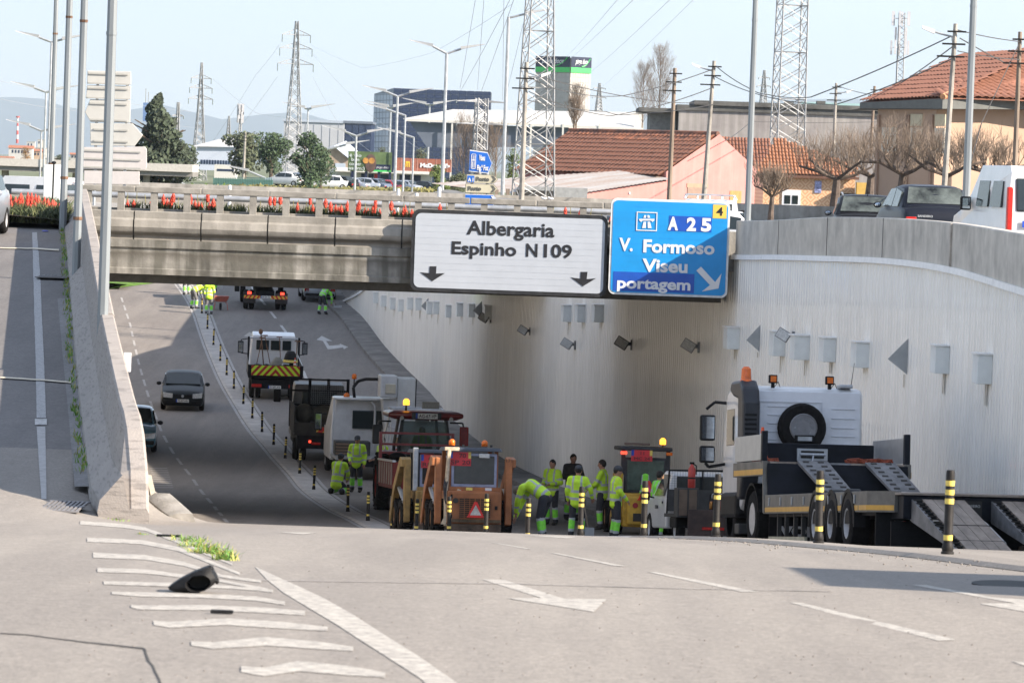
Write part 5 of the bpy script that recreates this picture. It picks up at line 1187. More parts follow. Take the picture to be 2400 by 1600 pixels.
# hedge and scrub strips
M_scr=folm('scrub',(.16,.15,.05))
b=MB(); rnd=random.Random(9)
for k in range(60):
    px=rnd.uniform(470,1060); p=at(px,446,440); leaf_cloud(b,(p.x,440+rnd.uniform(-6,6),p.z),(1.6,1.2,s_(rnd.uniform(8,16) if px<740 else rnd.uniform(4,8),440)),70,.22,rnd=rnd)
o=b.build('scrub',M_scr,recalc=False); o['kind']='stuff'; tag(o,'yellow green scrub along the verge behind the bridge','shrubs')
b=MB()
for k in range(9):
    p=at(180+k*40,440,430); leaf_cloud(b,(p.x,430,p.z-.3),(2.2,1.2,.8),60,.2,rnd=rnd)
o=b.build('grass_bank',folm('bank_green',(.10,.17,.03)),recalc=False); o['kind']='stuff'; tag(o,'bright green bank beyond the left lamp posts','grass')
b=MB()
for px in range(500,640,4): p=at(px,424,445); b.box(p.x-.03,p.x+.03,445,445.05,p.z-.5,p.z+.35)
p=at(500,424,445); p2=at(640,424,445); b.box(p.x,p2.x,445,445.03,p.z-.4,p.z+.3); tag(b.build('mesh_fence',mat('teal_fence',(.10,.22,.19),.7,var=.1)),'teal green fence behind the scrub','fence')
# grass verge seen under the bridge
b=MB(); rows=[]
for Y in frange(231,330,16):
    rows.append([(at(90,662,Y).x,Y,zroad(Y)+.5),(at(300,662,Y).x,Y,zroad(Y)+.3),(at(386,672,Y).x-(Y<233)*3,Y,zroad(Y)+.02)])
b.loft(rows,cap=False,closed=False); struct(b,'grass_verge',mat('verge_grass',(.10,.20,.02),.9,var=.3,scale=2,bump=.6,bscale=8))  # verge in a stronger green than the upper ground
b=MB(); rows=[]
for Y in frange(236.5,300,12): rows.append([(at(672,665,Y).x,Y,zroad(Y)+.12),(at(800,665,Y).x+2,Y,zroad(Y)+.5)])
b.loft(rows,cap=False,closed=False); struct(b,'grass_verge',MATS['verge_grass'])
# ================================================================ VEHICLES
def wheel(par,x,y,z,r,w,m=None,hub=.58,tread=0,dirty=False):
    """axle along x, outer face towards sign(x)"""
    s=1 if x>=0 else -1
    b=MB(); b.lathe([(-w/2,r*hub),(-w/2,r*.86),(-w/2+.03,r*.97),(-w*.2,r),(w*.2,r),(w/2-.03,r*.97),(w/2,r*.86),(w/2,r*hub)],(x,y,z),'x',22)
    if tread:
        for k in range(tread):
            a=2*PI*k/tread; 
            for sx in (-1,1):
                T=Matrix.Translation((x,y,z))@Matrix.Rotation(a+(.5*2*PI/tread if sx>0 else 0),4,'X')@Matrix.Translation((sx*w*.22,0,r*1.01))@Matrix.Rotation(.5*sx,4,'Z'); b.T=T; b.box(-w*.26,w*.26,-r*.05,r*.05,-r*.03,r*.035); b.T=None
    t=b.build('tyre',M_rubber,par,smooth=True,auto=True)
    b=MB(); b.lathe([(-s*w*.1,.01),(-s*w*.1,r*hub*.99),(s*w*.42,r*hub*1.0),(s*w*.42,r*hub*.90),(s*w*.18,r*hub*.80),(s*w*.16,r*.25),(s*w*.30,r*.22),(s*w*.30,.01)],(x,y,z),'x',18); b.build('rim',m or M_rim,par,smooth=True,auto=True)
    return t
def plate(par,txt,x,y,z,w=.52,h=.11,rear=True,bg=None,fg=None,rz=0,blue=True):
    g=bpy.data.objects.new('number_plate',None)
    b=MB(); b.box(x-w/2,x+w/2,y-.006,y+.006,z-h/2,z+h/2); o=b.build('number_plate',bg or M_plate,par)
    sy=-1 if rear else 1
    if blue:
        b=MB(); xx=x-sy*-w/2 if not rear else x-w/2
        x0=(x-w/2) if rear else (x+w/2-w*.09); b.box(x0,x0+w*.09,y+sy*.009-.002,y+sy*.009+.002,z-h/2,z+h/2); b.build('country_band',M_blueink,o)
    text(txt,'lettering',fg or M_ink,o,(x+ (w*.04 if rear else -w*.04),y+sy*.011,z-h*.32),h*.9,w*.8,rot=(PI/2,0,0 if rear else PI),off=.002,ext=.001)
    return o
def car(spec):
    c=dict(L=4.2,W=1.72,H=1.45,hood=1.0,belt=.92,front_hood=.72,ws=.75,roof=1.35,rg=.45,paint=M_white,tail=.35,label='',px=0,Y=0,rz=0,rx=0,wr=.31,rear_lights=True,name='parked_car',group=None,loc=None,cat='car')
    c.update(spec); L,W,H=c['L'],c['W']/2,c['H']; o=thing(c['name'],c['label'],c['cat'],c['loc'],c['rz'],c['rx'],c['group'])
    yf=L/2; y1=yf-c['hood']; y2=y1-c['ws']; y3=y2-c['roof']; y4=y3-c['rg']; yb=-L/2; be=c['belt']; wr=W*.80
    def ring(y,zb,w,zbelt,wt,zt,fl=1.0):
        h=[(0,zb),(w*.86,zb),(w*.97*fl,zb+.10),(w*fl,zb+(zbelt-zb)*.45),(w*.985*fl,zbelt-.10),(w*.95*fl,zbelt),(wt,zt-.06 if zt>zbelt+.1 else zbelt+.01),(wt*.86,zt-.01),(wt*.45,zt+.012),(0,zt+.018)]
        return [(x,y,z) for x,z in h]+[(-x,y,z) for x,z in h[-2:0:-1]]
    fh=c['front_hood']
    R=[ring(yf,.30,W*.80,fh-.18,W*.70,fh-.12),ring(yf-.07,.22,W*.93,fh-.08,W*.82,fh-.02),ring(yf-.25,.2,W*.99,fh,W*.88,fh+.06),ring(y1+.05,.2,W,be-.02,W*.90,be+.03),ring(y1-.001,.2,W,be,W*.88,be+.04)]
    R+=[ring(y1-c['ws']*.5,.2,W,be+.005,(W*.88+wr)/2,(be+.04+H-.06)/2+.02),ring(y2,.2,W,be+.01,wr,H-.05),ring((y2+y3)/2,.2,W,be+.02,wr,H),ring(y3,.2,W,be+.03,wr*.98,H-.04)]
    R+=[ring((y3+y4)/2,.2,W*.99,be+.04,(wr+W*.82)/2,(H-.04+be+.08)/2+.04),ring(y4,.22,W*.98,be+.04,W*.82,be+.09)]
    if yb<y4-.25: R+=[ring(yb+.15,.24,W*.96,be+.0,W*.82,be+.05)]
    R+=[ring(yb+.04,.28,W*.92,be-.12,W*.80,be-.06),ring(yb,.34,W*.84,be-.26,W*.74,be-.22)]
    b=MB(); b.loft(R); body=b.build('body',c['paint'],o,smooth=True,auto=True)
    def off(pts,d,nm,m):
        P=[Vector(p) for p in pts]; n=(P[1]-P[0]).cross(P[2]-P[0]).normalized(); n=-n if n.dot(sum(P,Vector())/len(P)-Vector((0,0,be-.3)))<0 else n; b=MB(); k=len(P); b.add([p+n*d for p in P]+[p+n*(d-.06) for p in P],[list(range(k)),list(range(k,2*k))[::-1]]+[(i,(i+1)%k,k+(i+1)%k,k+i) for i in range(k)]); return b.build(nm,m,o)
    # glazing
    off([(-W*.80,y1-.04,be+.07),(W*.80,y1-.04,be+.07),(wr*.88,y2+.03,H-.075),(-wr*.88,y2+.03,H-.075)],.030,'windscreen',M_glass)
    off([(W*.78,y4+.06,be+.12),(-W*.78,y4+.06,be+.12),(-wr*.86,y3-.03,H-.085),(wr*.86,y3-.03,H-.085)],.05,'rear_window',M_glass)
    for s in (-1,1):
        ym=(y2+y3)/2
        for (ya,yb_) ,nm_ in (((y1-.22,ym+.03),'front_side_window'),((ym-.03,y4+.35 if c['rg']<.6 else y3-.1),'rear_side_window')):
            fr=lambda y: min(1,max(.0,(y1-y)/(c['ws'])))if y>y2 else (1 if y>y3 else max(.0,(y-y4)/c['rg']))
            xa=lambda y,u: s*((W*.95)+(wr*1.0-W*.95)*u+.012)
            ztop=lambda y: be+.03+(H-.13-be)*fr(y)
            pts=[(xa(ya,.06),ya,be+.05),(xa(yb_,.06),yb_,be+.06),(xa(yb_,.9*fr(yb_)),yb_-.0,ztop(yb_)),(xa(y2,.9),min(y2,ya) if y2>yb_ else yb_+.01,H-.115 if y2<ya else ztop(ya)),]
            if s<0: pts=pts[::-1]
            off(pts,.012 if True else 0,nm_,M_glass)
        b=MB(); b.ell((s*(W+.10),y1-.30,be+.07),(.10,.06,.075),8,6); b.build('wing_mirror',c.get('mirror',c['paint']),o,smooth=True)
        b=MB(); b.ell((s*(W+.10),y1-.345,be+.07),(.075,.025,.055),8,6); b.build('mirror_glass',M_mirror,o)
        # lights
        b=MB(); b.hexa([(s*W*.46,yf-.06,fh-.22),(s*W*.88,yf-.13,fh-.20),(s*W*.46,yf+.03,fh-.22),(s*W*.88,yf-.0,fh-.20),(s*W*.46,yf-.12,fh-.04),(s*W*.90,yf-.19,fh-.01),(s*W*.46,yf+.0,fh-.05),(s*W*.90,yf-.05,fh-.02)]); b.build('headlight',M_clear,o)
        b=MB(); b.box(min(s*W*.62,s*W*.90),max(s*W*.62,s*W*.90),yb-.0,yb+.09,be-.36,be-.17); b.build('tail_light',M_red,o,bev=.015)
    b=MB(); b.box(-W*.42,W*.42,yf-.05,yf+.005,fh-.20,fh-.08); b.build('grille',M_black,o)
    b=MB(); b.box(-W*.86,W*.86,yf-.10,yf+.03,.30,.44); b.build('front_bumper',c.get('bumper',M_black),o,bev=.03)
    b=MB(); b.box(-W*.86,W*.86,yb-.03,yb+.10,.32,.46); b.build('rear_bumper',c.get('bumper',M_black),o,bev=.03)
    for y in (yf-.78,yb+.75):
        for s in (-1,1):
            wheel(o,s*(W-.10),y,c['wr'],c['wr'],.2)
    return o
def slope(Y,zf=None):
    return math.atan((-hroad(Y+1)+hroad(Y-1))/2)
M_dkgreen=mat('dark_green_paint',(.006,.009,.009),.4,coat=.1,spec=.25,var=.1,scale=2); M_blue=mat('teal_blue_paint',(.09,.20,.26),.25,coat=.8,var=.1,scale=2)
M_silver=mat('silver_paint',(.42,.45,.50),.3,metal=.5,coat=.6,var=.05); M_navyp=mat('navy_paint',(.008,.010,.018),.4,coat=.1,spec=.25,var=.1,scale=2); M_blackp=mat('black_paint',(.008,.008,.010),.4,coat=.1,spec=.25,var=.1,scale=2); M_redp=mat('red_paint',(.30,.015,.02),.3,coat=.6,var=.1); M_greyp=mat('grey_paint',(.10,.13,.18),.3,coat=.6,var=.1)
# dark green saloon driving towards us
p=gx(428,168); cr_=math.atan((XM(166)-XM(170))/4)
o=car(dict(L=4.1,W=1.70,H=1.41,paint=M_dkgreen,label='dark green saloon car driving up the underpass towards the camera',loc=p,rz=PI+.07,rx=-slope(168),name='saloon_car',mirror=M_black,hood=1.12,belt=.90,front_hood=.74))
plate(o,'75-07-HH',0,2.09,.42,.5,.115,rear=False)
b=MB(); b.lathe([(0,.055),(.02,.055)],(0,2.06,.60),'y',12); b.build('round_badge',M_steel,o)
for x in (-.35,.32):
    b=MB(); b.ell((x,.15,1.05),(.17,.12,.2),8,6); b.ell((x,.15,1.27),(.09,.1,.11),8,6); b.build('occupant',mat('occupant_dark',(.12,.07,.05),.8,var=.3),o)
# blue car half hidden by the barrier
p=gx(318,148.5); car(dict(L=3.9,W=1.72,H=1.5,paint=M_blue,label='blue hatchback half hidden behind the left concrete barrier',loc=p-Vector((.15,0,0)),rz=PI+.1,rx=-slope(148),name='hatchback_car',mirror=M_black,hood=.9,roof=1.5))
# silver car at the left edge on the slip road
p=at(10,560,92); car(dict(L=4.0,W=1.72,H=1.46,paint=M_silver,label='silver car cut off by the left frame edge on the slip road',loc=(at(-98,560,93).x,93,-hleft(93)),rz=PI-.04,rx=-.04,name='silver_car',hood=.95))
# silver estate beyond the bridge
p=gx(742,229); o=car(dict(L=4.2,W=1.8,H=1.55,paint=M_silver,label='silver hatchback parked beyond the bridge next to a yellow sign',loc=p+Vector((0,0,.03)),rz=.12,rx=slope(229),name='silver_hatchback'))
# right upper road cars
gU=lambda px,Y: Vector((at(px,480,Y).x,Y,-hupR(Y)))
o=car(dict(L=4.3,W=1.84,H=1.62,paint=M_blackp,label='black crossover car with silver roof rails behind the right parapet',loc=gU(2030,117),rz=-.06,name='crossover_car',belt=1.02,wr=.35,rg=.5,ws=.7))
for s in (-1,1): b=MB(); b.tube([(s*.66,.6,1.60),(s*.68,.5,1.66),(s*.68,-1.1,1.66),(s*.66,-1.3,1.6)],.02,6); b.build('roof_rail',M_alu,o)
b=MB(); b.cyl((0,-1.25,1.6),(0,-1.4,1.78),.012,.006,5); b.build('aerial',M_black,o)
b=MB(); b.lathe([(0,.06),(-.02,.06),(-.02,.045),(0,.045)],(0,-2.16,.92),'y',14); b.build('round_badge',M_alu,o)
b=MB(); b.box(-.92,-.3,-2.17,-2.08,.86,.93); b.box(.3,.92,-2.17,-2.08,.86,.93); b.build('light_strip',M_red,o)
o=car(dict(L=4.0,W=1.80,H=1.58,paint=M_navyp,label='dark navy hatchback seen from behind between the crossover and the white van',loc=gU(2166,102),rz=.10,name='navy_hatchback',belt=1.0,wr=.34,rg=.42,mirror=M_black))
text('SANDERO','lettering',M_alu,o,(-.36,-2.01,.83),.07,.36,off=.002)
M_rg=mat('rear_glass_interior',(.085,.10,.095),.12,var=.6,scale=1.6,spec=.5)
for c_ in bpy.data.objects:
    if c_.parent and c_.parent.name in ('crossover_car','navy_hatchback') and 'window' in c_.name: c_.data.materials[0]=M_rg
# parked cars by the restaurant
i=0
for px,py,m,l in ((668,430,M_white,'white parked car at the left end of the far car park'),(685,431,M_greyp,'grey parked car next to the white one in the far car park'),(775,438,M_white,'white parked car below the billboard'),(797,440,M_dkgreen,'dark green parked car below the billboard'),(822,443,M_silver,'first silver parked car left of the lamp post in the far car park'),(848,443,M_silver,'large silver parked car in the middle of the far car park'),(874,445,M_greyp,'grey parked car right of the silver one'),(898,448,M_redp,'red parked car in the far car park'),(926,449,M_greyp,'dark parked car right of the red one'),(945,449,M_silver,'silver parked car between two lamp posts'),(985,451,M_navyp,'dark blue parked car near the young green tree')):
    if i==0:
        base=car(dict(L=4.2,W=1.75,H=1.5,paint=m,label=l,loc=at(px,py+6,455),rz=1.2,name='parked_car',group='cars in the far car park')); bk=kids(base)
    else:
        r=base.copy(); COL.objects.link(r); r.location=at(px,py+6,455+i*.6); r.rotation_euler=(0,0,1.2+(i%3)*.25-.2); r['label']=l
        for k_ in bk:
            if k_.name.startswith(('rim','mirror_glass','grille')): continue
            c_=k_.copy(); COL.objects.link(c_); c_.parent=r
            if k_.name.startswith(('body','wing')): 
                c_.data=k_.data.copy(); c_.data.materials[0]=m
    i+=1
def van(name,lab,loc,rz,L,W,H,paint,rx=0,roofw=.86,plate_txt=None):
    o=thing(name,lab,'van',loc,rz,rx); w=W/2
    P=[(-L/2,.35),(-L/2-.02,1.0),(-L/2+.10,H-.12),(-L/2+.28,H),(L/2-1.75,H+.0),(L/2-1.05,1.08),(L/2-.12,.88),(L/2,.6),(L/2,.3)]
    def sec(x,k): return [(x,y,z) for y,z in P]
    rings=[]
    for xx,ins in ((-w,.06),(-w*.985,0),(w*.985,0),(w,.06)): rings.append([(xx*(1-(.13 if z>1.15 else 0)*(abs(xx)>0)*((z-1.15)/(H-1.15) if z>1.15 else 0)),y*(1-ins*.1),z) for y,z in P])
    b=MB(); b.loft(rings); b.build('body',paint,o,bev=.05)
    tx=lambda z: w*(1-.13*(z-1.15)/(H-1.15)) if z>1.15 else w
    yb=lambda z: -L/2-.02+.12*(z-1.0)/(H-1.12)
    for s in (-1,1):
        b=MB(); x0,x1=(.05,w*.80) if s>0 else (-w*.80,-.05); z0,z1=1.02,H-.22
        b.hexa([(x0,yb(z0)-.035,z0),(x1,yb(z0)-.035,z0),(x0,yb(z0)+.03,z0),(x1,yb(z0)+.03,z0),(x0,yb(z1)-.035,z1),(x1*.96,yb(z1)-.035,z1),(x0,yb(z1)+.03,z1),(x1*.96,yb(z1)+.03,z1)]); b.build('rear_window',M_glass,o,bev=.03)
        b=MB(); X0=s*w*.88; X1=s*w*1.0; b.box(min(X0,X1)-.0,max(X0,X1)+.0,-L/2-.05,-L/2+.06,.62,1.45); b.build('tail_light',M_red,o,bev=.02)
        for ya,yb2 in ((-L/2+.45,-L/2+1.25),(-L/2+1.4,L/2-1.75)):
            z0,z1=1.08,H-.28; b=MB(); xa=s*(tx(z0)+.004); xb=s*(tx(z1)+.012)
            b.hexa([(xa,ya,z0),(xa-s*.03,ya,z0),(xa,yb2,z0),(xa-s*.03,yb2,z0),(xb,ya+.06,z1),(xb-s*.03,ya+.06,z1),(xb,yb2-.06,z1),(xb-s*.03,yb2-.06,z1)]); b.build('side_window',M_glass,o)
        b=MB(); b.box(min(s*w,s*(w+.2)),max(s*w,s*(w+.2)),L/2-1.45,L/2-1.35,1.0,1.25); b.build('wing_mirror',M_black,o,bev=.03); b=MB(); b.box(min(s*(w+.03),s*(w+.17)),max(s*(w+.03),s*(w+.17)),L/2-1.465,L/2-1.452,1.03,1.22); b.build('mirror_glass',M_mirror,o)
        for y in (-L/2+.7,L/2-.75): wheel(o,s*(w-.1),y,.32,.32,.2)
    b=MB(); b.box(-w*.95,w*.95,-L/2-.08,-L/2+.05,.35,.58); b.build('rear_bumper',M_silver if paint is not M_silver else M_black,o,bev=.03)
    b=MB(); b.box(-.30,.18,-L/2-.055,-L/2-.03,H-.14,H-.08); b.build('brake_light',M_red,o)
    b=MB(); b.box(-.05,.02,-L/2-.05,-L/2-.02,.9,.97); b.build('door_handle',M_black,o)
    b=MB(); b.box(-w*.55,-.02,-L/2-.045,-L/2-.028,.905,.925); b.build('door_trim',M_greyp,o)
    if plate_txt: plate(o,plate_txt,-.32,-L/2-.055,.80,.52,.12)
    return o
vp=at(2402,480,93.5); vv_=van('white_van','white van with split rear doors at the right edge behind the parapet',(vp.x,93.5,-1.72),.14,4.0,1.72,1.83,M_white,plate_txt='98-BN-10'); vv_.scale=(1.2,1.2,1.2)
o=van('white_van','white van roof showing behind the red flowers on the left',(at(52,470,150).x,150,-2.75),1.25,4.2,1.75,1.95,M_white)
# white pick-up with roof rack behind the blue sign
def pickup_rack():
    q=gU(1665,132); o=thing('roof_rack_pickup','white pickup with a tubular roof rack partly behind the blue sign','pickup truck',(q.x,132,-2.28),-.1)
    b=MB(); b.loft([[( -.88,y,.5),(.88,y,.5),(.88,y,1.0),(.78,y,zz_),(-.78,y,zz_),(-.88,y,1.0)] for y,zz_ in ((-2.4,1.02),(-.6,1.02),(-.55,1.55),(.5,1.6),(1.1,1.05),(2.3,.95))]); b.build('body',M_white,o,bev=.04)
    b=MB(); b.box(-.7,.7,-.60,-.56,1.12,1.48); b.build('rear_window',M_glass,o)
    b=MB()
    for x in (-.75,-.38,0,.38,.75): b.tube([(x,-.5,1.62),(x,-.45,1.74),(x,.4,1.74)],.022,5)
    for y in (-.48,.4): b.tube([(-.8,y,1.6),(-.72,y,1.74),(.72,y,1.74),(.8,y,1.6)],.025,5)
    b.build('roof_rack',M_alu,o)
    for s in (-1,1):
        for y in (-1.5,1.5): wheel(o,s*.78,y,.35,.35,.2)
    b=MB(); b.box(.9,1.08,.6,.7,1.1,1.3); b.build('wing_mirror',M_black,o)
pickup_rack()
q=gU(1432,138); car(dict(L=4.0,W=1.7,H=1.4,paint=M_navyp,label='dark blue car glimpsed between the two overhead signs',loc=(q.x,138,-2.75),rz=-.3,name='blue_car'))
q=at(1745,505,125); o=thing('white_bonnet_car','white car bonnet and roof showing between the blue sign and the parapet','car',(q.x-1.1,125,-2.45),1.4)
for ch in kids(base): 
    c_=ch.copy(); COL.objects.link(c_); c_.parent=o
    if ch.name.startswith(('body','wing')): c_.data=ch.data.copy(); c_.data.materials[0]=M_white
# ------------------------------------------------ generic lorry pieces
def bx(par,nm,m,x0,x1,y0,y1,z0,z1,bev=0):
    b=MB(); b.box(min(x0,x1),max(x0,x1),min(y0,y1),max(y0,y1),min(z0,z1),max(z0,z1)); return b.build(nm,m,par,bev=bev)
def hazard(par,x0,x1,y,z0,z1,n,lit=False,c1=None,c2=None,up=True):
    c1=c1 or mat('hazard_red',(.55,.03,.015),.4,var=.05); c2=c2 or mat('hazard_yellow',(.75,.50,.05),.4,var=.05)
    o=bx(par,'marker_board',c2,x0,x1,y-.01,y+.01,z0,z1); W=(x1-x0)/n; h=z1-z0
    for k in range(n):
        a=x0+W*k; b=MB(); 
        p=[(a,z0),(a+W*.5,z0),(min(a+W*.5+h,x1),z0+(min(a+W*.5+h,x1)-(a+W*.5))),(min(a+h,x1),z0+min(h,x1-a))] if up else [(a,z1),(a+W*.5,z1),(a+W,z0),(a+W*.5,z0)]
        if up: p=[(a,z0),(a+W*.5,z0),(a+W,z1),(a+W*.5,z1)]
        b.prism(p,y-.016,y-.011,'y'); b.build('stripe',c1,o)
    return o
M_dkgrey=mat('dark_grey_steel',(.04,.04,.04),.6,var=.3,scale=4)
# far tipper lorry
p=gx(617,223); o=thing('tipper_lorry','loaded tipper lorry with lit rear lights driving away under the bridge','lorry',p,.10,slope(223))
bx(o,'chassis',M_chassis,-.45,.45,-2.6,3,.7,1.0)
for s in (-1,1):
    for dx in (0,.3): wheel(o,s*(.98-dx),-1.6,.5,.5,.26)
    wheel(o,s*1.0,2.6,.5,.5,.26)
    bx(o,'rear_light',M_redlit,s*.95,s*.75,-2.72,-2.66,.84,.98)
b=MB(); b.loft([[(-1.2,y,1.25),(1.2,y,1.25),(1.25,y,2.5),(-1.25,y,2.5)] for y in (-2.6,1.8)]); b.build('body',mat('earthy_tipper',(.12,.08,.06),.85,var=.4,scale=2),o)
for k in range(5): bx(o,'body_rib',mat('earthy_rib',(.17,.12,.09),.85,var=.3),-1.1+k*.5,-.98+k*.5,-2.68,-2.6,1.3,2.4)
hazard(o,-1.12,-.28,-2.68,.62,.78,4); hazard(o,.25,1.12,-2.68,.62,.78,4,up=False); plate(o,'89-ZA-GL',0,-2.7,.72)
bx(o,'cab',M_dkgreen,-1.22,1.22,2.0,3.9,.9,2.9,.05); bx(o,'mud_flap',M_dkgrey,-1.15,-.5,-2.3,-2.27,.35,.9); bx(o,'mud_flap',M_dkgrey,.5,1.15,-2.3,-2.27,.35,.9)
bx(o,'side_box',M_dkgreen,-1.45,-1.2,1.9,2.9,.6,2.2)
# white flatbed works lorry with chevron board
p=gx(640,175); o=thing('works_lorry','white flatbed works lorry with red and yellow chevron tailboard driving away','lorry',p,.085,slope(175))
for s in (-1,1):
    for dx in (0,.26): wheel(o,s*(.92-dx),-1.3,.38,.38,.2)
    wheel(o,s*.85,2.3,.38,.38,.22)
bx(o,'chassis',M_chassis,-.95,.95,-2.2,2.4,.45,.82)
bx(o,'bed',M_chassis,-1.1,1.1,-2.3,1.2,.88,1.0)
for s in (-1,1):
    bx(o,'side_board',M_dkgrey,s*1.1,s*1.06,-2.28,1.2,1.0,1.42); b=MB(); b.tube([(s*1.08,-2.2,1.42),(s*.98,1.2,1.62)],.02,5); b.build('side_rail',M_alu,o)
cb=bx(o,'tailboard',M_chassis,-1.12,1.12,-2.36,-2.31,.95,1.42)
M_fy=mat('fluo_yellow_board',(.48,.68,.03),.5,var=.04,emit=0); M_cr=mat('chevron_red',(.32,.012,.01),.5,var=.05)
bb=bx(o,'chevron_board',M_fy,-.98,.98,-2.385,-2.365,1.0,1.40)
for s in (-1,1):
    for k in range(-1,5):
        # red stripes leaning towards the centre
        xa=.02+k*.27; 
        poly=[(xa,1.40),(xa+.135,1.40),(xa+.135+.36,1.0),(xa+.36,1.0)]
        # clip to board
        def clip(poly,f,ge):
            out=[]
            for i in range(len(poly)):
                a=poly[i]; c=poly[(i+1)%len(poly)]; ia=f(a)>=0; ic=f(c)>=0
                if ia: out.append(a)
                if ia!=ic:
                    t=f(a)/(f(a)-f(c)); out.append((a[0]+(c[0]-a[0])*t,a[1]+(c[1]-a[1])*t))
            return out
        q_=clip(clip(poly,lambda p_:p_[0]-.0,1),lambda p_:.98-p_[0],1)
        if len(q_)>2: b=MB(); b.prism([(s*x_,z_) for x_,z_ in q_],-2.392,-2.386,'y'); b.build('chevron_stripe',M_cr,bb)
for s in (-1,1): bx(o,'rear_light',M_red,s*.95,s*.55,-2.33,-2.28,.52,.64)
plate(o,'71-87-XV',-.02,-2.30,.53,.52,.12)
b=MB(); b.loft([[(-w_,y,.6),(w_,y,.6),(w_,y,1.4),(w_*.9,y,zz_),(-w_*.9,y,zz_),(-w_,y,1.4)] for y,w_,zz_ in ((1.45,.98,2.35),(2.6,.98,2.42),(3.1,.98,2.2),(3.5,.95,1.3))]); b.build('cab',M_white,o,bev=.05)
bx(o,'rear_window',M_glass,-.72,-.2,1.40,1.44,1.75,2.15,.02); bx(o,'rear_window',M_glass,-.12,.28,1.40,1.44,1.75,2.15,.02); bx(o,'rear_window',M_glass,.36,.72,1.40,1.44,1.75,2.15,.02)
b=MB(); b.tube([(-1.05,1.25,1.4),(-1.02,1.25,2.25),(.98,1.25,2.25),(1.02,1.25,1.4)],.035,6); b.build('head_frame',M_alu,o)
bx(o,'frame_post',M_chassis,-1.08,-1.0,1.2,1.28,1.0,2.3); bx(o,'frame_post',M_chassis,1.0,1.08,1.2,1.28,1.0,2.3)
for s,zc in ((-1,1.75),(1,1.75)):
    b=MB(); b.tube([(s*.98,2.9,2.1),(s*1.32,2.7,2.05),(s*1.32,2.7,1.5),(s*.98,2.9,1.45)],.02,5); b.build('mirror_arm',M_black,o); bx(o,'wing_mirror',M_black,s*1.22,s*1.45,2.66,2.72,1.5,2.0,.02); bx(o,'mirror_glass',M_mirror,s*1.25,s*1.42,2.64,2.655,1.54,1.95)
# load on the lorry: each its own thing
def wpt(o,v): return o.matrix_basis@Vector(v) if False else (Matrix.Translation(o.location)@o.rotation_euler.to_matrix().to_4x4())@Vector(v)
def on(o,v,name,lab,cat,build,rz=0,group=None):
    p=wpt(o,v); t=thing(name,lab,cat,p,o.rotation_euler.z+rz,o.rotation_euler.x,group); build(t); return t
wl=o
def sandpile(t):
    b=MB(); rnd=random.Random(2); rings=[]
    for z,r in ((0,.5),(.2,.42),(.45,.24),(.62,.08)): rings.append([(r*math.cos(a*.524)*rnd.uniform(.9,1.1),r*.8*math.sin(a*.524),z) for a in range(12)])
    b.loft(rings); b.build('heap',mat('grey_tarp',(.20,.19,.16),.9,var=.2,scale=3,bump=.4,bscale=8),t,smooth=True)
on(wl,(.12,-.6,1.0),'covered_heap','grey covered heap in the middle of the white lorry bed','heap',sandpile)
def cone(t,h=.5):
    b=MB(); b.box(-h*.28,h*.28,-h*.28,h*.28,0,h*.05); b.build('foot',mat('cone_foot',(.35,.10,.05),.7),t)
    for k in range(5): 
        b=MB(); z0=h*.05+h*.95*k/5; z1=h*.05+h*.95*(k+1)/5; r=lambda z:h*(.19-.15*z/h); b.cyl((0,0,z0),(0,0,z1),r(z0),r(z1),14); b.build('cone_band',mat('cone_orange',(.72,.10,.03),.6,var=.1) if k%2==0 else M_whiteink,t,smooth=True,auto=True)
on(wl,(.78,-2.1,1.35),'traffic_cone','small orange traffic cone at the right corner of the white lorry bed','traffic cone',lambda t:cone(t,.38))
def tools(t):
    b=MB(); b.tube([(0,0,0),(-.15,.1,1.35)],.025,6); b.ell((-.16,.1,1.42),(.09,.06,.12),8,6); b.build('post',M_rust,t)
on(wl,(-.4,1.0,1.1),'road_post','dark post with a round head standing behind the lorry cab','post',tools)
for k,(x,z,rt) in enumerate(((-.75,.7,.25),(-.1,.8,-.3),(.3,.75,-.1),(.85,.6,.1))):
    def tl(t,z=z,rt=rt): b=MB(); b.tube([(0,0,-.1),(rt,.3,z+.5)],.018,5); b.box(rt-.12,rt+.12,.28,.31,z+.48,z+.53); b.build('handle',M_rust,t)
    on(wl,(x,.3,1.1),'long_handled_tool',['leftmost long tool propped on the white lorry bed','long tool leaning beside the heap','thin long tool right of the heap','rightmost long tool on the white lorry bed'][k],'tool',tl,group='tools on the white lorry')
def drum(t):
    b=MB(); b.lathe([(-.35,.01),(-.35,.2),(0,.3),(.3,.22),(.42,.14)],(0,0,.45),'z',14); b.build('drum',M_black,t,smooth=True); b=MB(); b.lathe([(.0,.305),(.0,.31),(.1,.29),(.1,.28)],(0,0,.42),'z',14); b.build('yellow_ring',M_yellow,t)
on(wl,(.62,-1.1,1.05),'mixer_drum','black concrete mixer drum with a yellow ring on the white lorry','mixer',drum,rz=.5)
def tyr(t):
    for x in (-.2,.1): b=MB(); b.lathe([(-.06,.08),(-.06,.16),(.06,.16),(.06,.08)],(x,0,.2),'x',14); b.build('wheel',M_rubber,t)
    b=MB(); b.tube([(-.2,0,.2),(-.1,.1,.42),(.15,.1,.4)],.02,5); b.build('frame',M_alu,t)
on(wl,(.4,-2.0,1.05),'machine_cart','small two wheeled machine by the chevron board','cart',tyr)
on(wl,(-.7,-1.5,1.05),'black_sack','black sacks on the left of the lorry bed','sacks',lambda t:(lambda b:(b.ell((0,0,.15),(.3,.3,.2),10,7),b.ell((.35,.1,.15),(.22,.25,.2),10,7),b.build('sack',M_black,t,smooth=True)))(MB()))
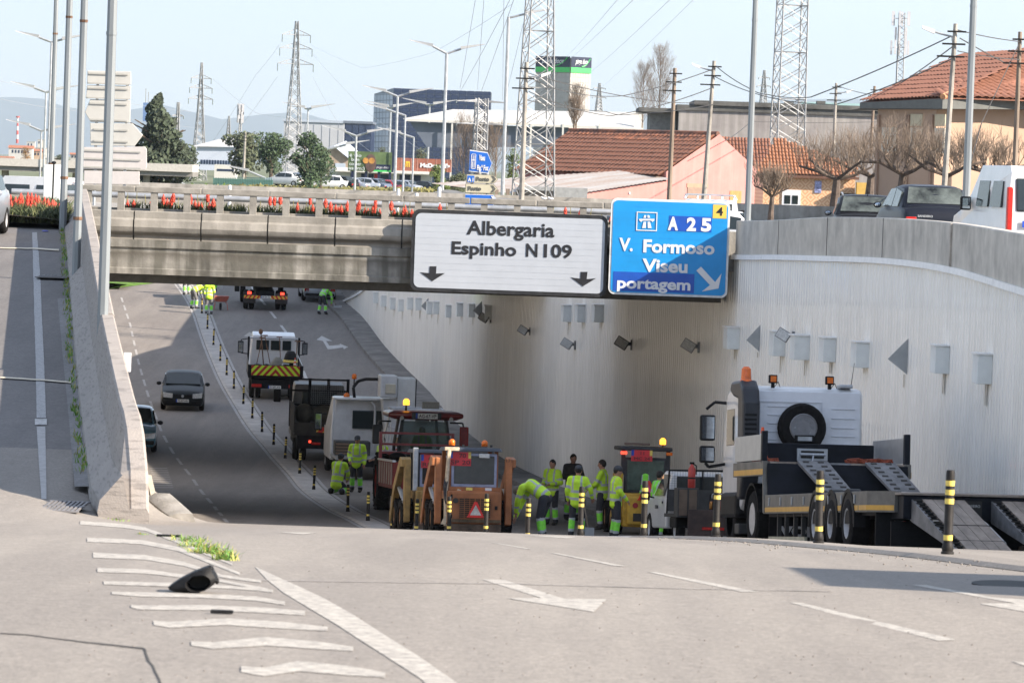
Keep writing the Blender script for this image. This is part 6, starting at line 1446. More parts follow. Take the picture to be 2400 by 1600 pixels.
# ------------------------------------------------ dark tipper with mesh head frame
p=gx(748,147.5); o=thing('dark_tipper','dark crew tipper lorry with wire mesh frame parked in the shaded lane','lorry',p,.10,slope(147))
M_dk=mat('dirty_dark_body',(.028,.024,.02),.75,var=.5,scale=3)
for s in (-1,1):
    for dx in (0,.25): wheel(o,s*(.9-dx),-1.4,.38,.38,.2)
bx(o,'chassis',M_chassis,-.9,.9,-2.2,2.4,.45,.9)
bx(o,'tailboard',M_dk,-1.0,1.0,-2.25,-2.2,.95,1.35); bx(o,'bed',M_dk,-1.0,1.0,-2.2,.9,.9,1.0)
for s in (-1,1): bx(o,'side_board',M_dk,s*1.02,s*.98,-2.2,.9,1.0,1.9)
hazard(o,-.25,.95,-2.27,1.02,1.2,3); bx(o,'rear_light',M_redlit,-.5,-.42,-2.28,-2.24,.66,.74); bx(o,'rear_light',M_red,-.4,-.1,-2.28,-2.24,.6,.68)
b=MB(); b.loft([[(-w_,y,.6),(w_,y,.6),(w_,y,1.5),(w_*.9,y,zz_),(-w_*.9,y,zz_),(-w_,y,1.5)] for y,w_,zz_ in ((1.1,.95,2.45),(2.3,.95,2.5),(2.9,.95,2.2),(3.2,.93,1.4))]); b.build('cab',mat('grimy_cab',(.16,.155,.15),.4,var=.3,scale=2),o,bev=.05)
bx(o,'rear_window',M_glass,-.6,.6,1.04,1.09,1.75,2.2,.02)
for x in (-1.0,-.35,.3,.98): bx(o,'frame_post',M_chassis,x-.05,x+.05,.95,1.02,1.0,2.68)
for z in (2.64,2.25,1.75): bx(o,'frame_bar',M_chassis,-1.02,1.02,.95,1.0,z-.03,z+.03)
b=MB()
for k in range(16): b.box(-.3+k*.075,-.295+k*.075,.93,.94,1.8,2.6)
for k in range(12): b.box(-.3,.9,.93,.94,1.8+k*.07,1.805+k*.07)
b.build('wire_mesh',M_steel,o)
b=MB(); b.tube([(-.95,2.3,2.0),(-1.35,2.2,1.95)],.02,5); b.build('mirror_arm',M_black,o); bx(o,'wing_mirror',M_black,-1.55,-1.3,2.1,2.16,1.75,2.2,.04)
dt=o
on(o,(-.6,-.6,1.3),'canvas_bundle','dirty canvas bundle in the dark tipper bed','bundle',lambda t:(lambda b:(b.ell((0,0,.25),(.35,.4,.35),10,7),b.ell((.7,.2,.2),(.5,.4,.35),10,7),b.build('canvas',mat('dirty_canvas',(.10,.085,.06),.9,var=.4,scale=3),t,smooth=True)))(MB()))
on(o,(.75,-2.5,.55),'orange_container','orange container hanging behind the dark tipper','container',lambda t:bx(t,'body',mat('orange_plastic',(.50,.09,.03),.5,var=.1),-.12,.12,-.1,.1,-.1,.35,.02))
# ------------------------------------------------ white bucket lift lorry
p=gx(842,139.5); o=thing('bucket_lift_lorry','white lorry with a folded bucket lift arm parked behind the workers','lorry',p,.13,slope(140))
for s in (-1,1): wheel(o,s*.85,-1.5,.36,.36,.28); wheel(o,s*.85,2.2,.36,.36,.22)
M_w2=mat('white_cab_paint',(.55,.56,.57),.4,var=.12,scale=2,coat=.3)
bx(o,'chassis',M_chassis,-.85,.85,-2.4,2.0,.45,.7)
b=MB(); b.loft([[(-w_,y,.5),(w_,y,.5),(w_,y,1.5),(w_*.86,y,zz_),(-w_*.86,y,zz_),(-w_,y,1.5)] for y,w_,zz_ in ((-.1,1.0,2.5),(1.2,1.0,2.55),(2.1,1.0,1.6),(2.9,.95,1.2))]); b.build('cab',M_w2,o,bev=.07)
bx(o,'roof_lip',M_white,-.95,.95,-.35,.4,2.5,2.56,.01)
for s in (-1,1): b=MB(); b.tube([(s*.93,-.3,2.5),(s*.96,-.35,1.7),(s*.96,-.3,.9)],.035,6); b.build('guard_tube',M_w2,o)
b=MB(); b.tube([(.3,-.3,2.45),(.42,-.3,2.3),(.42,-.3,.9)],.035,6); b.build('guard_tube',M_w2,o)
bx(o,'rear_window',M_glass,-.3,.9,-.16,-.11,1.55,2.15,.05)
bx(o,'rear_box',M_dkgrey,-.95,.2,-1.4,-.7,.75,1.2,.02)
for k in range(4): bx(o,'crate_slat',mat('brown_slat',(.18,.12,.08),.8),-.93,-.5,-1.44,-1.41,.78+k*.1,.84+k*.1)
bx(o,'flat_bed',M_alu,-1.0,1.0,-2.4,-.2,.66,.74)
b=MB(); b.tube([(-.98,1.9,1.9),(-1.25,1.8,1.9),(-1.25,1.8,1.35)],.02,5); b.build('mirror_arm',M_black,o); bx(o,'wing_mirror',M_black,-1.38,-1.12,1.76,1.82,1.35,1.95,.05); bx(o,'mirror_glass',M_mirror,-1.35,-1.15,1.74,1.755,1.4,1.9)
# arm
b=MB(); b.hexa([(.75,-1.2,.9),(1.25,-1.2,.9),(.75,-.6,.9),(1.25,-.6,.9),(.55,-1.25,2.6),(1.35,-1.25,2.6),(.55,-.5,2.6),(1.35,-.5,2.6)]); b.build('lift_arm',M_w2,o,bev=.03)
bx(o,'arm_head',M_w2,.45,1.0,-1.45,-.6,2.65,3.38,.04); bx(o,'arm_box',mat('white_cover',(.60,.60,.58),.4,var=.08),1.02,1.62,-1.3,-.4,1.9,3.3,.04); bx(o,'arm_edge',M_chassis,1.625,1.66,-1.2,-.4,1.9,3.26)
bx(o,'control_box',mat('cream_box',(.52,.48,.38),.5),.62,.95,-1.5,-1.455,2.8,3.1,.01)
b=MB(); b.tube([(-.25,-.1,2.55),(-.3,-.1,2.9),(-.15,-.1,3.1),(.1,-.2,3.18),(.48,-.6,3.2)],.05,8); b.build('hose',M_black,o)
b=MB(); b.cyl((-.28,-.1,3.0),(-.28,-.1,3.18),.02,.02,6); b.build('beacon_stem',M_black,o); b=MB(); b.lathe([(0,.08),(.12,.08),(.17,.04),(.17,.005)],(-.28,-.1,3.17),'z',10); b.build('beacon',M_amber,o,smooth=True)
b=MB(); b.lathe([(0,.1),(.08,.1),(.14,.03)],(-.5,0,2.57),'z',10); b.build('beacon',M_amber,o,smooth=True)
# basket cage
b=MB(); X0,X1,Y0,Y1=.75,2.45,-2.4,-1.5
for z in (1.75,2.35): b.tube([(X0,Y0,z),(X1,Y0,z),(X1,Y1,z),(X0,Y1,z),(X0,Y0,z)],.025,6)
for x,y in ((X0,Y0),(1.5,Y0),(2.0,Y0),(X1,Y0),(X0,Y1),(X1,Y1)): b.cyl((x,y,1.1),(x,y,2.35),.02,.02,6)
b.build('basket_rail',M_alu,o)
bx(o,'basket_floor',M_w2,X0,X1,Y0,Y1,.95,1.1); hazard(o,X0+.05,X0+1.0,Y0-.02,1.0,1.12,2,c2=M_whiteink)
bx(o,'control_panel',mat('panel_striped',(.22,.20,.16),.6,var=.5,scale=20,stretch=(8,1,.5)),1.75,2.3,Y0+.1,Y0+.2,2.15,2.6); bx(o,'dark_panel',M_dkgrey,1.6,2.25,Y1,Y1+.05,1.75,2.3)
on(o,(1.15,-2.0,1.12),'cardboard_box','small brown cardboard box in the lift basket','box',lambda t:bx(t,'carton',mat('cardboard',(.32,.20,.11),.8,var=.1),-.25,.25,-.15,.15,0,.28,.005))
# ------------------------------------------------ tractor
p=gx(985,121); o=thing('tractor','red and black tractor with lit orange beacon and driver seat behind the red trailer','tractor',p,.12,slope(121))
M_tr=mat('tractor_red',(.22,.02,.02),.4,var=.2,coat=.3); M_tb=mat('tractor_black',(.015,.015,.015),.4,var=.3)
for s in (-1,1):
    wheel(o,s*1.10,0,.80,.80,.44,m=mat('tractor_rim',(.32,.03,.02),.5,var=.3),hub=.62,tread=22); wheel(o,s*.8,2.3,.55,.55,.35,m=MATS['tractor_rim'],tread=16)
    b=MB(); b.lathe([(s*.0,.9),(s*.5,.9)],(s*.62,0,.82),'x',24); 
    bx(o,'mudguard',M_tr,s*.55,s*1.15,-.75,.7,1.62,1.68,.02); b=MB(); b.tube([(s*.62,-.9,1.3),(s*.85,-.75,1.55),(s*1.1,-.7,1.65)],.03,5); b.build('guard_edge',M_tr,o)
bx(o,'bonnet',M_tr,-.38,.38,.9,2.9,1.0,1.65,.08); bx(o,'transmission',M_tb,-.35,.35,-.6,.9,.5,1.25,.03)
for x,y in ((-.72,-.45),(.72,-.45),(-.78,.3),(.78,.3),(-.55,1.0),(.55,1.0)): b=MB(); b.tube([(x,y,1.25),(x*1.0,y,1.9),(x*.86,y,2.62)],.045,6); b.build('cab_pillar',M_tb,o)
b=MB(); b.hexa([(-.74,-.50,1.5),(.74,-.50,1.5),(-.74,-.48,1.5),(.74,-.48,1.5),(-.64,-.50,2.55),(.64,-.50,2.55),(-.64,-.48,2.55),(.64,-.48,2.55)])
b.build('rear_window',mat('clear_tint_glass',(.25,.32,.32),.08,var=.05,trans=.85),o)
b=MB(); rr=[]; 
for z,k in ((2.6,.92),(2.68,1.12),(2.78,1.12),(2.84,.95)): rr.append([(.95*k*a_,c_*k,z) for a_,c_ in ((-1,-.75),(-.5,-.85),(.5,-.85),(1,-.75),(1,1.0),(-1,1.0))])
b.loft(rr); b.build('roof',M_tr,o,bev=.03)
bx(o,'roof_panel',M_tb,-.42,.42,-1.0,-.95,2.62,2.8,.02); plate(o,'AG-67-VP',0,-1.02,2.71,.62,.15)
for s in (-1,1): 
    b=MB(); b.lathe([(0,.06),(-.03,.06)],(s*.7,-.98,2.64),'y',10); b.build('work_light',M_clear,o)
    b=MB(); b.tube([(s*.85,.7,2.5),(s*1.2,.6,2.5),(s*1.25,.6,2.3)],.025,5); b.build('mirror_arm',M_tb,o); bx(o,'wing_mirror',M_tb if s<0 else M_red,s*1.12,s*1.38,.56,.62,1.85,2.4,.04)
b=MB(); b.cyl((-.55,-.6,2.84),(-.55,-.6,3.0),.03,.03,6); b.build('beacon_stem',M_tb,o); b=MB(); b.lathe([(0,.09),(.13,.09),(.18,.04),(.18,.005)],(-.55,-.6,3.0),'z',12); b.build('beacon',M_amberlit,o,smooth=True)
b=MB(); b.tube([(-.9,.8,2.6),(-1.05,.75,2.0),(-.95,.7,1.5)],.03,6); b.build('exhaust',M_alu,o)
bx(o,'seat',M_tb,-.28,.28,-.25,.2,1.2,1.85,.08); TR=o
# trailer
p=gx(988,113.5); o=thing('red_trailer','red steel tipping trailer with warning triangle hitched behind the tractor','trailer',p,.14,slope(113))
M_rt=mat('trailer_red',(.20,.018,.014),.55,var=.35,scale=3)
b=MB(); b.box(-1.0,1.0,-1.9,1.6,.85,.95); b.build('bed',M_rt,o)
bx(o,'tailboard',M_rt,-1.0,1.0,-1.95,-1.9,.9,1.55)
for s in (-1,1):
    bx(o,'side_board',M_rt,s*1.02,s*.97,-1.9,1.6,.95,1.55); 
    for k in range(6): bx(o,'side_rib',mat('pale_rib',(.40,.33,.28),.6),s*1.05,s*1.025,-1.7+k*.55,-1.62+k*.55,.95,1.52)
    bx(o,'top_rail',M_alu,s*1.05,s*.96,-1.95,1.6,1.55,1.60)
    bx(o,'corner_post',M_tr,s*1.02,s*.94,1.55,1.65,.9,2.3); wheel(o,s*.75,-.2,.42,.42,.26); bx(o,'rear_reflector',mat('orange_reflector',(.7,.12,.02),.3),s*1.0,s*.82,-1.97,-1.955,.80,.88)
for z in (1.75,1.98,2.28): bx(o,'front_rail',M_tr,-1.02,1.02,1.57,1.63,z-.03,z+.03)
def tri(par,x,y,z,h,border,fill,nm='warning_triangle'):
    b=MB(); b.prism([(x-h*.58,z),(x+h*.58,z),(x+h*.5,z+h*.08+.02),(x+.03,z+h),(x-.03,z+h),(x-h*.5,z+h*.1)],y-.01,y+.01,'y'); t=b.build(nm,border,par)
    b=MB(); b.prism([(x-h*.36,z+h*.15),(x+h*.36,z+h*.15),(x,z+h*.8)],y-.016,y-.0115,'y'); b.build('triangle_face',fill,t); return t
M_tri=mat('triangle_red',(.70,.03,.02),.4,var=.15,scale=10); M_trif=mat('triangle_white',(.55,.53,.48),.5,var=.3,scale=12)
tri(o,-.12,-1.97,.98,.42,M_tri,M_trif)
on(o,(-.4,1.2,1.6),'black_sacks','black sacks heaped at the front of the red trailer','sacks',lambda t:(lambda b:(b.ell((-.15,0,.05),(.25,.2,.12),10,7),b.ell((1.05,0,.12),(.25,.25,.22),7,5),b.ell((1.25,0,.05),(.16,.25,.2),6,5),b.build('sack',M_black,t,smooth=True)))(MB()))
# ------------------------------------------------ skid steer loaders
M_or=mat('loader_orange',(.35,.125,.04),.55,var=.25,scale=3,streak=.15); M_ye=mat('loader_yellow',(.26,.165,.05),.6,var=.35,scale=3); M_mud=mat('muddy_rim',(.30,.17,.09),.85,var=.4,scale=6); M_blk=mat('loader_black',(.03,.03,.035),.6,var=.3)
M_redpl=mat('red_plate',(.60,.03,.04),.45,var=.08); M_crm=mat('cream_paint',(.55,.45,.32),.6,var=.25,scale=8)
def skid(loc,rz,rx,lab,body,arm,full=True):
    o=thing('skid_steer_loader',lab,'loader',loc,rz,rx)
    for s in (-1,1):
        for y in (-.45,.62): wheel(o,s*.74,y,.42,.40,.30,m=M_mud,hub=.52,tread=20)
        # upright towers and arms
        b=MB(); b.prism([(-.95,.30),(-.74,.26),(-.66,1.0),(-.70,1.72),(-.80,1.78),(-.94,1.72),(-.98,1.0)],s*.70,s*.84,'x'); b.build('tower',body,o,bev=.015)
        b=MB(); b.prism([(-.92,1.72),(-.55,1.78),(.6,1.15),(1.2,.45),(1.2,.25),(.98,.3),(.45,.95),(-.6,1.55),(-.92,1.55)],s*.78,s*.92,'x'); b.build('lift_arm',arm,o,bev=.01)
        b=MB(); b.tube([(s*.82,-.70,.75),(s*.82,.3,1.1)],.045,8); b.build('ram',M_steel,o)
    bx(o,'body',body,-.60,.60,-1.12,.9,.28,1.02,.03)
    dr=bx(o,'engine_door',body,-.50,.58,-1.19,-1.125,.34,.98,.015)
    bx(dr,'grille_recess',M_crack,-.34,.36,-1.197,-1.192,.42,.86)
    b=MB()
    for k in range(11): b.box(-.34,.36,-1.215,-1.2,.425+k*.042,.436+k*.042)
    for k in range(7): b.box(-.345+k*.116,-.334+k*.116,-1.217,-1.199,.42,.86)
    b.build('grille',body,dr)
    b=MB(); b.cyl((-.42,-1.22,.80),(-.42,-1.15,.80),.06,.06,12); b.build('exhaust',M_crack,o)
    bx(o,'counterweight',mat('muddy_steel',(.10,.07,.05),.9,var=.4,scale=5),-.55,.6,-1.16,-.95,.14,.30,.02); bx(o,'shelf',body,-.56,.58,-1.05,-.85,1.02,1.10,.01)
    for s in (-1,1):
        for y in (-.72,.42): bx(o,'cab_pillar',M_blk if not full else body,s*.55,s*.47,y-.04,y+.04,1.02,1.90)
    b=MB(); b.hexa([(-.62,-.95,1.88),(.62,-.95,1.88),(-.62,.55,1.9),(.62,.55,1.9),(-.58,-.9,1.96),(.58,-.9,1.96),(-.58,.5,1.98),(.58,.5,1.98)]); b.build('roof',mat('loader_roof',(.05,.06,.08),.5,var=.2),o,bev=.02)
    g=bx(o,'rear_window',mat('window_surround',(.33,.36,.50),.5,var=.2,scale=6),-.48,.52,-.80,-.765,1.10,1.84,.02); bx(g,'glass',mat('cab_glass_dark',(.035,.035,.035),.1,var=.3,spec=.8),-.42,.46,-.815,-.802,1.17,1.78,.04)
    return o
SK=gx(1095,93.5); o=skid(SK,.13,slope(93),'orange skid steer loader seen from behind with red and white triangle on its grille',M_or,M_or)
tri(o,.02,-1.235,.44,.34,M_tri,M_trif); 
pl_=bx(o,'red_plate',M_redpl,-.52,-.06,-.84,-.825,1.56,1.86); bx(pl_,'blue_tab',M_blueink,-.52,-.46,-.845,-.841,1.72,1.86); bx(pl_,'yellow_tab',M_yellow,-.12,-.06,-.845,-.841,1.72,1.86); text('70','lettering',M_ink,pl_,(-.25,-.85,1.735),.13,.15); text('SP 20','lettering',M_ink,pl_,(-.29,-.85,1.59),.13,.42)
b=MB(); b.tube([(-.60,-1.0,.25),(-.62,-1.05,1.0),(-.56,-1.0,1.9)],.045,6); b.build('safety_bar',M_crm,o); bx(o,'bar_bracket',M_crm,-.66,-.34,-1.02,-.96,1.88,1.96,.01)
b=MB(); b.prism([(-.72,.28),(-.62,.28),(-.28,1.02),(-.36,1.06)],-1.1,-1.05,'y'); b.build('strut',M_crm,o)
bx(o,'work_light',M_clear,.10,.33,-.97,-.92,1.74,1.83,.01)
for k in range(3): b=MB(); b.tube([(-.62+.03*k,-1.0,1.35),(-.68+.03*k,-1.12,1.1),(-.64,-1.1,.8),(-.56,-1.0,.6)],.014,5); b.build('hydraulic_hose',M_blk,o)
bx(o,'door_handle',M_black,.44,.50,-1.225,-1.2,.62,.70,.004); bx(o,'door_hinge',M_black,-.53,-.49,-1.21,-1.18,.85,.93); bx(o,'door_hinge',M_black,-.53,-.49,-1.21,-1.18,.42,.50)
for x in (-.30,.28): bx(o,'tail_lamp',M_red,x-.05,x+.05,-1.07,-1.055,.99,1.03)
bx(o,'dirt_band',mat('dirt_caked',(.12,.085,.05),.95,var=.4,scale=8),-.50,.58,-1.20,-1.191,.335,.40); text('171','lettering',M_ink,o,(.76,-1.0,1.66),.10,.13)
for x in (-.2,.42): b=MB(); b.cyl((x,-.5,1.98),(x,-.5,2.03),.03,.03,6); b.build('beacon_stem',M_blk,o)
for x,l in ((-.46,-.6),(.3,-.3)): b=MB(); b.lathe([(0,.07),(.1,.07),(.14,.03),(.14,.004)],(x,l,2.0),'z',10); b.build('beacon',M_amber,o,smooth=True)
for x in (-.5,.5): b=MB(); b.lathe([(0,.05),(.16,.03)],(x,-.9,1.96),'z',6); 
for k,(x,z) in enumerate(((-.1,1.06),(.32,1.06))): bx(o,'sticker',M_yellow if k==0 else M_whiteink,x-.08,x+.06,-1.056,-1.052,z-.03,z+.03)
# second loader half hidden to the left
p=gx(1018,98.5); o2=skid(p,.15,slope(98),'older yellow skid steer loader half hidden left of the orange one',M_ye,M_ye,full=False)
pl_=bx(o2,'red_plate',M_redpl,-.46,-.02,-.86,-.84,1.54,1.84); bx(pl_,'blue_tab',M_blueink,-.46,-.40,-.865,-.861,1.7,1.84); text('64','lettering',M_ink,pl_,(-.22,-.87,1.71),.13,.15); text('RB 2','lettering',M_ink,pl_,(-.25,-.87,1.57),.13,.36)
tri(o2,.05,-1.24,.5,.38,M_tri,mat('triangle_pink',(.62,.08,.22),.5,var=.3,scale=9)); bx(o2,'silver_post',M_steel,-.66,-.54,-.98,-.88,1.0,2.0,.02)
# yellow loader by the pickup
p=gx(1500,108.5); o3=thing('yellow_loader','yellow compact loader with lit beacon facing away between the workers and the white pickup','loader',p,.10,slope(108))
M_yl=mat('caution_yellow',(.50,.30,.03),.5,var=.25,scale=4)
for s in (-1,1):
    for y in (-.5,.7): wheel(o3,s*.7,y,.40,.40,.3,m=M_mud,tread=18)
    bx(o3,'mast',M_yl,s*.60,s*.82,-1.0,-.6,.25,1.55,.02); bx(o3,'cab_pillar',M_blk,s*.62,s*.52,-.72,-.62,1.5,2.15); b=MB(); b.lathe([(0,.09),(.02,.09)],(s*.6,-.8,2.12),'y',8)
    bx(o3,'indicator',M_redlit if s<0 else M_amber,s*.66,s*.5,-.86,-.80,2.02,2.1,.01)
bx(o3,'body',M_yl,-.6,.6,-1.1,.8,.2,1.05,.04); bx(o3,'rear_cover',M_yl,-.5,.55,-1.2,-1.1,.25,.98,.05); b=MB(); b.cyl((-.3,-1.22,.75),(-.3,-1.19,.75),.07,.07,12); b.build('red_cap',M_redp,o3)
bx(o3,'vent',M_crack,-.35,.0,-1.215,-1.2,.35,.55)
g=bx(o3,'rear_window',M_blk,-.55,.55,-.72,-.68,1.05,1.95,.03); bx(g,'glass',mat('greenish_glass',(.05,.09,.07),.1,var=.3,spec=.8),-.47,.47,-.735,-.722,1.12,1.88,.03)
bx(o3,'roof',M_blk,-.66,.66,-.85,.6,2.12,2.22,.03); pl_=bx(o3,'red_plate',M_redpl,-.40,.14,-.90,-.88,1.86,2.14); bx(pl_,'blue_tab',M_blueink,-.40,-.33,-.905,-.901,2.0,2.14); bx(pl_,'yellow_tab',M_yellow,.07,.14,-.905,-.901,2.0,2.14); text('11','lettering',M_ink,pl_,(-.12,-.91,2.02),.12,.09); text('MC 24','lettering',M_ink,pl_,(-.13,-.91,1.89),.11,.4)
b=MB(); b.cyl((.45,-.5,2.22),(.45,-.5,2.3),.02,.02,6); b.build('beacon_stem',M_blk,o3); b=MB(); b.lathe([(0,.08),(.12,.08),(.17,.03),(.17,.005)],(.45,-.5,2.29),'z',12); b.build('beacon',M_amberlit,o3,smooth=True)
bx(o3,'light_bar',mat('brown_bar',(.15,.10,.08),.6),-.55,.1,-.7,-.6,2.26,2.32,.01)
tri(o3,.02,-1.24,.88,.50,M_tri,mat('triangle_magenta',(.60,.04,.22),.5,var=.2,scale=9))
for k in range(6): b=MB(); b.prism([(-.92+k*.06,.45),(-.87+k*.06,.45),(-.90+k*.06,.66)],-1.15,-1.1,'y'); b.build('bucket_tooth',M_yl,o3)
YL=o3
# ------------------------------------------------ white pickup with tool bed
p=gx(1640,97.5); o=thing('white_pickup','white flatbed pickup with mesh headboard and a generator, nose away, behind the bollards','pickup truck',p,.14,slope(97))
b=MB(); b.loft([[(-w_,y,.35),(w_,y,.35),(w_,y,1.05),(w_*.80,y,zz_),(-w_*.80,y,zz_),(-w_,y,1.05)] for y,w_,zz_ in ((-.05,.82,1.08),(.0,.82,1.62),(1.0,.82,1.68),(1.75,.84,1.12),(2.6,.82,.98),(2.75,.74,.7))]); b.build('cab',M_white,o,bev=.05,smooth=False)
for s in (-1,1):
    b=MB(); b.add([(s*.832,.15,1.10),(s*.832,1.45,1.10),(s*.70,.95,1.60),(s*.68,.2,1.58)],[(0,1,2,3)]); b.build('side_window',M_glass,o)
    b=MB(); b.box(min(s*.83,s*.845),max(s*.83,s*.845),.25,.36,.92,.97); b.build('door_handle',M_black,o)
    b=MB(); b.tube([(s*.84,1.4,1.05),(s*1.0,1.35,1.08)],.02,5); b.build('mirror_arm',M_black,o); bx(o,'wing_mirror',M_black,s*.95,s*1.17,1.30,1.38,.98,1.18,.03)
    wheel(o,s*.76,1.95,.36,.36,.2); wheel(o,s*.72,-1.2,.36,.36,.2)
bx(o,'rear_window',M_glass,-.58,.58,-.09,-.055,1.18,1.55,.04)
bx(o,'headboard',M_dkgrey,-.80,.85,-.22,-.18,.75,1.25); b=MB(); b.tube([(-.82,-.2,.7),(-.78,-.2,1.68),(.85,-.2,1.70),(.88,-.2,.7)],.022,6); b.tube([(0,-.2,1.2),(0,-.2,1.7)],.02,5)
for k in range(26): b.box(-.78+k*.063,-.775+k*.063,-.205,-.2,1.2,1.68)
for k in range(9): b.box(-.78,.86,-.205,-.2,1.22+k*.055,1.224+k*.055)
b.build('mesh_guard',M_black,o)
bx(o,'flat_bed',M_dkgrey,-.88,.88,-2.3,-.2,.62,.70); bx(o,'tailboard',mat('rusty_brown_board',(.055,.035,.03),.7,var=.4,scale=3),-.72,.88,-2.36,-2.3,.22,.80,.01); bx(o,'tail_light',M_red,-.4,.1,-2.38,-2.361,.35,.41)
g=bx(o,'tool_cabinet',M_dkgrey,-.95,-.48,-2.3,-1.8,.62,1.28,.01)
for x in (-.92,-.70): bx(g,'cabinet_door',mat('brown_panel',(.12,.085,.06),.7,var=.2),x,x+.18,-2.315,-2.301,.66,1.24)
bx(o,'mud_guard',M_black,-.86,-.5,-1.6,-.8,.38,.62,.03)
text('ELSAN','lettering',M_ink,o,(-.85,1.0,.80),.12,.4,rot=(PI/2,0,-PI/2))
PK=o
def exting(t):
    b=MB(); b.lathe([(0,.07),(.02,.085),(.42,.085),(.50,.04),(.53,.03)],(0,0,0),'z',14); b.build('cylinder',mat('extinguisher_red',(.45,.04,.03),.4,var=.15,scale=10),t,smooth=True,auto=True); b=MB(); b.box(-.05,.05,-.02,.02,.53,.58); b.tube([(0,0,.56),(.1,0,.5),(.1,0,.3)],.015,5); b.build('valve',M_black,t); b=MB(); b.lathe([(.2,.088),(.24,.088)],(0,0,0),'z',14); b.build('strap',M_black,t)
on(PK,(-.60,-2.05,1.28),'fire_extinguisher','red fire extinguisher standing on the tool cabinet of the white pickup','fire extinguisher',exting)
def gen(t):
    b=MB(); b.tube([(-.2,-.18,0),(-.2,-.18,.42),(.2,-.18,.42),(.2,-.18,0)],.018,5); b.tube([(-.2,.18,0),(-.2,.18,.42),(.2,.18,.42),(.2,.18,0)],.018,5); b.build('frame',M_black,t); bx(t,'engine',mat('engine_red',(.30,.02,.02),.4,var=.3,scale=9),-.18,.08,-.15,.15,.02,.30,.04); bx(t,'tank',M_white,-.18,.18,-.15,.15,.32,.45,.04); bx(t,'air_filter',M_black,.08,.2,-.14,.1,.05,.30,.02)
    b=MB(); b.lathe([(0,.09),(.04,.09)],(-.24,-.05,.18),'x',12); b.build('pulley',mat('orange_wheel',(.6,.25,.04),.5),t)
on(PK,(.12,-1.75,.72),'generator','small red and white petrol generator on the pickup bed','generator',gen)
# ------------------------------------------------ articulated low loader
H0=.125; yr=66.7; Xr=at(2044,1200,yr).x
LO=thing('low_loader_trailer','low loader semitrailer with lowered ramps parked beside the cladding wall','trailer',(Xr,yr,zroad(yr)+.0),math.atan(H0),slope(72))
M_lp=mat('grey_side_rail',(.16,.15,.13),.6,var=.25,scale=3); M_deckw=mat('timber_deck',(.30,.25,.21),.85,var=.35,scale=2.5,stretch=(1,.3,1),bump=.3,bscale=12); M_dkb=mat('dark_blue_steel',(.010,.012,.018),.6,spec=.2,var=.3,scale=4); M_amst=mat('amber_reflective',(.62,.34,.05),.4,var=.1,scale=6); M_plt=mat('perforated_steel',(.19,.19,.195),.6,metal=.3,var=.3,scale=4)
W=2.55; Ld=9.0
# lower deck
bx(LO,'deck_frame',M_dkb,.06,W-.06,0,Ld,.55,.86)
for k in range(10):
    x0=.1+k*(W-.2)/10
    if k in (0,): continue
for i in range(9):
    bx(LO,'deck_plank',M_deckw,.10+i*(W-.2)/9+.008,.10+(i+1)*(W-.2)/9-.008,.0,Ld-.3,.865,.91)
for s,x in ((-1,0),(1,W)):
    r=bx(LO,'side_rail',M_lp,x-.05,x+.05,.75,Ld,.60,.93,.008); bx(r,'reflective_strip',M_amst,x-.056 if s<0 else x+.051,x-.051 if s<0 else x+.056,.8,Ld-.05,.63,.71)
    for k in range(8): bx(r,'lash_ring',M_steel,x-.075 if s<0 else x+.055,x-.055 if s<0 else x+.075,1.0+k*1.05,1.05+k*1.05,.74,.88)
# rear end section with angled corner
b=MB(); b.prism([(-.05,.75),(-.05,.1),(.25,-.55),(.35,-.55),(.35,.75)],.60,.93,'z'); b.build('corner_rail',M_lp,LO); b=MB(); b.prism([(-.062,.70),(-.062,.12),(.24,-.54),(.25,-.53),(-.05,.12),(-.05,.70)],.63,.71,'z'); b.build('reflective_strip',M_amst,LO)
bx(LO,'tail_beam',M_dkb,.3,W,-.95,-.1,.50,.86,.01); b=MB(); b.hexa([(.25,-1.0,.87),(W,-1.0,.87),(.25,.0,.87),(W,.0,.87),(.25,-1.0,.90),(W,-1.0,.90),(.25,.0,.93),(W,.0,.93)]); b.build('tail_plate',M_deckw,LO)
q_=bx(LO,'maker_plate',M_crack,1.30,1.54,-.965,-.952,.55,.80); text('AVEIRO','lettering',M_alu,q_,(1.42,-.97,.70),.06,.18)
for z,x0 in ((.25,.35),):
    bx(LO,'rear_light_bar',M_black,.3,W-.1,-.4,-.3,.30,.48); 
    for x in (.42,.95,1.5,W-.4): b=MB(); b.lathe([(0,.08),(-.06,.08)],(x,-.42,.39),'y',12); b.build('tail_light',M_redp if x<1 else M_red,LO)
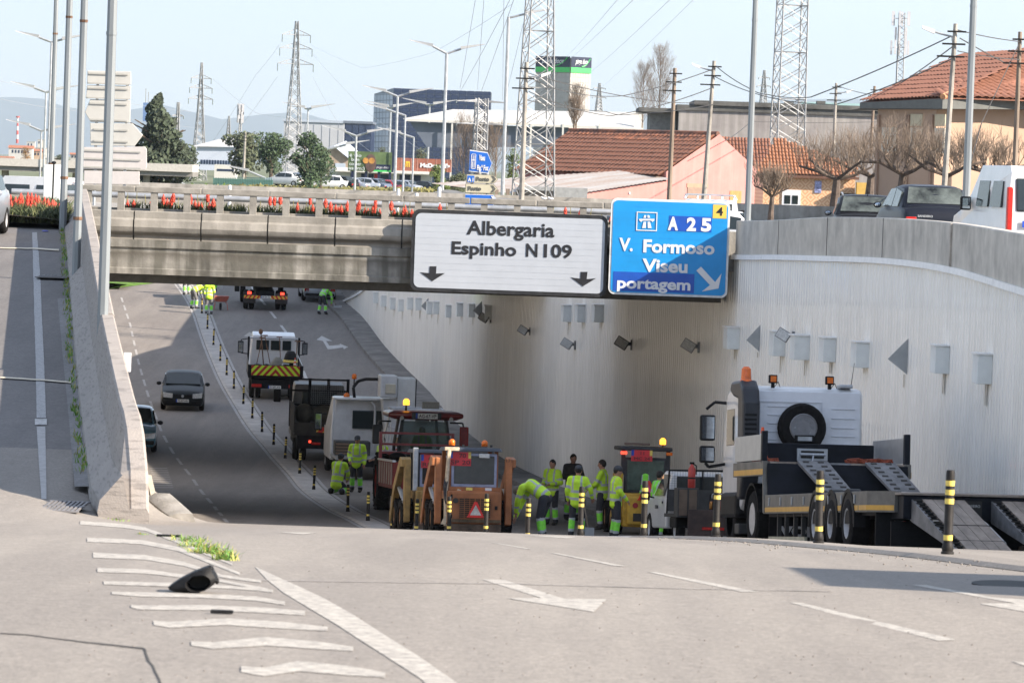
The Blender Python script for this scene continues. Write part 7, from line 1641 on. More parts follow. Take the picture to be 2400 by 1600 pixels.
# wheels and arches
for ya in (1.55,2.88,4.21):
    for s,x in ((-1,.26),(1,W-.26)):
        wheel(LO,x-W/2 if False else x,ya,.42,.42,.30,m=M_rim) if s>0 else None
        if s<0:
            x=.07
            b=MB(); b.lathe([(-.15,.25),(-.15,.36),(-.12,.41),(-.05,.42),(.15,.42),(.15,.25)],(x,ya,.42),'x',24); b.build('tyre',M_rubber,LO,smooth=True,auto=True)
            b=MB(); b.lathe([(.1,.01),(.1,.25),(-.14,.25),(-.14,.225),(-.05,.20),(-.04,.10),(-.09,.09),(-.09,.01)],(x,ya,.42),'x',20); b.build('rim',M_rim,LO,smooth=True,auto=True)
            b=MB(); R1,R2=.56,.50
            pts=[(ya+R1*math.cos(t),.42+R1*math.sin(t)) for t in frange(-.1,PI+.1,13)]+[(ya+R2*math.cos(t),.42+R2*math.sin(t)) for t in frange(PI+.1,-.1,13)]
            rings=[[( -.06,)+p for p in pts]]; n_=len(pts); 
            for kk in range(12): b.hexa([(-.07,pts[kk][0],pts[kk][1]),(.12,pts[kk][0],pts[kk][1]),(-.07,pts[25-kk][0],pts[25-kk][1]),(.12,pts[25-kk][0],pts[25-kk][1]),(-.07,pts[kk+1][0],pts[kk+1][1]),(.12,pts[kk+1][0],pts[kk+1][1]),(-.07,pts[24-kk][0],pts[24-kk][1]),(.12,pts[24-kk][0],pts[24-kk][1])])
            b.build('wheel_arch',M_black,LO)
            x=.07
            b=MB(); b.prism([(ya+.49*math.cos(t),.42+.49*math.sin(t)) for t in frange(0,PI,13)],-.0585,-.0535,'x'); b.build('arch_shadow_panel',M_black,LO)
# landing gear, boards and mud flap under the deck
for y in (5.1,5.9,6.6,7.4,8.1): bx(LO,'under_strut',M_dkgrey,.05,.12,y,y+.07,.12,.6)
bx(LO,'side_guard_board',mat('cream_guard',(.45,.43,.32),.6,var=.2),-.02,.03,5.3,8.6,.05,.20)
# gooseneck: ramp slope, platform
b=MB(); b.hexa([(0,8.9,.60),(W,8.9,.60),(0,9.0,1.40),(W,9.0,1.40),(0,8.86,.92),(W,8.86,.92),(0,8.96,1.50),(W,8.96,1.50)]); b.build('step_wall',M_dkb,LO)
for x0 in (.55,1.78):
    b=MB(); b.hexa([(x0+.30,7.75,.93),(x0+.80,7.75,.93),(x0,9.0,1.50),(x0+.55,9.0,1.50),(x0+.30,7.75,.97),(x0+.80,7.75,.97),(x0,9.0,1.56),(x0+.55,9.0,1.56)]); rp_=b.build('climbing_plate',M_plt,LO)
    for i in range(8):
        for j in range(2):
            v=i/8+.06; xa=x0+.30*(1-v)+.07+j*.27; y=7.75+1.25*v; z=.972+.59*v; b=MB(); b.hexa([(xa,y,z),(xa+.11,y,z),(xa,y+.05,z+.025),(xa+.11,y+.05,z+.025),(xa,y,z+.006),(xa+.11,y,z+.006),(xa,y+.05,z+.031),(xa+.11,y+.05,z+.031)]); b.build('slot',M_crack,rp_)
b=MB(); b.box(0,W,9.0,12.0,1.38,1.50); b.build('platform_frame',M_dkb,LO)
for i,m in ((0,M_deckw),(1,M_deckw),(2,mat('bare_steel_deck',(.26,.27,.29),.5,metal=.4,var=.3,scale=3)),(3,M_deckw),(4,M_deckw)): bx(LO,'platform_plate',m,.05+i*(W-.1)/5+.006,.05+(i+1)*(W-.1)/5-.006,9.0,11.6,1.502,1.535)
for s,x in ((-1,-.02),(1,W+.02)):
    r=bx(LO,'side_rail',M_lp,x-.05,x+.05,9.0,12.0,1.28,1.54,.005); bx(r,'reflective_strip',M_amst,x-.056 if s<0 else x+.051,x-.051 if s<0 else x+.056,9.0,11.9,1.30,1.40)
    bx(LO,'drop_side',M_alu if s>0 else mat('cream_alu_board',(.50,.49,.45),.5,var=.08,scale=4),x-.02,x+.02,9.25,12.0,1.56,2.02,.004); bx(LO,'side_post',M_dkb,x-.05,x+.05,9.1,9.25,1.5,2.08,.01)
b=MB(); b.hexa([(-.07,8.8,.62),(.03,8.8,.62),(-.07,8.95,.62),(.03,8.95,.62),(-.07,9.0,1.30),(.03,9.0,1.30),(-.07,9.05,1.5),(.03,9.05,1.5)]); b.build('neck_edge',M_lp,LO)
bx(LO,'bulkhead',M_dkb,.05,W-.05,11.65,11.75,1.53,1.93,.015)
w_=bx(LO,'winch_window',M_steel,1.05,1.62,11.60,11.64,1.62,1.84); bx(w_,'winch_recess',M_crack,1.12,1.55,11.585,11.597,1.66,1.80); b=MB(); b.tube([(1.1,11.57,1.73),(1.57,11.57,1.73)],.028,8); b.tube([(1.35,11.57,1.73),(1.32,11.5,1.62),(1.25,11.45,1.55)],.018,6); b.build('winch_roller',M_steel,w_)
# ramps
bx(LO,'underrun_guard',M_black,.2,W,-.55,-.50,.04,.46); bx(LO,'mud_flap',M_black,.05,.6,-.1,-.06,.08,.6); bx(LO,'mud_flap',M_black,W-.6,W-.05,-.1,-.06,.08,.6)
def ramp(x0):
    Lr=2.9; a=Vector((x0,-.98,.86)); c=Vector((x0+.15,-3.0,.02+ .0))
    b=MB(); th_=.16
    zt0,zt1=.80,.05
    b.hexa([(x0,-.98,zt0-.34),(x0+.05,-.98,zt0-.34),(x0,-3.98,zt1-.04),(x0+.05,-3.98,zt1-.04),(x0,-.98,zt0),(x0+.05,-.98,zt0),(x0,-3.98,zt1),(x0+.05,-3.98,zt1)]); r=b.build('ramp',M_plt,LO)
    b=MB(); b.hexa([(x0+.8,-.98,zt0-.32),(x0+.85,-.98,zt0-.32),(x0+.8,-3.98,zt1-.04),(x0+.85,-3.98,zt1-.04),(x0+.8,-.98,zt0),(x0+.85,-.98,zt0),(x0+.8,-3.98,zt1),(x0+.85,-3.98,zt1)]); b.build('ramp_beam',M_dkb,r)
    for i in range(4):
        xa=x0+.16+i*.17; b=MB(); b.hexa([(xa,-1.0,zt0-.03),(xa+.16,-1.0,zt0-.03),(xa,-4.1,zt1-.05),(xa+.16,-4.1,zt1-.05),(xa,-1.0,zt0+.01),(xa+.16,-1.0,zt0+.01),(xa,-4.1,zt1+.0),(xa+.16,-4.1,zt1+.0)]); b.build('ramp_plank',M_deckw,r)
    for i in range(15):
        v=(i+.3)/15; y=-.98-3.0*v; z=zt0+(zt1-zt0)*v+.006; b=MB(); b.box(x0+.02,x0+.145,y-.05,y+.05,z-.012,z+.012); b.build('grip_slot',M_crack,r)
    for v in (.55,.86): y=-.98-3.0*v; z=zt0+(zt1-zt0)*v; b=MB(); b.box(x0,x0+.85,y-.012,y+.012,z+.005,z+.03); b.build('cross_bar',M_black,r)
    b=MB(); b.tube([(x0+.87,-1.3,.62),(x0+.9,-2.2,.42),(x0+.92,-3.3,.14)],.03,6); b.build('ram',M_steel,r)
    return r
ramp(.42); ramp(1.68)
plate(LO,'AV-2175',W*.52,-.45,.22,.5,.12)
def straps(t):
    rnd=random.Random(4); b=MB()
    for k in range(12): b.tube([(rnd.uniform(-.25,.25),rnd.uniform(-.15,.15),rnd.uniform(0,.08)) for _ in range(4)],.022,5)
    b.build('strap',mat('strap_red',(.25,.05,.02),.8,var=.5,scale=10),t)
on(LO,(.35,11.1,1.55),'strap_heap','heap of red lashing straps at the foot of the traffic cone on the trailer','straps',straps)
on(LO,(2.15,9.6,1.55),'strap_heap','heap of red lashing straps by the right drop side of the trailer','straps',straps); on(LO,(1.8,9.7,1.55),'strap_heap','small pile of straps left of the right heap on the trailer','straps',straps)
on(LO,(.32,11.2,1.60),'traffic_cone','orange and white traffic cone standing on the gooseneck of the low loader','traffic cone',lambda t:cone(t,.60))
# tractor unit
yc=80.6; Xc=at(1748,1100,yc).x
CU=thing('tractor_unit','white tractor unit with spare wheel and roof beacons coupled to the low loader','lorry',(Xc,yc,zroad(yc)),math.atan(.15),slope(80))
Wc=2.28
b=MB(); cabp=[(0,.95),(0,2.95),(.12,3.05),(1.3,3.12),(1.75,3.0),(2.05,2.2),(2.15,1.2),(2.1,.7),(.4,.7)]
b.prism(cabp,0,Wc,'x'); b.build('cab',M_white,CU,bev=.09)
bx(CU,'rear_panel',mat('rear_panel_paint',(.70,.72,.76),.4,var=.05,coat=.2),.06,Wc-.06,-.035,-.002,1.5,2.98,.02)
M_emb=mat('embossed_white',(.60,.62,.66),.45,var=.06)
for z in (2.68,2.52,2.36,2.2,2.05,1.9): bx(CU,'pressed_rib',M_emb,.42,(1.30 if z>2.4 else .70),-.050,-.034,z-.012,z+.012,.006)
for z in (2.66,2.48,2.30,2.14,1.98): bx(CU,'pressed_rib',M_emb,1.66,2.12,-.050,-.034,z-.012,z+.012,.006)
b=MB()
for (x0,x1,z0,z1) in ((.26,1.46,2.76,2.785),(.26,.285,1.6,2.76),(1.46,1.485,1.6,2.785),(1.60,2.16,1.86,1.875)): b.box(x0,x1,-.052,-.033,z0,z1)
b.build('pressed_frame',M_emb,CU,bev=.006)
b=MB(); b.prism([(-.42,1.35),(-.42,2.72),(-.32,3.0),(-.08,3.16),(.75,3.16),(.9,2.98),(.55,2.86),(.10,2.80),(.06,.9),(-.25,.9)],-.14,.20,'x'); b.build('side_fairing',mat('fairing_black',(.022,.024,.03),.45,var=.2),CU,bev=.06)
for k in range(13): bx(CU,'fairing_rib',M_black,-.10,.13,-.435,-.42,1.40+k*.09,1.44+k*.09)
b=MB(); b.lathe([(.24,.26),(.0,.26),(-.03,.31),(-.02,.42),(.03,.455),(.12,.47),(.22,.455),(.24,.26)],(1.05,-.33,2.28),'y',30); b.build('spare_tyre',M_rubber,CU,smooth=True,auto=True)
b=MB(); b.lathe([(-.03,.27),(-.05,.25),(.06,.23),(.10,.15),(.0,.12),(.0,.01)],(1.05,-.33,2.28),'y',24); sr=b.build('spare_rim',mat('grey_steel_rim',(.22,.22,.23),.5,metal=.3,var=.2),CU,smooth=True,auto=True)
for k in range(10): a=2*PI*k/10; b=MB(); b.cyl((1.05+.165*math.cos(a),-.36,2.28+.165*math.sin(a)),(1.05+.165*math.cos(a),-.28,2.28+.165*math.sin(a)),.022,.022,8); b.build('wheel_nut',M_steel,sr)
bx(CU,'clamp',M_black,.88,1.25,-.42,-.36,2.00,2.14,.01); bx(CU,'clamp_plate',M_steel,.93,1.20,-.435,-.42,2.03,2.11)
b=MB(); b.lathe([(0,.12),(.04,.12),(.06,.10),(.26,.09),(.30,.05),(.30,.005)],(-.0,.0,3.12),'z',14); b.build('beacon',mat('beacon_orange',(.80,.16,.03),.25,var=.2,scale=12),CU,smooth=True,auto=True)
for x in (.52,1.62):
    b=MB(); b.box(x-.03,x+.03,-.02,.04,3.03,3.12); b.tube([(x+.03,0,3.05),(x+.1,0,3.15),(x+.14,0,3.05)],.008,4); b.build('light_stem',M_black,CU); l_=bx(CU,'warning_light',M_black,x-.08,x+.08,-.04,.06,3.12,3.28,.015); bx(l_,'amber_face',M_amber,x-.055,x+.055,-.05,-.041,3.145,3.255)
bx(CU,'roof_box',M_steel,1.82,2.08,.0,.3,3.06,3.13,.02); b=MB(); b.cyl((2.06,.1,3.1),(2.12,.1,3.55),.008,.005,5); b.build('aerial',M_black,CU)
# left side: door, window, mirrors, steps
bx(CU,'side_window',M_glass,-.006,.012,1.0,1.75,1.95,2.65,.01); bx(CU,'door_handle',M_black,-.02,.0,.55,.62,1.35,1.55,.01)
for z0,z1 in ((2.05,2.55),(1.62,1.95)): 
    m_=bx(CU,'wing_mirror',M_black,-.48,-.18,1.95,2.08,z0,z1,.04); bx(m_,'mirror_glass',M_mirror,-.45,-.21,1.935,1.948,z0+.04,z1-.04)
b=MB(); b.tube([(0,1.85,2.78),(-.2,1.98,2.80),(-.36,2.02,2.66)],.03,6); b.tube([(0,1.85,1.60),(-.3,2.0,1.54),(-.36,2.02,1.62)],.03,6); b.build('mirror_arm',M_black,CU)
m_=bx(CU,'wing_mirror',M_black,Wc+.08,Wc+.30,1.3,1.42,1.75,2.35,.04)
bx(CU,'wheel_housing',M_black,-.08,.25,.4,1.9,.55,1.05,.08); bx(CU,'step',M_dkgrey,-.05,.3,.2,.6,.25,.45,.02)
for x,y in ((.12,1.15),(Wc-.12,1.15)): wheel(CU,(x if x>1 else -x) if False else x,y,.5,.5,.3)
# chassis, drive wheels, mud guards, mud flap
bx(CU,'chassis',M_chassis,.65,Wc-.6,-3.9,.4,.6,.95); bx(CU,'fuel_tank',M_dkgrey,.05,.55,-1.7,-.5,.35,.9,.06); b=MB(); b.lathe([(-.15,.1),(-.15,.22),(.15,.22),(.15,.1)],(.35,-1.9,.35),'x',16); b.build('air_tank',M_rubber,CU)
for s,x in ((-1,-.33),(1,Wc-.45)):
    b=MB(); sg2=1
    b.lathe([(-.28,.30),(-.28,.46),(-.24,.51),(-.1,.525),(.28,.525),(.28,.30)] if s<0 else [(.28,.30),(.28,.46),(.24,.51),(.1,.525),(-.28,.525),(-.28,.30)],(x+.1,-3.2,.52),'x',26); b.build('tyre',M_rubber,CU,smooth=True,auto=True)
    b=MB(); b.lathe([(-.27,.30),(-.27,.275),(-.10,.25),(-.08,.14),(-.2,.13),(-.2,.01)] if s<0 else [(.27,.30),(.27,.275),(.10,.25),(.08,.14),(.2,.13),(.2,.01)],(x+.1,-3.2,.52),'x',22); b.build('rim',M_rim,CU,smooth=True,auto=True)
    b=MB(); 
    for kk in range(10):
        t0=.2+2.75*kk/10; t1=.2+2.75*(kk+1)/10; r1,r2=.62,.65
        f_=lambda r,t:(-3.2+r*math.cos(t),.52+r*math.sin(t))
        A_=[f_(r1,t0),f_(r2,t0),f_(r1,t1),f_(r2,t1)]
        b.hexa([(x-.2,)+A_[0],(x+.42,)+A_[0],(x-.2,)+A_[1],(x+.42,)+A_[1],(x-.2,)+A_[2],(x+.42,)+A_[2],(x-.2,)+A_[3],(x+.42,)+A_[3]])
    b.build('mudguard',M_black,CU)
fl=bx(CU,'mud_flap',M_black,-.35,1.45,-3.98,-3.95,.08,.72); text('VOLVO','lettering',M_whiteink,fl,(.42,-3.995,.22),.24,1.15,off=.012)
hazard(CU,-.25,1.1,-4.0,.74,.92,3); bx(CU,'rear_light',M_red,-.30,-.18,-4.02,-3.97,1.0,1.2,.01)
# ================================================================ PEOPLE
M_fluo=mat('hi_vis_yellow',(.58,.90,.04),.65,var=.10,scale=9,bump=.25,bscale=14,emit=0); M_fluog=mat('hi_vis_green',(.26,.85,.07),.65,var=.12,scale=9)
M_refl=mat('reflective_tape',(.42,.45,.47),.45,var=.08,scale=12); M_trs=mat('work_trousers',(.035,.036,.045),.85,var=.2,scale=8); M_skin=mat('skin',(.42,.22,.15),.6,var=.12,scale=14); M_hair=mat('dark_hair',(.018,.014,.012),.8,var=.4,scale=30)
M_hairg=mat('grey_hair',(.12,.11,.10),.8,var=.3,scale=30); M_boot=mat('work_boot',(.03,.025,.02),.8,var=.3); M_capm=mat('grey_cap',(.05,.055,.065),.8,var=.3,scale=12); M_dshirt=mat('dark_shirt',(.045,.042,.042),.85,var=.2); M_glove=mat('pale_glove',(.45,.44,.42),.8,var=.2)
def seg(b,p0,p1,r0,r1,n=10):
    p0=Vector(p0);p1=Vector(p1); b.cyl(p0,p1,r0,r1,n); b.ell(p0,(r0,)*3,8,6); b.ell(p1,(r1,)*3,8,6)
def remesh(b,name,mats,par,vox,matf=None,extra=None):
    o=b.build(name,mats[0],None,recalc=False); md=o.modifiers.new('r','REMESH'); md.mode='VOXEL'; md.voxel_size=vox; md.use_smooth_shade=True
    sm_=o.modifiers.new('s','SMOOTH'); sm_.factor=.5; sm_.iterations=3
    dg=bpy.context.evaluated_depsgraph_get(); me=bpy.data.meshes.new_from_object(o.evaluated_get(dg)); bpy.data.objects.remove(o)
    me.name=name; me.materials.clear()
    for m in mats: me.materials.append(m)
    if matf:
        mi=[matf(p.center) for p in me.polygons]; me.polygons.foreach_set('material_index',mi)
    if extra:
        bm=bmesh.new(); bm.from_mesh(me); vs=[bm.verts.new(v) for v in extra.v]; 
        for f in extra.f:
            try: ff=bm.faces.new([vs[i] for i in f]); ff.smooth=True
            except: pass
        bm.to_mesh(me); bm.free()
    r=bpy.data.objects.new(name,me); COL.objects.link(r); r.parent=par; return r
STAND=dict(pelvis=(0,0,.95),chest=(0,.0,1.30),neck=(0,.0,1.50),head=(0,.03,1.645),
 shL=(-.19,0,1.44),elL=(-.26,-.02,1.15),wrL=(-.25,.10,.92),shR=(.19,0,1.44),elR=(.26,-.02,1.15),wrR=(.25,.10,.92),
 hpL=(-.10,0,.92),knL=(-.12,.03,.50),anL=(-.13,-.02,.08),hpR=(.10,0,.92),knR=(.12,.03,.50),anR=(.13,-.02,.08))
def person(label,loc,rz,pose=None,h=1.75,top=None,vest=False,trs=None,fl=None,hair=None,cap=None,gloves=False,rx=0,lower=True,bandless=False,hood=False,beanie=False,toe=None):
    P={k:Vector(v) for k,v in STAND.items()}
    for k,v in (pose or {}).items(): P[k]=Vector(v)
    top=top or M_fluo; trs=trs or M_trs; fl=fl or M_fluog
    o=thing('person',label,'person',loc,rz,rx); k_=h/1.75; o.scale=(k_,k_,k_)
    face=toe or Vector((0,1,0)); fd=Vector(pose.get('look',(0,1,-.1))) if pose else Vector((0,1,-.1)); fd.normalize(); upv=(P['head']-P['neck']).normalized(); rt=fd.cross(upv).normalized(); fd=upv.cross(rt).normalized()
    RM=Matrix((rt,fd,upv)).transposed()
    # body
    b=MB(); hd=P['head']; b.ell(hd,(.078,.098,.118),14,10,RM); b.ell(hd+fd*.02-upv*.06,(.056,.07,.07),10,8,RM); b.ell(hd+fd*.10-upv*.012,(.016,.028,.026),6,5,RM)
    for s in (-1,1): b.ell(hd+rt*(.082*s)-upv*.01,(.014,.02,.032),6,5,RM)
    seg(b,P['neck']-upv*.03,hd-upv*.06,.060,.058)
    seg(b,P['pelvis'],P['chest'],.09,.10); seg(b,P['shL'],P['shR'],.055,.055); seg(b,P['chest'],P['neck'],.09,.055)
    for s in 'LR':
        seg(b,P['sh'+s],P['el'+s],.055,.042); seg(b,P['el'+s],P['wr'+s],.042,.029)
        seg(b,P['hp'+s],P['kn'+s],.085,.058); seg(b,P['kn'+s],P['an'+s],.056,.042)
        w=P['wr'+s]; d=(w-P['el'+s]).normalized(); seg(b,w,w+d*.06,.028,.036)
    ex=MB()
    for s in 'LR':
        w=P['wr'+s]; d=(w-P['el'+s]).normalized(); sd=d.cross(Vector((0,0,1)) if abs(d.z)<.9 else Vector((0,1,0))).normalized(); n_=d.cross(sd)
        for i,(off,ln) in enumerate(((-.027,.062),(-.009,.072),(.009,.068),(.027,.052))):
            a=w+d*.085+sd*off; m_=a+d*ln*.55+n_*.008; e=a+d*ln*.9+n_*.035; ex.cyl(a-d*.02,m_,.0095,.009,6); ex.cyl(m_,e,.009,.0075,6)
        a=w+d*.03+sd*.036; ex.cyl(a,a+d*.035+sd*.022,.011,.010,6); ex.cyl(a+d*.035+sd*.022,a+d*.065+sd*.018+n_*.02,.010,.008,6)
    def bm_(c):
        if gloves:
            for s in 'LR':
                if (c-P['wr'+s]).length<.13: return 1
        return 0
    body=remesh(b,'body',[M_skin,M_glove],o,.018,bm_,ex)
    # eyes, mouth
    b=MB()
    for s in (-1,1): b.ell(hd+fd*.090+rt*(.03*s)+upv*.012,(.010,.008,.007),6,4,RM)
    b.build('eyes',M_ink,o); b=MB(); b.ell(hd+fd*.085-upv*.055,(.022,.008,.006),6,4,RM); b.build('mouth',mat('lips',(.30,.11,.09),.5),o)
    if not cap or True:
        b=MB(); n=12; 
        b.ell(hd+upv*.022-fd*.018,(.088,.102,.112),14,10,RM)
        hh=b.build('hair',hair or M_hair,o,smooth=True)
        bm=bmesh.new(); bm.from_mesh(hh.data); dl=[f for f in bm.faces if (f.calc_center_median()-hd).dot(fd)>.035+max(0,(f.calc_center_median()-hd).dot(upv)-.055)*1.6 or (f.calc_center_median()-hd).dot(upv)<-.06]; bmesh.ops.delete(bm,geom=dl,context='FACES'); bm.to_mesh(hh.data); bm.free()
    if cap:
        b=MB(); b.ell(hd+upv*.055-fd*.01,(.098,.112,.088),14,10,RM); 
        if not beanie: b.T=None; c0=hd+upv*.055+fd*.09; b.hexa([c0-rt*.07-upv*.01,c0+rt*.07-upv*.01,c0-rt*.05+fd*.08-upv*.03,c0+rt*.05+fd*.08-upv*.03,c0-rt*.07+upv*.006,c0+rt*.07+upv*.006,c0-rt*.05+fd*.08-upv*.018,c0+rt*.05+fd*.08-upv*.018])
        cc=b.build('cap',cap,o,smooth=True); bm=bmesh.new(); bm.from_mesh(cc.data); dl=[f for f in bm.faces if (f.calc_center_median()-hd).dot(upv)<.012]; bmesh.ops.delete(bm,geom=dl,context='FACES'); bm.to_mesh(cc.data); bm.free()
    # jacket
    b=MB(); sp=(P['chest']-P['pelvis']).normalized(); lo=P['pelvis']+sp*(-.10 if sp.z>.75 else .06)
    side=(P['shR']-P['shL']).normalized()
    for u in (0,.125,.25,.375,.5,.625,.75,.875,1): c=lo.lerp(P['chest']+sp*.05,u); RT=Matrix((side,sp.cross(side).normalized(),sp)).transposed(); b.ell(c,(.195+.015*u,.152,.12),14,8,RT)
    seg(b,P['shL']+side*.03,P['shR']-side*.03,.085,.085); seg(b,P['chest']+sp*.05,P['neck']-sp*.02,.15,.082)
    for s in 'LR':
        seg(b,P['sh'+s],P['el'+s],.080,.066)
        if not vest: seg(b,P['el'+s],P['wr'+s],.066,.052)
    if hood: b.ell(P['neck']-fd*.02+upv*.05-Vector((0,.06,0)),(.12,.10,.10),10,8)
    def bonet(c,a,d):
        v=d-a; t=(c-a).dot(v)/v.length_squared; t2=max(0,min(1,t)); return (c-(a+v*t2)).length,t
    def jm(c):
        L=[(bonet(c,P['pelvis'],P['neck']),'t')]+[(bonet(c,P['sh'+s],P['el'+s]),'u') for s in 'LR']+[(bonet(c,P['el'+s],P['wr'+s]),'f') for s in 'LR']
        L=[((x[0][0]-(.13 if x[1]=='t' else .07),x[0][1]),x[1]) for x in L]
        (d,t),kd=min(L,key=lambda x:x[0][0])
        if bandless: return 0
        if kd=='t':
            if -.02<t<.075 or .30<t<.40: return 1
            sx=abs((c-P['chest']).dot(side))
            if t>.36 and .085<sx<.13: return 1
            return 0
        if kd=='u': return 1 if .55<t<.78 else 0
        return 1 if (.48<t<.68) else 0
    remesh(b,'jacket' if not vest else 'vest',[top,M_refl],o,.022,jm)
    if vest:
        b=MB(); 
        for s in 'LR': seg(b,P['el'+s],P['wr'+s],.056,.046); seg(b,P['sh'+s],P['el'+s],.070,.060)
        remesh(b,'sleeves',[mat('grey_sleeve',(.16,.16,.19),.85,var=.15)],o,.02)
    if lower:
        b=MB(); seg(b,P['hpL'],P['hpR'],.105,.105); 
        for s in 'LR': seg(b,P['hp'+s],P['kn'+s],.105,.085); seg(b,P['kn'+s],P['an'+s]+Vector((0,0,.03)),.083,.078)
        def tm(c):
            for s in 'LR':
                d,t=bonet(c,P['kn'+s],P['an'+s])
                if d<.12 and t>.02:
                    if t<.16 or .66<t<.80: return 1
                    if t<.80: return 2
            return 0
        remesh(b,'trousers',[trs,M_refl,fl],o,.022,tm if not bandless or True else None)
        for s in 'LR':
            a=P['an'+s]; td=toe or Vector((0,1,0)); b=MB(); seg(b,a+Vector((0,0,.04)),a-Vector((0,0,.01)),.062,.062); b.ell(a+td*.08-Vector((0,0,.035)),(.055,.13,.045),10,6,Matrix.Rotation(math.atan2(-td.x,td.y),3,'Z')); b.build('boot',M_boot,o,smooth=True)
    return o
BEND=dict(pelvis=(0,-.15,.93),chest=(0,.18,1.12),neck=(0,.40,1.10),head=(0,.52,1.02),look=(0,.3,-1),shL=(-.19,.34,1.10),elL=(-.22,.42,.82),wrL=(-.16,.48,.58),shR=(.19,.34,1.10),elR=(.22,.42,.82),wrR=(.16,.48,.58),hpL=(-.11,-.14,.90),knL=(-.14,-.08,.48),anL=(-.16,-.16,.08),hpR=(.11,-.14,.90),knR=(.14,.02,.48),anR=(.17,-.02,.08))
def P_(px,Y): return gx(px,Y)
person('bending worker in a hooded yellow jacket reaching down to a bollard base',P_(1262,94.5),R_(62),dict(BEND,wrR=(.05,.60,.45),elR=(.16,.50,.78)),1.82,hair=M_hairg,hood=True)
person('worker in yellow jacket standing behind the bending man',P_(1291,113),R_(150),dict(wrL=(-.12,.30,1.12),wrR=(.12,.3,1.12)),1.72)
person('man in a dark shirt with folded arms beside the yellow jacketed workers',P_(1338,118),R_(200),dict(wrL=(.08,.26,1.18),elL=(-.27,.08,1.15),wrR=(-.10,.27,1.14),elR=(.27,.08,1.15)),1.82,top=M_dshirt,bandless=True,gloves=True)
person('worker seen from behind in yellow jacket and grey cap holding a shovel',P_(1350,102),R_(-12),dict(wrR=(.34,.12,1.0),elR=(.32,0,1.2)),1.72,cap=M_capm)
person('dark haired worker in yellow jacket facing left near the wall',P_(1408,110.5),R_(75),dict(wrL=(-.14,.34,1.05),wrR=(.14,.34,1.02),elL=(-.25,.12,1.15),elR=(.25,.12,1.15)),1.80)
person('worker in yellow jacket, dark cap and pale gloves in front of the yellow loader',P_(1440,101.5),R_(-75),dict(wrR=(.24,.20,.98),elR=(.27,.02,1.18),look=(.3,1,-.6)),1.74,cap=M_capm,gloves=True)
person('worker in green vest half hidden behind the white pickup mirror',P_(1540,103),R_(-60),None,1.66,top=M_fluog)
person('kneeling worker in yellow jacket and dark beanie on the median',P_(790,129.5)+Vector((0,0,-.02)),R_(-25),dict(pelvis=(0,-.05,.38),chest=(0,.08,.80),neck=(0,.12,.99),head=(0,.17,1.12),shL=(-.19,.10,.93),elL=(-.24,.22,.66),wrL=(-.14,.38,.48),shR=(.19,.10,.93),elR=(.24,.22,.66),wrR=(.14,.38,.48),hpL=(-.11,-.03,.36),knL=(-.18,.32,.12),anL=(-.18,-.12,.10),hpR=(.11,-.03,.36),knR=(.18,.32,.12),anR=(.2,-.12,.10),look=(0,1,-.5)),1.75,cap=M_capm,beanie=True)
person('worker facing the camera in open yellow jacket and grey cap beside the kneeling man',P_(834,131),R_(170),dict(wrR=(.16,.26,.98),wrL=(-.26,.10,.90),look=(0,1,-.5)),1.72,cap=M_capm)
person('worker in yellow vest and grey cap looking down left of the tractor wheel',P_(893,130),R_(125),dict(wrL=(-.10,.30,1.10),wrR=(.10,.32,1.08),look=(0,1,-.6)),1.74,cap=M_capm,vest=True)
# driver inside the tractor cab, driver in the yellow loader
def wp(o,v): return (Matrix.Translation(o.location)@o.rotation_euler.to_matrix().to_4x4())@Vector(v)
SIT=dict(pelvis=(0,0,.1),chest=(0,.03,.45),neck=(0,.04,.66),head=(0,.07,.80),shL=(-.19,.03,.60),elL=(-.26,.12,.34),wrL=(-.2,.34,.34),shR=(.19,.03,.60),elR=(.26,.12,.34),wrR=(.2,.34,.34),hpL=(-.1,.02,.08),knL=(-.14,.42,.10),anL=(-.14,.5,-.3),hpR=(.1,.02,.08),knR=(.14,.42,.10),anR=(.14,.5,-.3))
person('tractor driver in a green vest seen through the rear window',wp(TR,(.0,.15,1.45)),TR.rotation_euler.z,SIT,1.75,top=M_fluog,lower=False)
person('driver in green vest behind the rear window of the yellow loader',wp(YL,(0,-.62,1.0)),YL.rotation_euler.z,dict(SIT,head=(0,.1,.74)),1.7,top=M_fluog,lower=False,cap=M_capm)
# far group
person('far worker in grey trousers at the left of the road gang',P_(437,229),R_(30),None,1.75,vest=True,trs=mat('grey_trousers',(.14,.14,.14),.85))
person('far worker in yellow vest and brown boots bending to the right',P_(457,220),R_(-60),dict(BEND,head=(0,.46,1.12)),1.75,vest=True,trs=mat('grey_trousers',(.14,.14,.14),.85))
person('far worker in yellow vest seen from behind next to the wheelbarrow',P_(489,217),R_(10),dict(chest=(0,.1,1.26),neck=(0,.2,1.42),head=(0,.3,1.5),elL=(-.3,.15,1.2),wrL=(-.28,.35,1.15)),1.74,vest=True,trs=mat('grey_trousers',(.14,.14,.14),.85))
person('far worker in green shirt behind the wheelbarrow with a shovel',P_(500,232),R_(170),None,1.72,top=M_fluog)
person('far worker in green jacket bending with a broom beside the silver hatchback',P_(757,219.5),R_(-35),dict(BEND,head=(0,.42,1.18),chest=(0,.12,1.20),neck=(0,.28,1.26)),1.75,top=M_fluog)
def rod(name,lab,p0,p1,r,m,cat='tool',blade=None):
    o=thing(name,lab,cat,p1); b=MB(); b.cyl(Vector(p0)-Vector(p1),(0,0,.1),r,r,6); b.build('handle',m,o)
    if blade: b=MB(); b.box(-blade,blade,-.02,.02,0,.28); b.build('blade',M_steel,o)
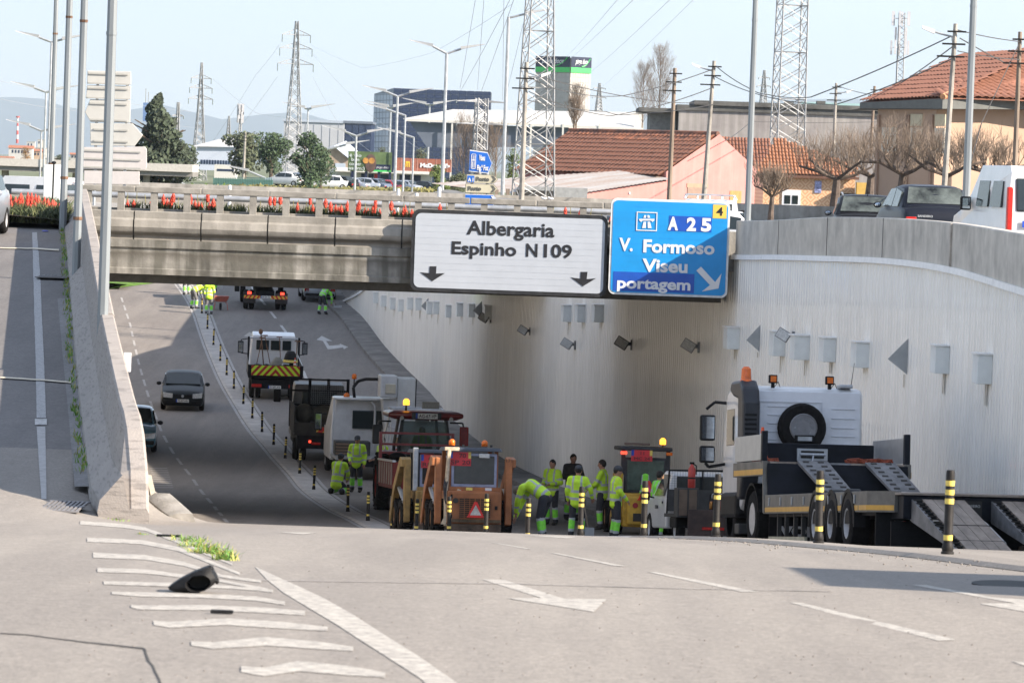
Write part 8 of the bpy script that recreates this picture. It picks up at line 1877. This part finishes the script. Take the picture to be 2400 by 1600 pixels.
q=P_(1376,101.5); rod('shovel','shovel held upright by the worker in the grey cap',q+Vector((-.15,.1,1.05)),q+Vector((.05,-.1,.0)),.018,M_wood,blade=.11)
q=P_(511,231); rod('shovel','shovel held by the far worker behind the wheelbarrow',q+Vector((-.1,0,1.3)),q+Vector((.1,0,.25)),.02,M_black,blade=.12)
q=P_(782,222); rod('broom','dark broom held by the far bending worker',q+Vector((-.2,0,.9)),q+Vector((.2,0,0)),.02,M_wood,blade=.2)
# wheelbarrow
p=P_(516,220); o=thing('wheelbarrow','orange red wheelbarrow standing on the road by the far workers','wheelbarrow',p,R_(10))
M_wb=mat('barrow_red',(.40,.10,.07),.6,var=.2)
b=MB(); b.hexa([(-.25,-.3,.42),(.25,-.3,.42),(-.25,.3,.42),(.25,.3,.42),(-.42,-.42,.72),(.42,-.42,.72),(-.42,.45,.72),(.42,.45,.72)]); b.build('tray',M_wb,o,bev=.02)
b=MB()
for s in (-1,1): b.tube([(s*.3,-.3,.4),(s*.36,-.35,0)],.02,5); b.tube([(s*.3,.4,.35),(s*.32,-.8,.62)],.02,5)
b.build('frame',M_wb,o); b=MB(); b.lathe([(-.05,.08),(-.05,.18),(.05,.18),(.05,.08)],(0,-.1,.18),'x',14); b.build('wheel',M_rubber,o)
# yellow sign beyond
p=at(698,676,240); o=thing('yellow_board','yellow roadworks board on thin legs beside the silver hatchback','road sign',p)
b=MB(); b.box(-.75,.75,0,.05,0,.55); b.build('board',M_yellow,o); text('OBRAS','lettering',M_ink,o,(0,-.02,.06),.32,1.1); b=MB(); b.box(-.7,-.66,0,.05,-1.4,0); b.box(.66,.7,0,.05,-1.4,0); b.build('leg',M_alu,o)
p=at(382,668,238); o=thing('chevron_board','black and yellow chevron board at the end of the grass verge','road sign',p)
b=MB(); b.box(-.55,.45,0,.05,-.55,.2); b.build('board',M_black,o); b=MB(); b.prism([(-.1,-.5),(.2,-.5),(.42,-.15),(.2,.2),(-.1,.2),(.12,-.15)],-.01,-.002,'y'); b.build('arrow',M_yellow,o)
# ================================================================ BOLLARDS
def bollard(first=None,loc=None,lab=None):
    if first is None:
        o=thing('bollard',lab,'bollard',loc,group='striped bollards along the median')
        b=MB(); b.lathe([(0,.05),(0,.058),(.03,.058),(.04,.048),(.06,.054),(.10,.046),(.12,.040),(.70,.040),(.74,.038),(.76,.034),(.76,.005)],(0,0,0),'z',16); b.build('post',M_bollard,o,smooth=True,auto=True)
        for z in (.135,.46,.54,.62): b=MB(); b.lathe([(z,.0415),(z+.048,.0415)],(0,0,0),'z',16); b2=b; b2.build('yellow_band',M_yellow,o,smooth=True,auto=True)
        return o
bp_=[(2220,37.9),(1918,43.9),(1677,50.6),(1508,57),(1360,63.5),(1236,69.8),(1138,76),(1052,82.5),(975,90),(918,101),(862,110),(815,117.5),(735,131),(702,139),(668,146),(641,152),(614,157.5),(591,163.5),(570,170),(548,177),(531,183.5),(516,190.5),(500,199),(486,208),(473,217),(462,224),(430,234),(418,240),(405,246)]
bl=['nearest striped bollard, in front of the trailer ramp','second nearest striped bollard, in front of the trailer wheels','striped bollard between the white pickup and the lorry cab','striped bollard in front of the white pickup door','striped bollard in front of the worker with the shovel','striped bollard at the hands of the bending worker','striped bollard at the right side of the orange loader','striped bollard at the left edge of the orange loader door','striped bollard before the loader wheels','striped bollard left of the loader buckets','striped bollard below the big tractor wheel','dark bollard right of the kneeling worker','yellow banded bollard left of the kneeling worker','bollard at the rear wheel of the dark tipper']
bl+=['%s bollard up the slope from the dark tipper'%w_ for w_ in ('first','second','third','fourth','fifth','sixth','seventh','eighth','ninth','tenth')]+['bollard between the two far vest workers','farther bollard at the boots of the far workers','last but two bollard beside the far grass verge','last but one bollard beside the far grass verge','farthest bollard at the end of the grass verge']
first=None
for (px,Y),l in zip(bp_,bl):
    p=gx(px,Y,zfore) if Y<50 else gx(px,Y); p=p+Vector((0,0,.03))
    if px in (1236,): p=p+Vector((0,0,-.12))
    if first is None: first=bollard(None,p,l); bk_=kids(first); first.scale=(1,1,1)
    else: dup(first,p,random.uniform(0,3),l,ks=bk_,rx=random.uniform(-.03,.03))
# loose dark objects on the near road
p=on_fore(440,1388); o=thing('mirror_housing','broken black plastic car mirror housing lying on the hatched road','mirror housing',p,R_(0))
s=F/p.y; W=150/s
u=1/s
out=[(-47,-12),(-44,-5),(-30,-2),(0,-1),(20,0),(40,-6),(60,-20),(69,-32),(68,-42),(61,-52),(57,-62),(49,-66),(38,-62),(10,-50),(-20,-33),(-38,-20)]
ctr=(14,-26)
def rg(k,y,dz=0): return [((ctr[0]+(x-ctr[0])*k)*u,y,-(ctr[1]+(z-ctr[1])*k+dz)*u) for x,z in out]
def op(k,y): return [((26+28*k*math.cos(t))*u,y,(25+19*k*math.sin(t)+3*math.cos(t)*k)*u) for t in [math.atan2(-(z+25),(x-26)*.75) for x,z in out]]
b=MB(); b.loft([op(.9,.05),op(1.0,-.06),op(1.08,-.085),rg(.93,-.06),rg(1.0,.0),rg(.97,.08),rg(.8,.15),rg(.45,.19)]); b.build('shell',M_black,o,smooth=True,auto=True)
b=MB(); b.loft([op(.88,.049),op(.1,.06)]); b.build('dark_cavity',M_crack,o)
b=MB(); b.ell((52*u,-.02,60*u),(7*u,.03,7*u),8,6); b.ell((68*u,0,30*u),(5*u,.03,8*u),8,6); b.build('hinge_knob',M_black,o,smooth=True)
for (px,py,ln,lab) in ((520,1438,.06,'small dark stick on the hatched road near the frame bottom'),(395,1258,.10,'flat dark strip of rubber below the barrier end')):
    q=on_fore(px,py); b=MB(); b.box(q.x-ln,q.x+ln,q.y-.02,q.y+.02,q.z+.004,q.z+.022); tag(b.build('debris_strip',M_black,bev=.004),lab,'debris')
q=on_fore(2375,1372); b=MB(); b.lathe([(0,.3),(.008,.3),(.008,.005)],(q.x,q.y,q.z+.004),'z',24); o=b.build('manhole_cover',M_black); tag(o,'dark manhole cover in the shaded lane at the right edge','manhole cover')
q=at(2350,1366,33); 
# gravel grit along the median in front
b=MB(); rnd=random.Random(21)
for k in range(420):
    Y=rnd.uniform(34,50); x=XM(Y)+rnd.gauss(-.1,.5); z=zfore(x,Y); r=rnd.uniform(.004,.013); b.ell((x,Y,z+r*.4+(.03 if abs(x-XM(Y))<.3 else 0)),(r,r,r*.7),5,3)
for k in range(300):
    px=rnd.uniform(150,2300); py=rnd.uniform(1330,1600); p=on_fore(px,py); r=rnd.uniform(.002,.006); b.ell((p.x,p.y,p.z+r*.5),(r,r,r*.6),4,3)
o=b.build('loose_gravel',mat('pale_grit',(.24,.215,.19),.9,var=.4,scale=30),recalc=False); o['kind']='stuff'; tag(o,'loose grit scattered along the median and on the road','gravel')
# grass tufts
def blades(b,c,n,h,sp,rnd,w=.006,lean=.5):
    for _ in range(n):
        a=rnd.uniform(0,6.28); r=rnd.random()**.5*sp; p=Vector(c)+Vector((math.cos(a)*r,math.sin(a)*r,0)); hh=h*rnd.uniform(.45,1.1); d=Vector((rnd.gauss(0,lean)*.5,rnd.gauss(0,lean)*.5,1)).normalized(); s=Vector((math.cos(a+1.3),math.sin(a+1.3),0))*w
        e=p+d*hh; m=p+d*hh*.55; e=e+Vector((d.x,d.y,-.25))*hh*.35; b.cur=rnd.randrange(3); b.add([p-s,p+s,m+s*.8,m-s*.8],[(0,1,2,3)]); b.add([m-s*.8,m+s*.8,e],[(0,1,2)])
M_bl=[mat('blade_a',(.10,.24,.03),.7,var=.2),mat('blade_b',(.18,.30,.05),.7,var=.2),mat('blade_c',(.32,.30,.08),.8,var=.2)]
rnd=random.Random(12)
def tuft(px,py,n,h,sp,lab,Y=None,dry=False,w=.006):
    p=on_fore(px,py) if Y is None else at(px,py,Y); b=MB(); blades(b,(0,0,0),int(n*1.2),h*.5,sp*1.5,rnd,w*.7,lean=1.3); o=b.build('grass_tuft',M_bl,recalc=False); o.location=p; tag(o,lab,'grass tuft','grass tufts around the gore')
for a in ((372,1225,220,.34,.12,'tall yellow green grass tuft beside the leaning plank',48.5),(360,1200,90,.45,.08,'dry grass stalks rising behind the plank',49),(447,1268,90,.14,.12,'low grass tuft nearest the kerb stone',None),(470,1282,110,.14,.13,'middle grass tuft along the gore edge',None),(497,1297,110,.16,.12,'grass tuft left of the broad leaved one',None),(528,1312,60,.20,.07,'bright broad leaved grass tuft at the tip of the gore',None),(272,1219,30,.06,.10,'tiny weeds at the foot of the barrier end',None),(332,1252,24,.05,.05,'small weeds by the rubber strip',None),(400,1258,26,.06,.08,'small weeds on the kerb side of the hatching',None),(230,1200,30,.10,.05,'weeds beside the drain grate',None)):
    px,py,n,h,sp,lab,Y=a; tuft(px,py,n,h,sp,lab,Y,w=.010 if 'broad' in lab else .006)
b=MB()
for k in range(170):
    Y=47+k*.30; x=bar_x(Y)-.42-rnd.random()*.08; blades(b,(x,Y,-hleft(Y)),rnd.choice((2,6,9)) if rnd.random()<.75 else 0,.10,.07,rnd,.008)
o=b.build('weed_strip',M_bl,recalc=False); o['kind']='stuff'; tag(o,'strip of weeds along the foot of the left concrete barrier','weeds')
# ================================================================ ALOES / RED HOT FLOWERS
M_al=[mat('aloe_leaf_a',(.06,.085,.03),.7,var=.3,scale=5),mat('aloe_leaf_b',(.12,.13,.05),.7,var=.3,scale=5),mat('aloe_leaf_c',(.035,.05,.02),.7,var=.3,scale=5)]
M_fl=mat('aloe_flower',(.62,.06,.03),.6,var=.25,scale=12); M_st=mat('aloe_stem',(.22,.20,.07),.7,var=.2)
def aloe(lab,p,hs,n,lh,rnd,group):
    o=thing('aloe_plant',lab,'flowering plant',p,group=group)
    b=MB(); blades(b,(0,0,0),n,lh,.22,rnd,.022,lean=.9); b.build('leaves',M_al,o,recalc=False)
    for _k in range(rnd.choice((1,2,2,3))): b=MB(); x_=rnd.uniform(-.35,.35); b.tube([(x_,0,0),(x_+rnd.uniform(-.06,.06),0,rnd.uniform(.22,.5))],.008,4); b.build('stem',M_st,o)
    for h,dx,r in hs:
        r*=rnd.uniform(.65,1.12)
        b=MB(); b.tube([(dx,0,0),(dx+rnd.uniform(-.03,.03),0,h-.1)],.012,5); b.build('stem',M_st,o)
        b=MB(); b.lathe([(-.16,.012),(-.13,r*.9),(-.06,r),(.04,r*.8),(.10,r*.35),(.13,.004)],(dx,0,h),'z',8)
        for k in range(14): a=k*2.4; zz_=h-.12+.16*k/14; b.cyl((dx+r*.7*math.cos(a),r*.7*math.sin(a),zz_+.02),(dx+r*1.25*math.cos(a),r*1.25*math.sin(a),zz_-.03),.010,.005,4)
        b.build('flower_spike',M_fl,o)
    return o
rnd=random.Random(31)
zsoil=zt_slab
spk=[(355,478,1),(363,485,1),(383,468,1),(392,478,1),(398,484,1),(402,472,1),(406,463,1),(447,468,1),(457,482,1),(466,486,1),(472,490,1),(487,462,1),(491,488,1),(500,478,1),(633,470,1),(643,470,1),(657,468,1),(697,488,1),(727,468,1),(733,492,1),(763,476,1),(775,486,1),(787,492,1),(794,497,1),(800,494,1),(814,484,1),(838,489,1),(842,480,1),(855,500,1),(862,503,1),(874,495,1),(878,489,1),(880,476,1),(890,505,1),(917,482,1),(924,505,1),(945,498,1),(950,494,1),(952,502,1),(964,508,1),(966,504,1),(1031,490,1),(299,486,1),(313,490,1),(1325,496,1),(1360,502,1),(1430,528,1)]
groups={}
for px,py,_ in spk: groups.setdefault(int(px//38),[]).append((px,py))
nn=0
for k in sorted(groups):
    g=groups[k]; cx=sum(a[0] for a in g)/len(g); Y=YB+.62; p=at(cx,500,Y); hs=[]
    for px,py in g: q=at(px,py,Y); hs.append((max(.14,q.z-zsoil+.02),q.x-p.x,.047))
    where='above the overhead signs' if cx>960 else ('right of the lamp post' if cx<330 else ('in the left bridge bed' if cx<520 else ('in the middle bridge bed' if cx<760 else 'in the right bridge bed')))
    nn+=1; aloe('red aloe with %d spikes %s, %s from the left'%(len(g),where,['zero','first','second','third','fourth','fifth','sixth','seventh','eighth','ninth','tenth','eleventh','twelfth','thirteenth','fourteenth','fifteenth','sixteenth','seventeenth','eighteenth','nineteenth','twentieth','twenty first','twenty second','twenty third','twenty fourth','twenty fifth','twenty sixth','twenty seventh','twenty eighth','twenty ninth','thirtieth'][nn]),(p.x,Y,zsoil),hs,26,.20,rnd,'aloes in the bridge flower bed')
b=MB()
for k in range(150): px=rnd.uniform(300,1000); Y=YB+.5+rnd.random()*.4; p=at(px,505,Y); blades(b,(p.x,Y,zsoil),12,.32,.15,rnd,.014,lean=.6)
o=b.build('planter_greens',M_al,recalc=False); o['kind']='stuff'; tag(o,'low green leaves filling the bridge flower bed','plants')
# left bed
b=MB(); rows=[]
for Y in frange(97,112,8): rows.append([(-26,Y,-1.62),(-22,Y,-1.35),(-14,Y,-1.25),(bar_x(Y)-.2,Y,-1.5)])
b.loft(rows,cap=False,closed=False); struct(b,'bed_soil',M_soil,smooth=True)
b=MB()
for k in range(560):
    px=rnd.uniform(-40,145); Y=rnd.uniform(97.5,104); p=at(px,520,Y); blades(b,(p.x,Y,-1.60+(Y-97)*.03),16,.44,.25,rnd,.020,lean=.9)
o=b.build('aloe_leaf_mass',M_al,recalc=False); o['kind']='stuff'; tag(o,'dense mass of narrow aloe leaves in the bed at the left','plants')
nn=0
W_=('first','second','third','fourth','fifth','sixth','seventh','eighth','ninth','tenth','eleventh','twelfth','thirteenth','fourteenth','fifteenth')
for k,cx in enumerate((22,31,40,50,59,68,77,86,92,101,110,117,126,136,18)):
    Y=100.5+rnd.uniform(-1,1.5); p=at(cx,520,Y); hs=[]
    for j in range(4): px=cx+rnd.uniform(-7,7); py=rnd.uniform(462,492)+(10 if cx>98 else 0)*(j%2); q=at(px,py,Y); hs.append((q.z+1.55,q.x-p.x,.05))
    if cx in (117,): hs=[(at(117,495,Y).z+1.55,0,.055)]
    aloe('aloe clump with red spikes in the left bed, %s from the edge'%(W_[k] if k<14 else 'closest one'),(p.x,Y,-1.55),hs,30,.35,rnd,'aloes in the left flower bed')
# soft paint blue rag on the road
q=on_left(106,543); b=MB(); b.ell((q.x,q.y,q.z+.015),(.08,.10,.018),8,4); tag(b.build('litter',mat('blue_litter',(.15,.18,.65),.6),smooth=True),'scrap of blue litter at the far end of the slip road','litter')
# ================================================================ SIGN CLUSTERS
M_back=mat('sign_back',(.44,.435,.41),.5,var=.06,scale=2); M_back2=mat('sign_back_pinkish',(.46,.435,.425),.5,var=.05)
Yc=118; dc=thing('direction_sign','stack of six pale direction boards seen from behind between the lamp posts','road sign',(at(255,480,Yc).x,Yc,-hup(Yc)))
ob_=dc.location
def pp(px,py,Y=Yc): v=at(px,py,Y)-ob_; return (v.x,v.z)
def board(par,pts,m,Y=Yc,nm='board',dy=0,ribs=()):
    P=[pp(x,y) for x,y in pts]; b=MB(); b.prism(P,dy,dy+.05,'y'); o=b.build(nm,m,par,bev=.012)
    for (x0,x1,y) in ribs: a=pp(x0,y); c=pp(x1,y); bb=MB(); bb.box(a[0],c[0],dy-.035,dy-.001,min(a[1],c[1])-.022,min(a[1],c[1])+.022); bb.build('stiffener',mat('stiffener_grey',(.36,.355,.33),.5,var=.1),o)
    return o
board(dc,[(205,166),(307,168),(307,199),(204,197)],M_back,ribs=((207,300,172),(207,300,195)))
board(dc,[(204,200),(307,202),(306,233),(201,231)],M_back,ribs=((205,300,206),(205,300,229)))
board(dc,[(211,233),(306,235),(305,288),(212,286),(199,263)],M_back,ribs=((210,298,242),(210,298,280)))
board(dc,[(211,289),(311,290),(335,317),(315,343),(212,341)],M_back,ribs=((220,300,303),(220,300,330)))
board(dc,[(196,345),(340,344),(344,350),(344,393),(340,398),(194,397)],M_back2,ribs=((196,330,352),(196,330,371),(196,330,391)))
board(dc,[(197,400),(327,402),(327,433),(196,431)],M_back2)
for px in (222,292): x=pp(px,400)[0]; b=MB(); b.cyl((x,.1,0),(x,.1,pp(px,170)[1]),.04,.04,8); b.build('post',M_steel,dc)
Yc2=135; ds=thing('direction_sign','direction sign stack with blue Viseu Figueira da Foz board above beige Porto boards','road sign',(at(1130,500,Yc2).x,Yc2,-hup(Yc2))); ob_=ds.location
def pp2(px,py): v=at(px,py,Yc2)-ob_; return (v.x,v.z)
def brd(pts,m,edge,nm='board',inset=2.5,dy=0):
    P=[pp2(x,y) for x,y in pts]; b=MB(); b.prism(P,dy,dy+.05,'y'); o=b.build('board_edge',edge,ds)
    cx=sum(p[0] for p in P)/len(P); cz=sum(p[1] for p in P)/len(P); k=.955
    b=MB(); b.prism([(cx+(x-cx)*(k+.02),cz+(z-cz)*(k-.05)) for x,z in P],dy-.008,dy-.001,'y'); b.build(nm,m,o); return o
def tx2(body,px,py,hp,wp_,m,par,sz=0): x,z=pp2(px,py); s=F/Yc2; return text(body,'lettering',m,par,(x,-.02,z),hp/s/.73,wp_/s,off=.01)
M_beige=mat('beige_sheeting',(.50,.46,.34),.5,var=.05); M_bb=mat('blue_sheeting2',(.012,.12,.50),.4,var=.06); M_grl=mat('grey_lettering',(.10,.10,.09),.5)
o=brd([(1101,351),(1143,357),(1153,384),(1144,407),(1099,402)],M_bb,M_whiteink); tx2('Viseu',1130,376,13,14,M_whiteink,o); tx2('Fig.ª Foz',1131,399,12,27,M_whiteink,o)
b=MB()
for x0,x1,y0,y1 in ((1103.5,1116,361,396),): 
    a=pp2(x0,y1); c=pp2(x1,y0); t=.02
    b.box(a[0],c[0],-.02,-.012,c[1]-t,c[1]); b.box(a[0],c[0],-.02,-.012,a[1],a[1]+t); b.box(a[0],a[0]+t,-.02,-.012,a[1],c[1]); b.box(c[0]-t,c[0],-.02,-.012,a[1],c[1])
    b.box(a[0]+.03,c[0]-.03,-.02,-.012,(a[1]+c[1])/2+.02,(a[1]+c[1])/2+.06); xm=(a[0]+c[0])/2
    b.box(xm-.035,xm-.012,-.02,-.012,a[1]+.04,(a[1]+c[1])/2); b.box(xm+.012,xm+.035,-.02,-.012,a[1]+.04,(a[1]+c[1])/2); b.box(xm-.025,xm-.008,-.02,-.012,(a[1]+c[1])/2+.07,c[1]-.05); b.box(xm+.008,xm+.025,-.02,-.012,(a[1]+c[1])/2+.07,c[1]-.05)
b.build('pictogram',M_whiteink,o)
def chev(px,py,par,m):
    x,z=pp2(px,py); s=Yc2/F; b=MB(); b.prism([(x-7*s,z+8*s),(x-1*s,z+8*s),(x+5*s,z),(x-1*s,z-8*s),(x-7*s,z-8*s),(x-1*s,z)],-.02,-.012,'y'); b.build('chevron',m,par)
o=brd([(1093,408),(1157,410),(1168,420),(1157,431),(1092,429)],M_beige,M_grl); tx2('Porto',1131,424,9,31,M_grl,o); chev(1158,420,o,M_grl); a=pp2(1095,427); c=pp2(1112,412); b=MB(); b.box(a[0],c[0],-.014,-.009,a[1],c[1]); t=b.build('blue_tab',M_bb,o); tx2('A 1',1104,425,8,13,M_whiteink,t)
o=brd([(1091,430.5),(1157,432),(1167,443),(1155,454),(1090,452)],M_beige,M_grl); tx2('Porto',1112,446,9,31,M_grl,o); chev(1157,443,o,M_grl)
o=brd([(1090,455),(1156,457),(1166,470),(1156,482),(1089,480)],M_bb,M_whiteink); tx2('A 25',1128,474,9,24,M_whiteink,o); chev(1157,468,o,M_whiteink)
o=brd([(1089,493),(1160,495),(1160,515),(1089,513)],mat('orange_board',(.62,.25,.12),.5),M_back)
for px in (1104,1140): x=pp2(px,480)[0]; b=MB(); b.cyl((x,.1,0),(x,.1,pp2(px,385)[1]),.045,.045,8); b.build('post',M_steel,ds)
# blue board behind the balustrade
Yb=165; q=at(547,500,Yb); o=thing('blue_direction_board','blue direction board partly visible through the bridge balusters','road sign',(q.x,Yb,q.z-.4))
b=MB(); b.box(-s_(28,Yb),s_(30,Yb),0,.05,s_(5,Yb)+.4,s_(33,Yb)+.4); b.build('board',M_bb,o); text('Figueira','lettering',M_whiteink,o,(0,-.02,s_(21,Yb)+.4),.17,.72); text('alba','lettering',M_whiteink,o,(-.1,-.02,s_(21,Yb)+.6),.12,.35); text('Medas','lettering',M_whiteink,o,(.1,-.02,s_(9,Yb)+.4),.17,.5)
b=MB(); b.cyl((0,.08,-.3),(0,.08,1),.04,.04,6); b.build('post',M_steel,o)
for k,(px,Y,h,l) in enumerate(((537,118,.55,'white bollard post seen between the bridge balusters on the left'),(975,120,.5,'white post behind the balustrade near the overhead sign'),(932,122,.6,'white post behind the balustrade among the red flowers'),(1028,118,.7,'white post just left of the white overhead sign'))):
    q=at(px,500,Y); b=MB(); b.cyl((q.x,Y,-hup(Y)-.05),(q.x,Y,-hup(Y)+h+.2),.05,.05,10); b.ell((q.x,Y,-hup(Y)+h+.2),(.05,.05,.05),8,6); tag(b.build('white_post',M_whiteink,smooth=True,auto=True),l,'post','white posts on the roundabout')
# control cabinet beside the flowers
q=at(120,470,105); o=thing('control_cabinet','grey electrical cabinet with a dark post behind the left flower bed','cabinet',(q.x-.05,105,-1.5)); bx(o,'case',M_box,-.15,.25,0,.3,0,1.0+.25,.01); b=MB(); b.tube([(.10,-.2,0),(.11,-.2,1.3)],.02,6); b.ell((.11,-.2,1.3),(.06,.06,.04),8,5); b.build('valve_post',M_black,o)
# unseen box van, added so that its shadow crosses the near lanes
o=thing('shadow_van','unseen white box van added outside the right frame edge to shade the near lanes','van',(8.65,28.6,zroad(28.6)),.0,slope(28.6))
bx(o,'cargo_box',M_white,-1.1,1.1,-2.0,1.9,.85,3.05,.03); bx(o,'chassis',M_chassis,-.5,.5,-2.0,3.4,.45,.84)
b=MB(); b.loft([[(-w_,y,.4),(w_,y,.4),(w_,y,1.3),(w_*.88,y,zz_),(-w_*.88,y,zz_),(-w_,y,1.3)] for y,w_,zz_ in ((1.95,1.0,2.1),(2.7,1.0,2.1),(3.2,1.0,1.4),(3.9,.95,1.0))]); b.build('cab',M_white,o,bev=.05)
for sx in (-1,1):
    for y in (-1.1,3.0): wheel(o,sx*.88,y,.36,.36,.24)
    bx(o,'rear_light',M_red,sx*1.0,sx*.8,-2.03,-1.99,.6,.72)
# birds on the rail
for px,l in ((1275,'white bird perched on the bridge rail, left one'),(1291,'white bird perched on the bridge rail, right one')):
    q=at(px,470,YB+.13); o=thing('bird',l,'bird',(q.x,YB+.13,z_rail+.0),group='birds on the rail'); b=MB(); b.ell((0,0,.055),(.07,.03,.03),8,6); b.ell((-.06,0,.085),(.022,.018,.02),6,5); b.add([(.05,-.01,.06),(.13,0,.07),(.05,.01,.06)],[(0,1,2)]); b.build('body',M_whiteink,o,smooth=True); b=MB(); b.cyl((0,0,0),(0,0,.04),.005,.005,4); b.build('leg',M_ink,o)
# ================================================================ HAZE
b=MB(); b.box(-24000,24000,-12,34000,-46,1200)
hz=b.build('haze',mat('haze_tmp',(1,1,1),var=0)); hz['kind']='stuff'; tag(hz,'thin pale blue haze lying over the far town and hills','haze')
hm=bpy.data.materials.new('haze_air'); hm.use_nodes=True; n=hm.node_tree; n.nodes.clear(); ou=n.nodes.new('ShaderNodeOutputMaterial'); pv=n.nodes.new('ShaderNodeVolumePrincipled'); pv.inputs['Color'].default_value=(.72,.86,1,1); pv.inputs['Density'].default_value=.000045; pv.inputs['Anisotropy'].default_value=.2; n.links.new(pv.outputs[0],ou.inputs['Volume']); hz.data.materials.clear(); hz.data.materials.append(hm)
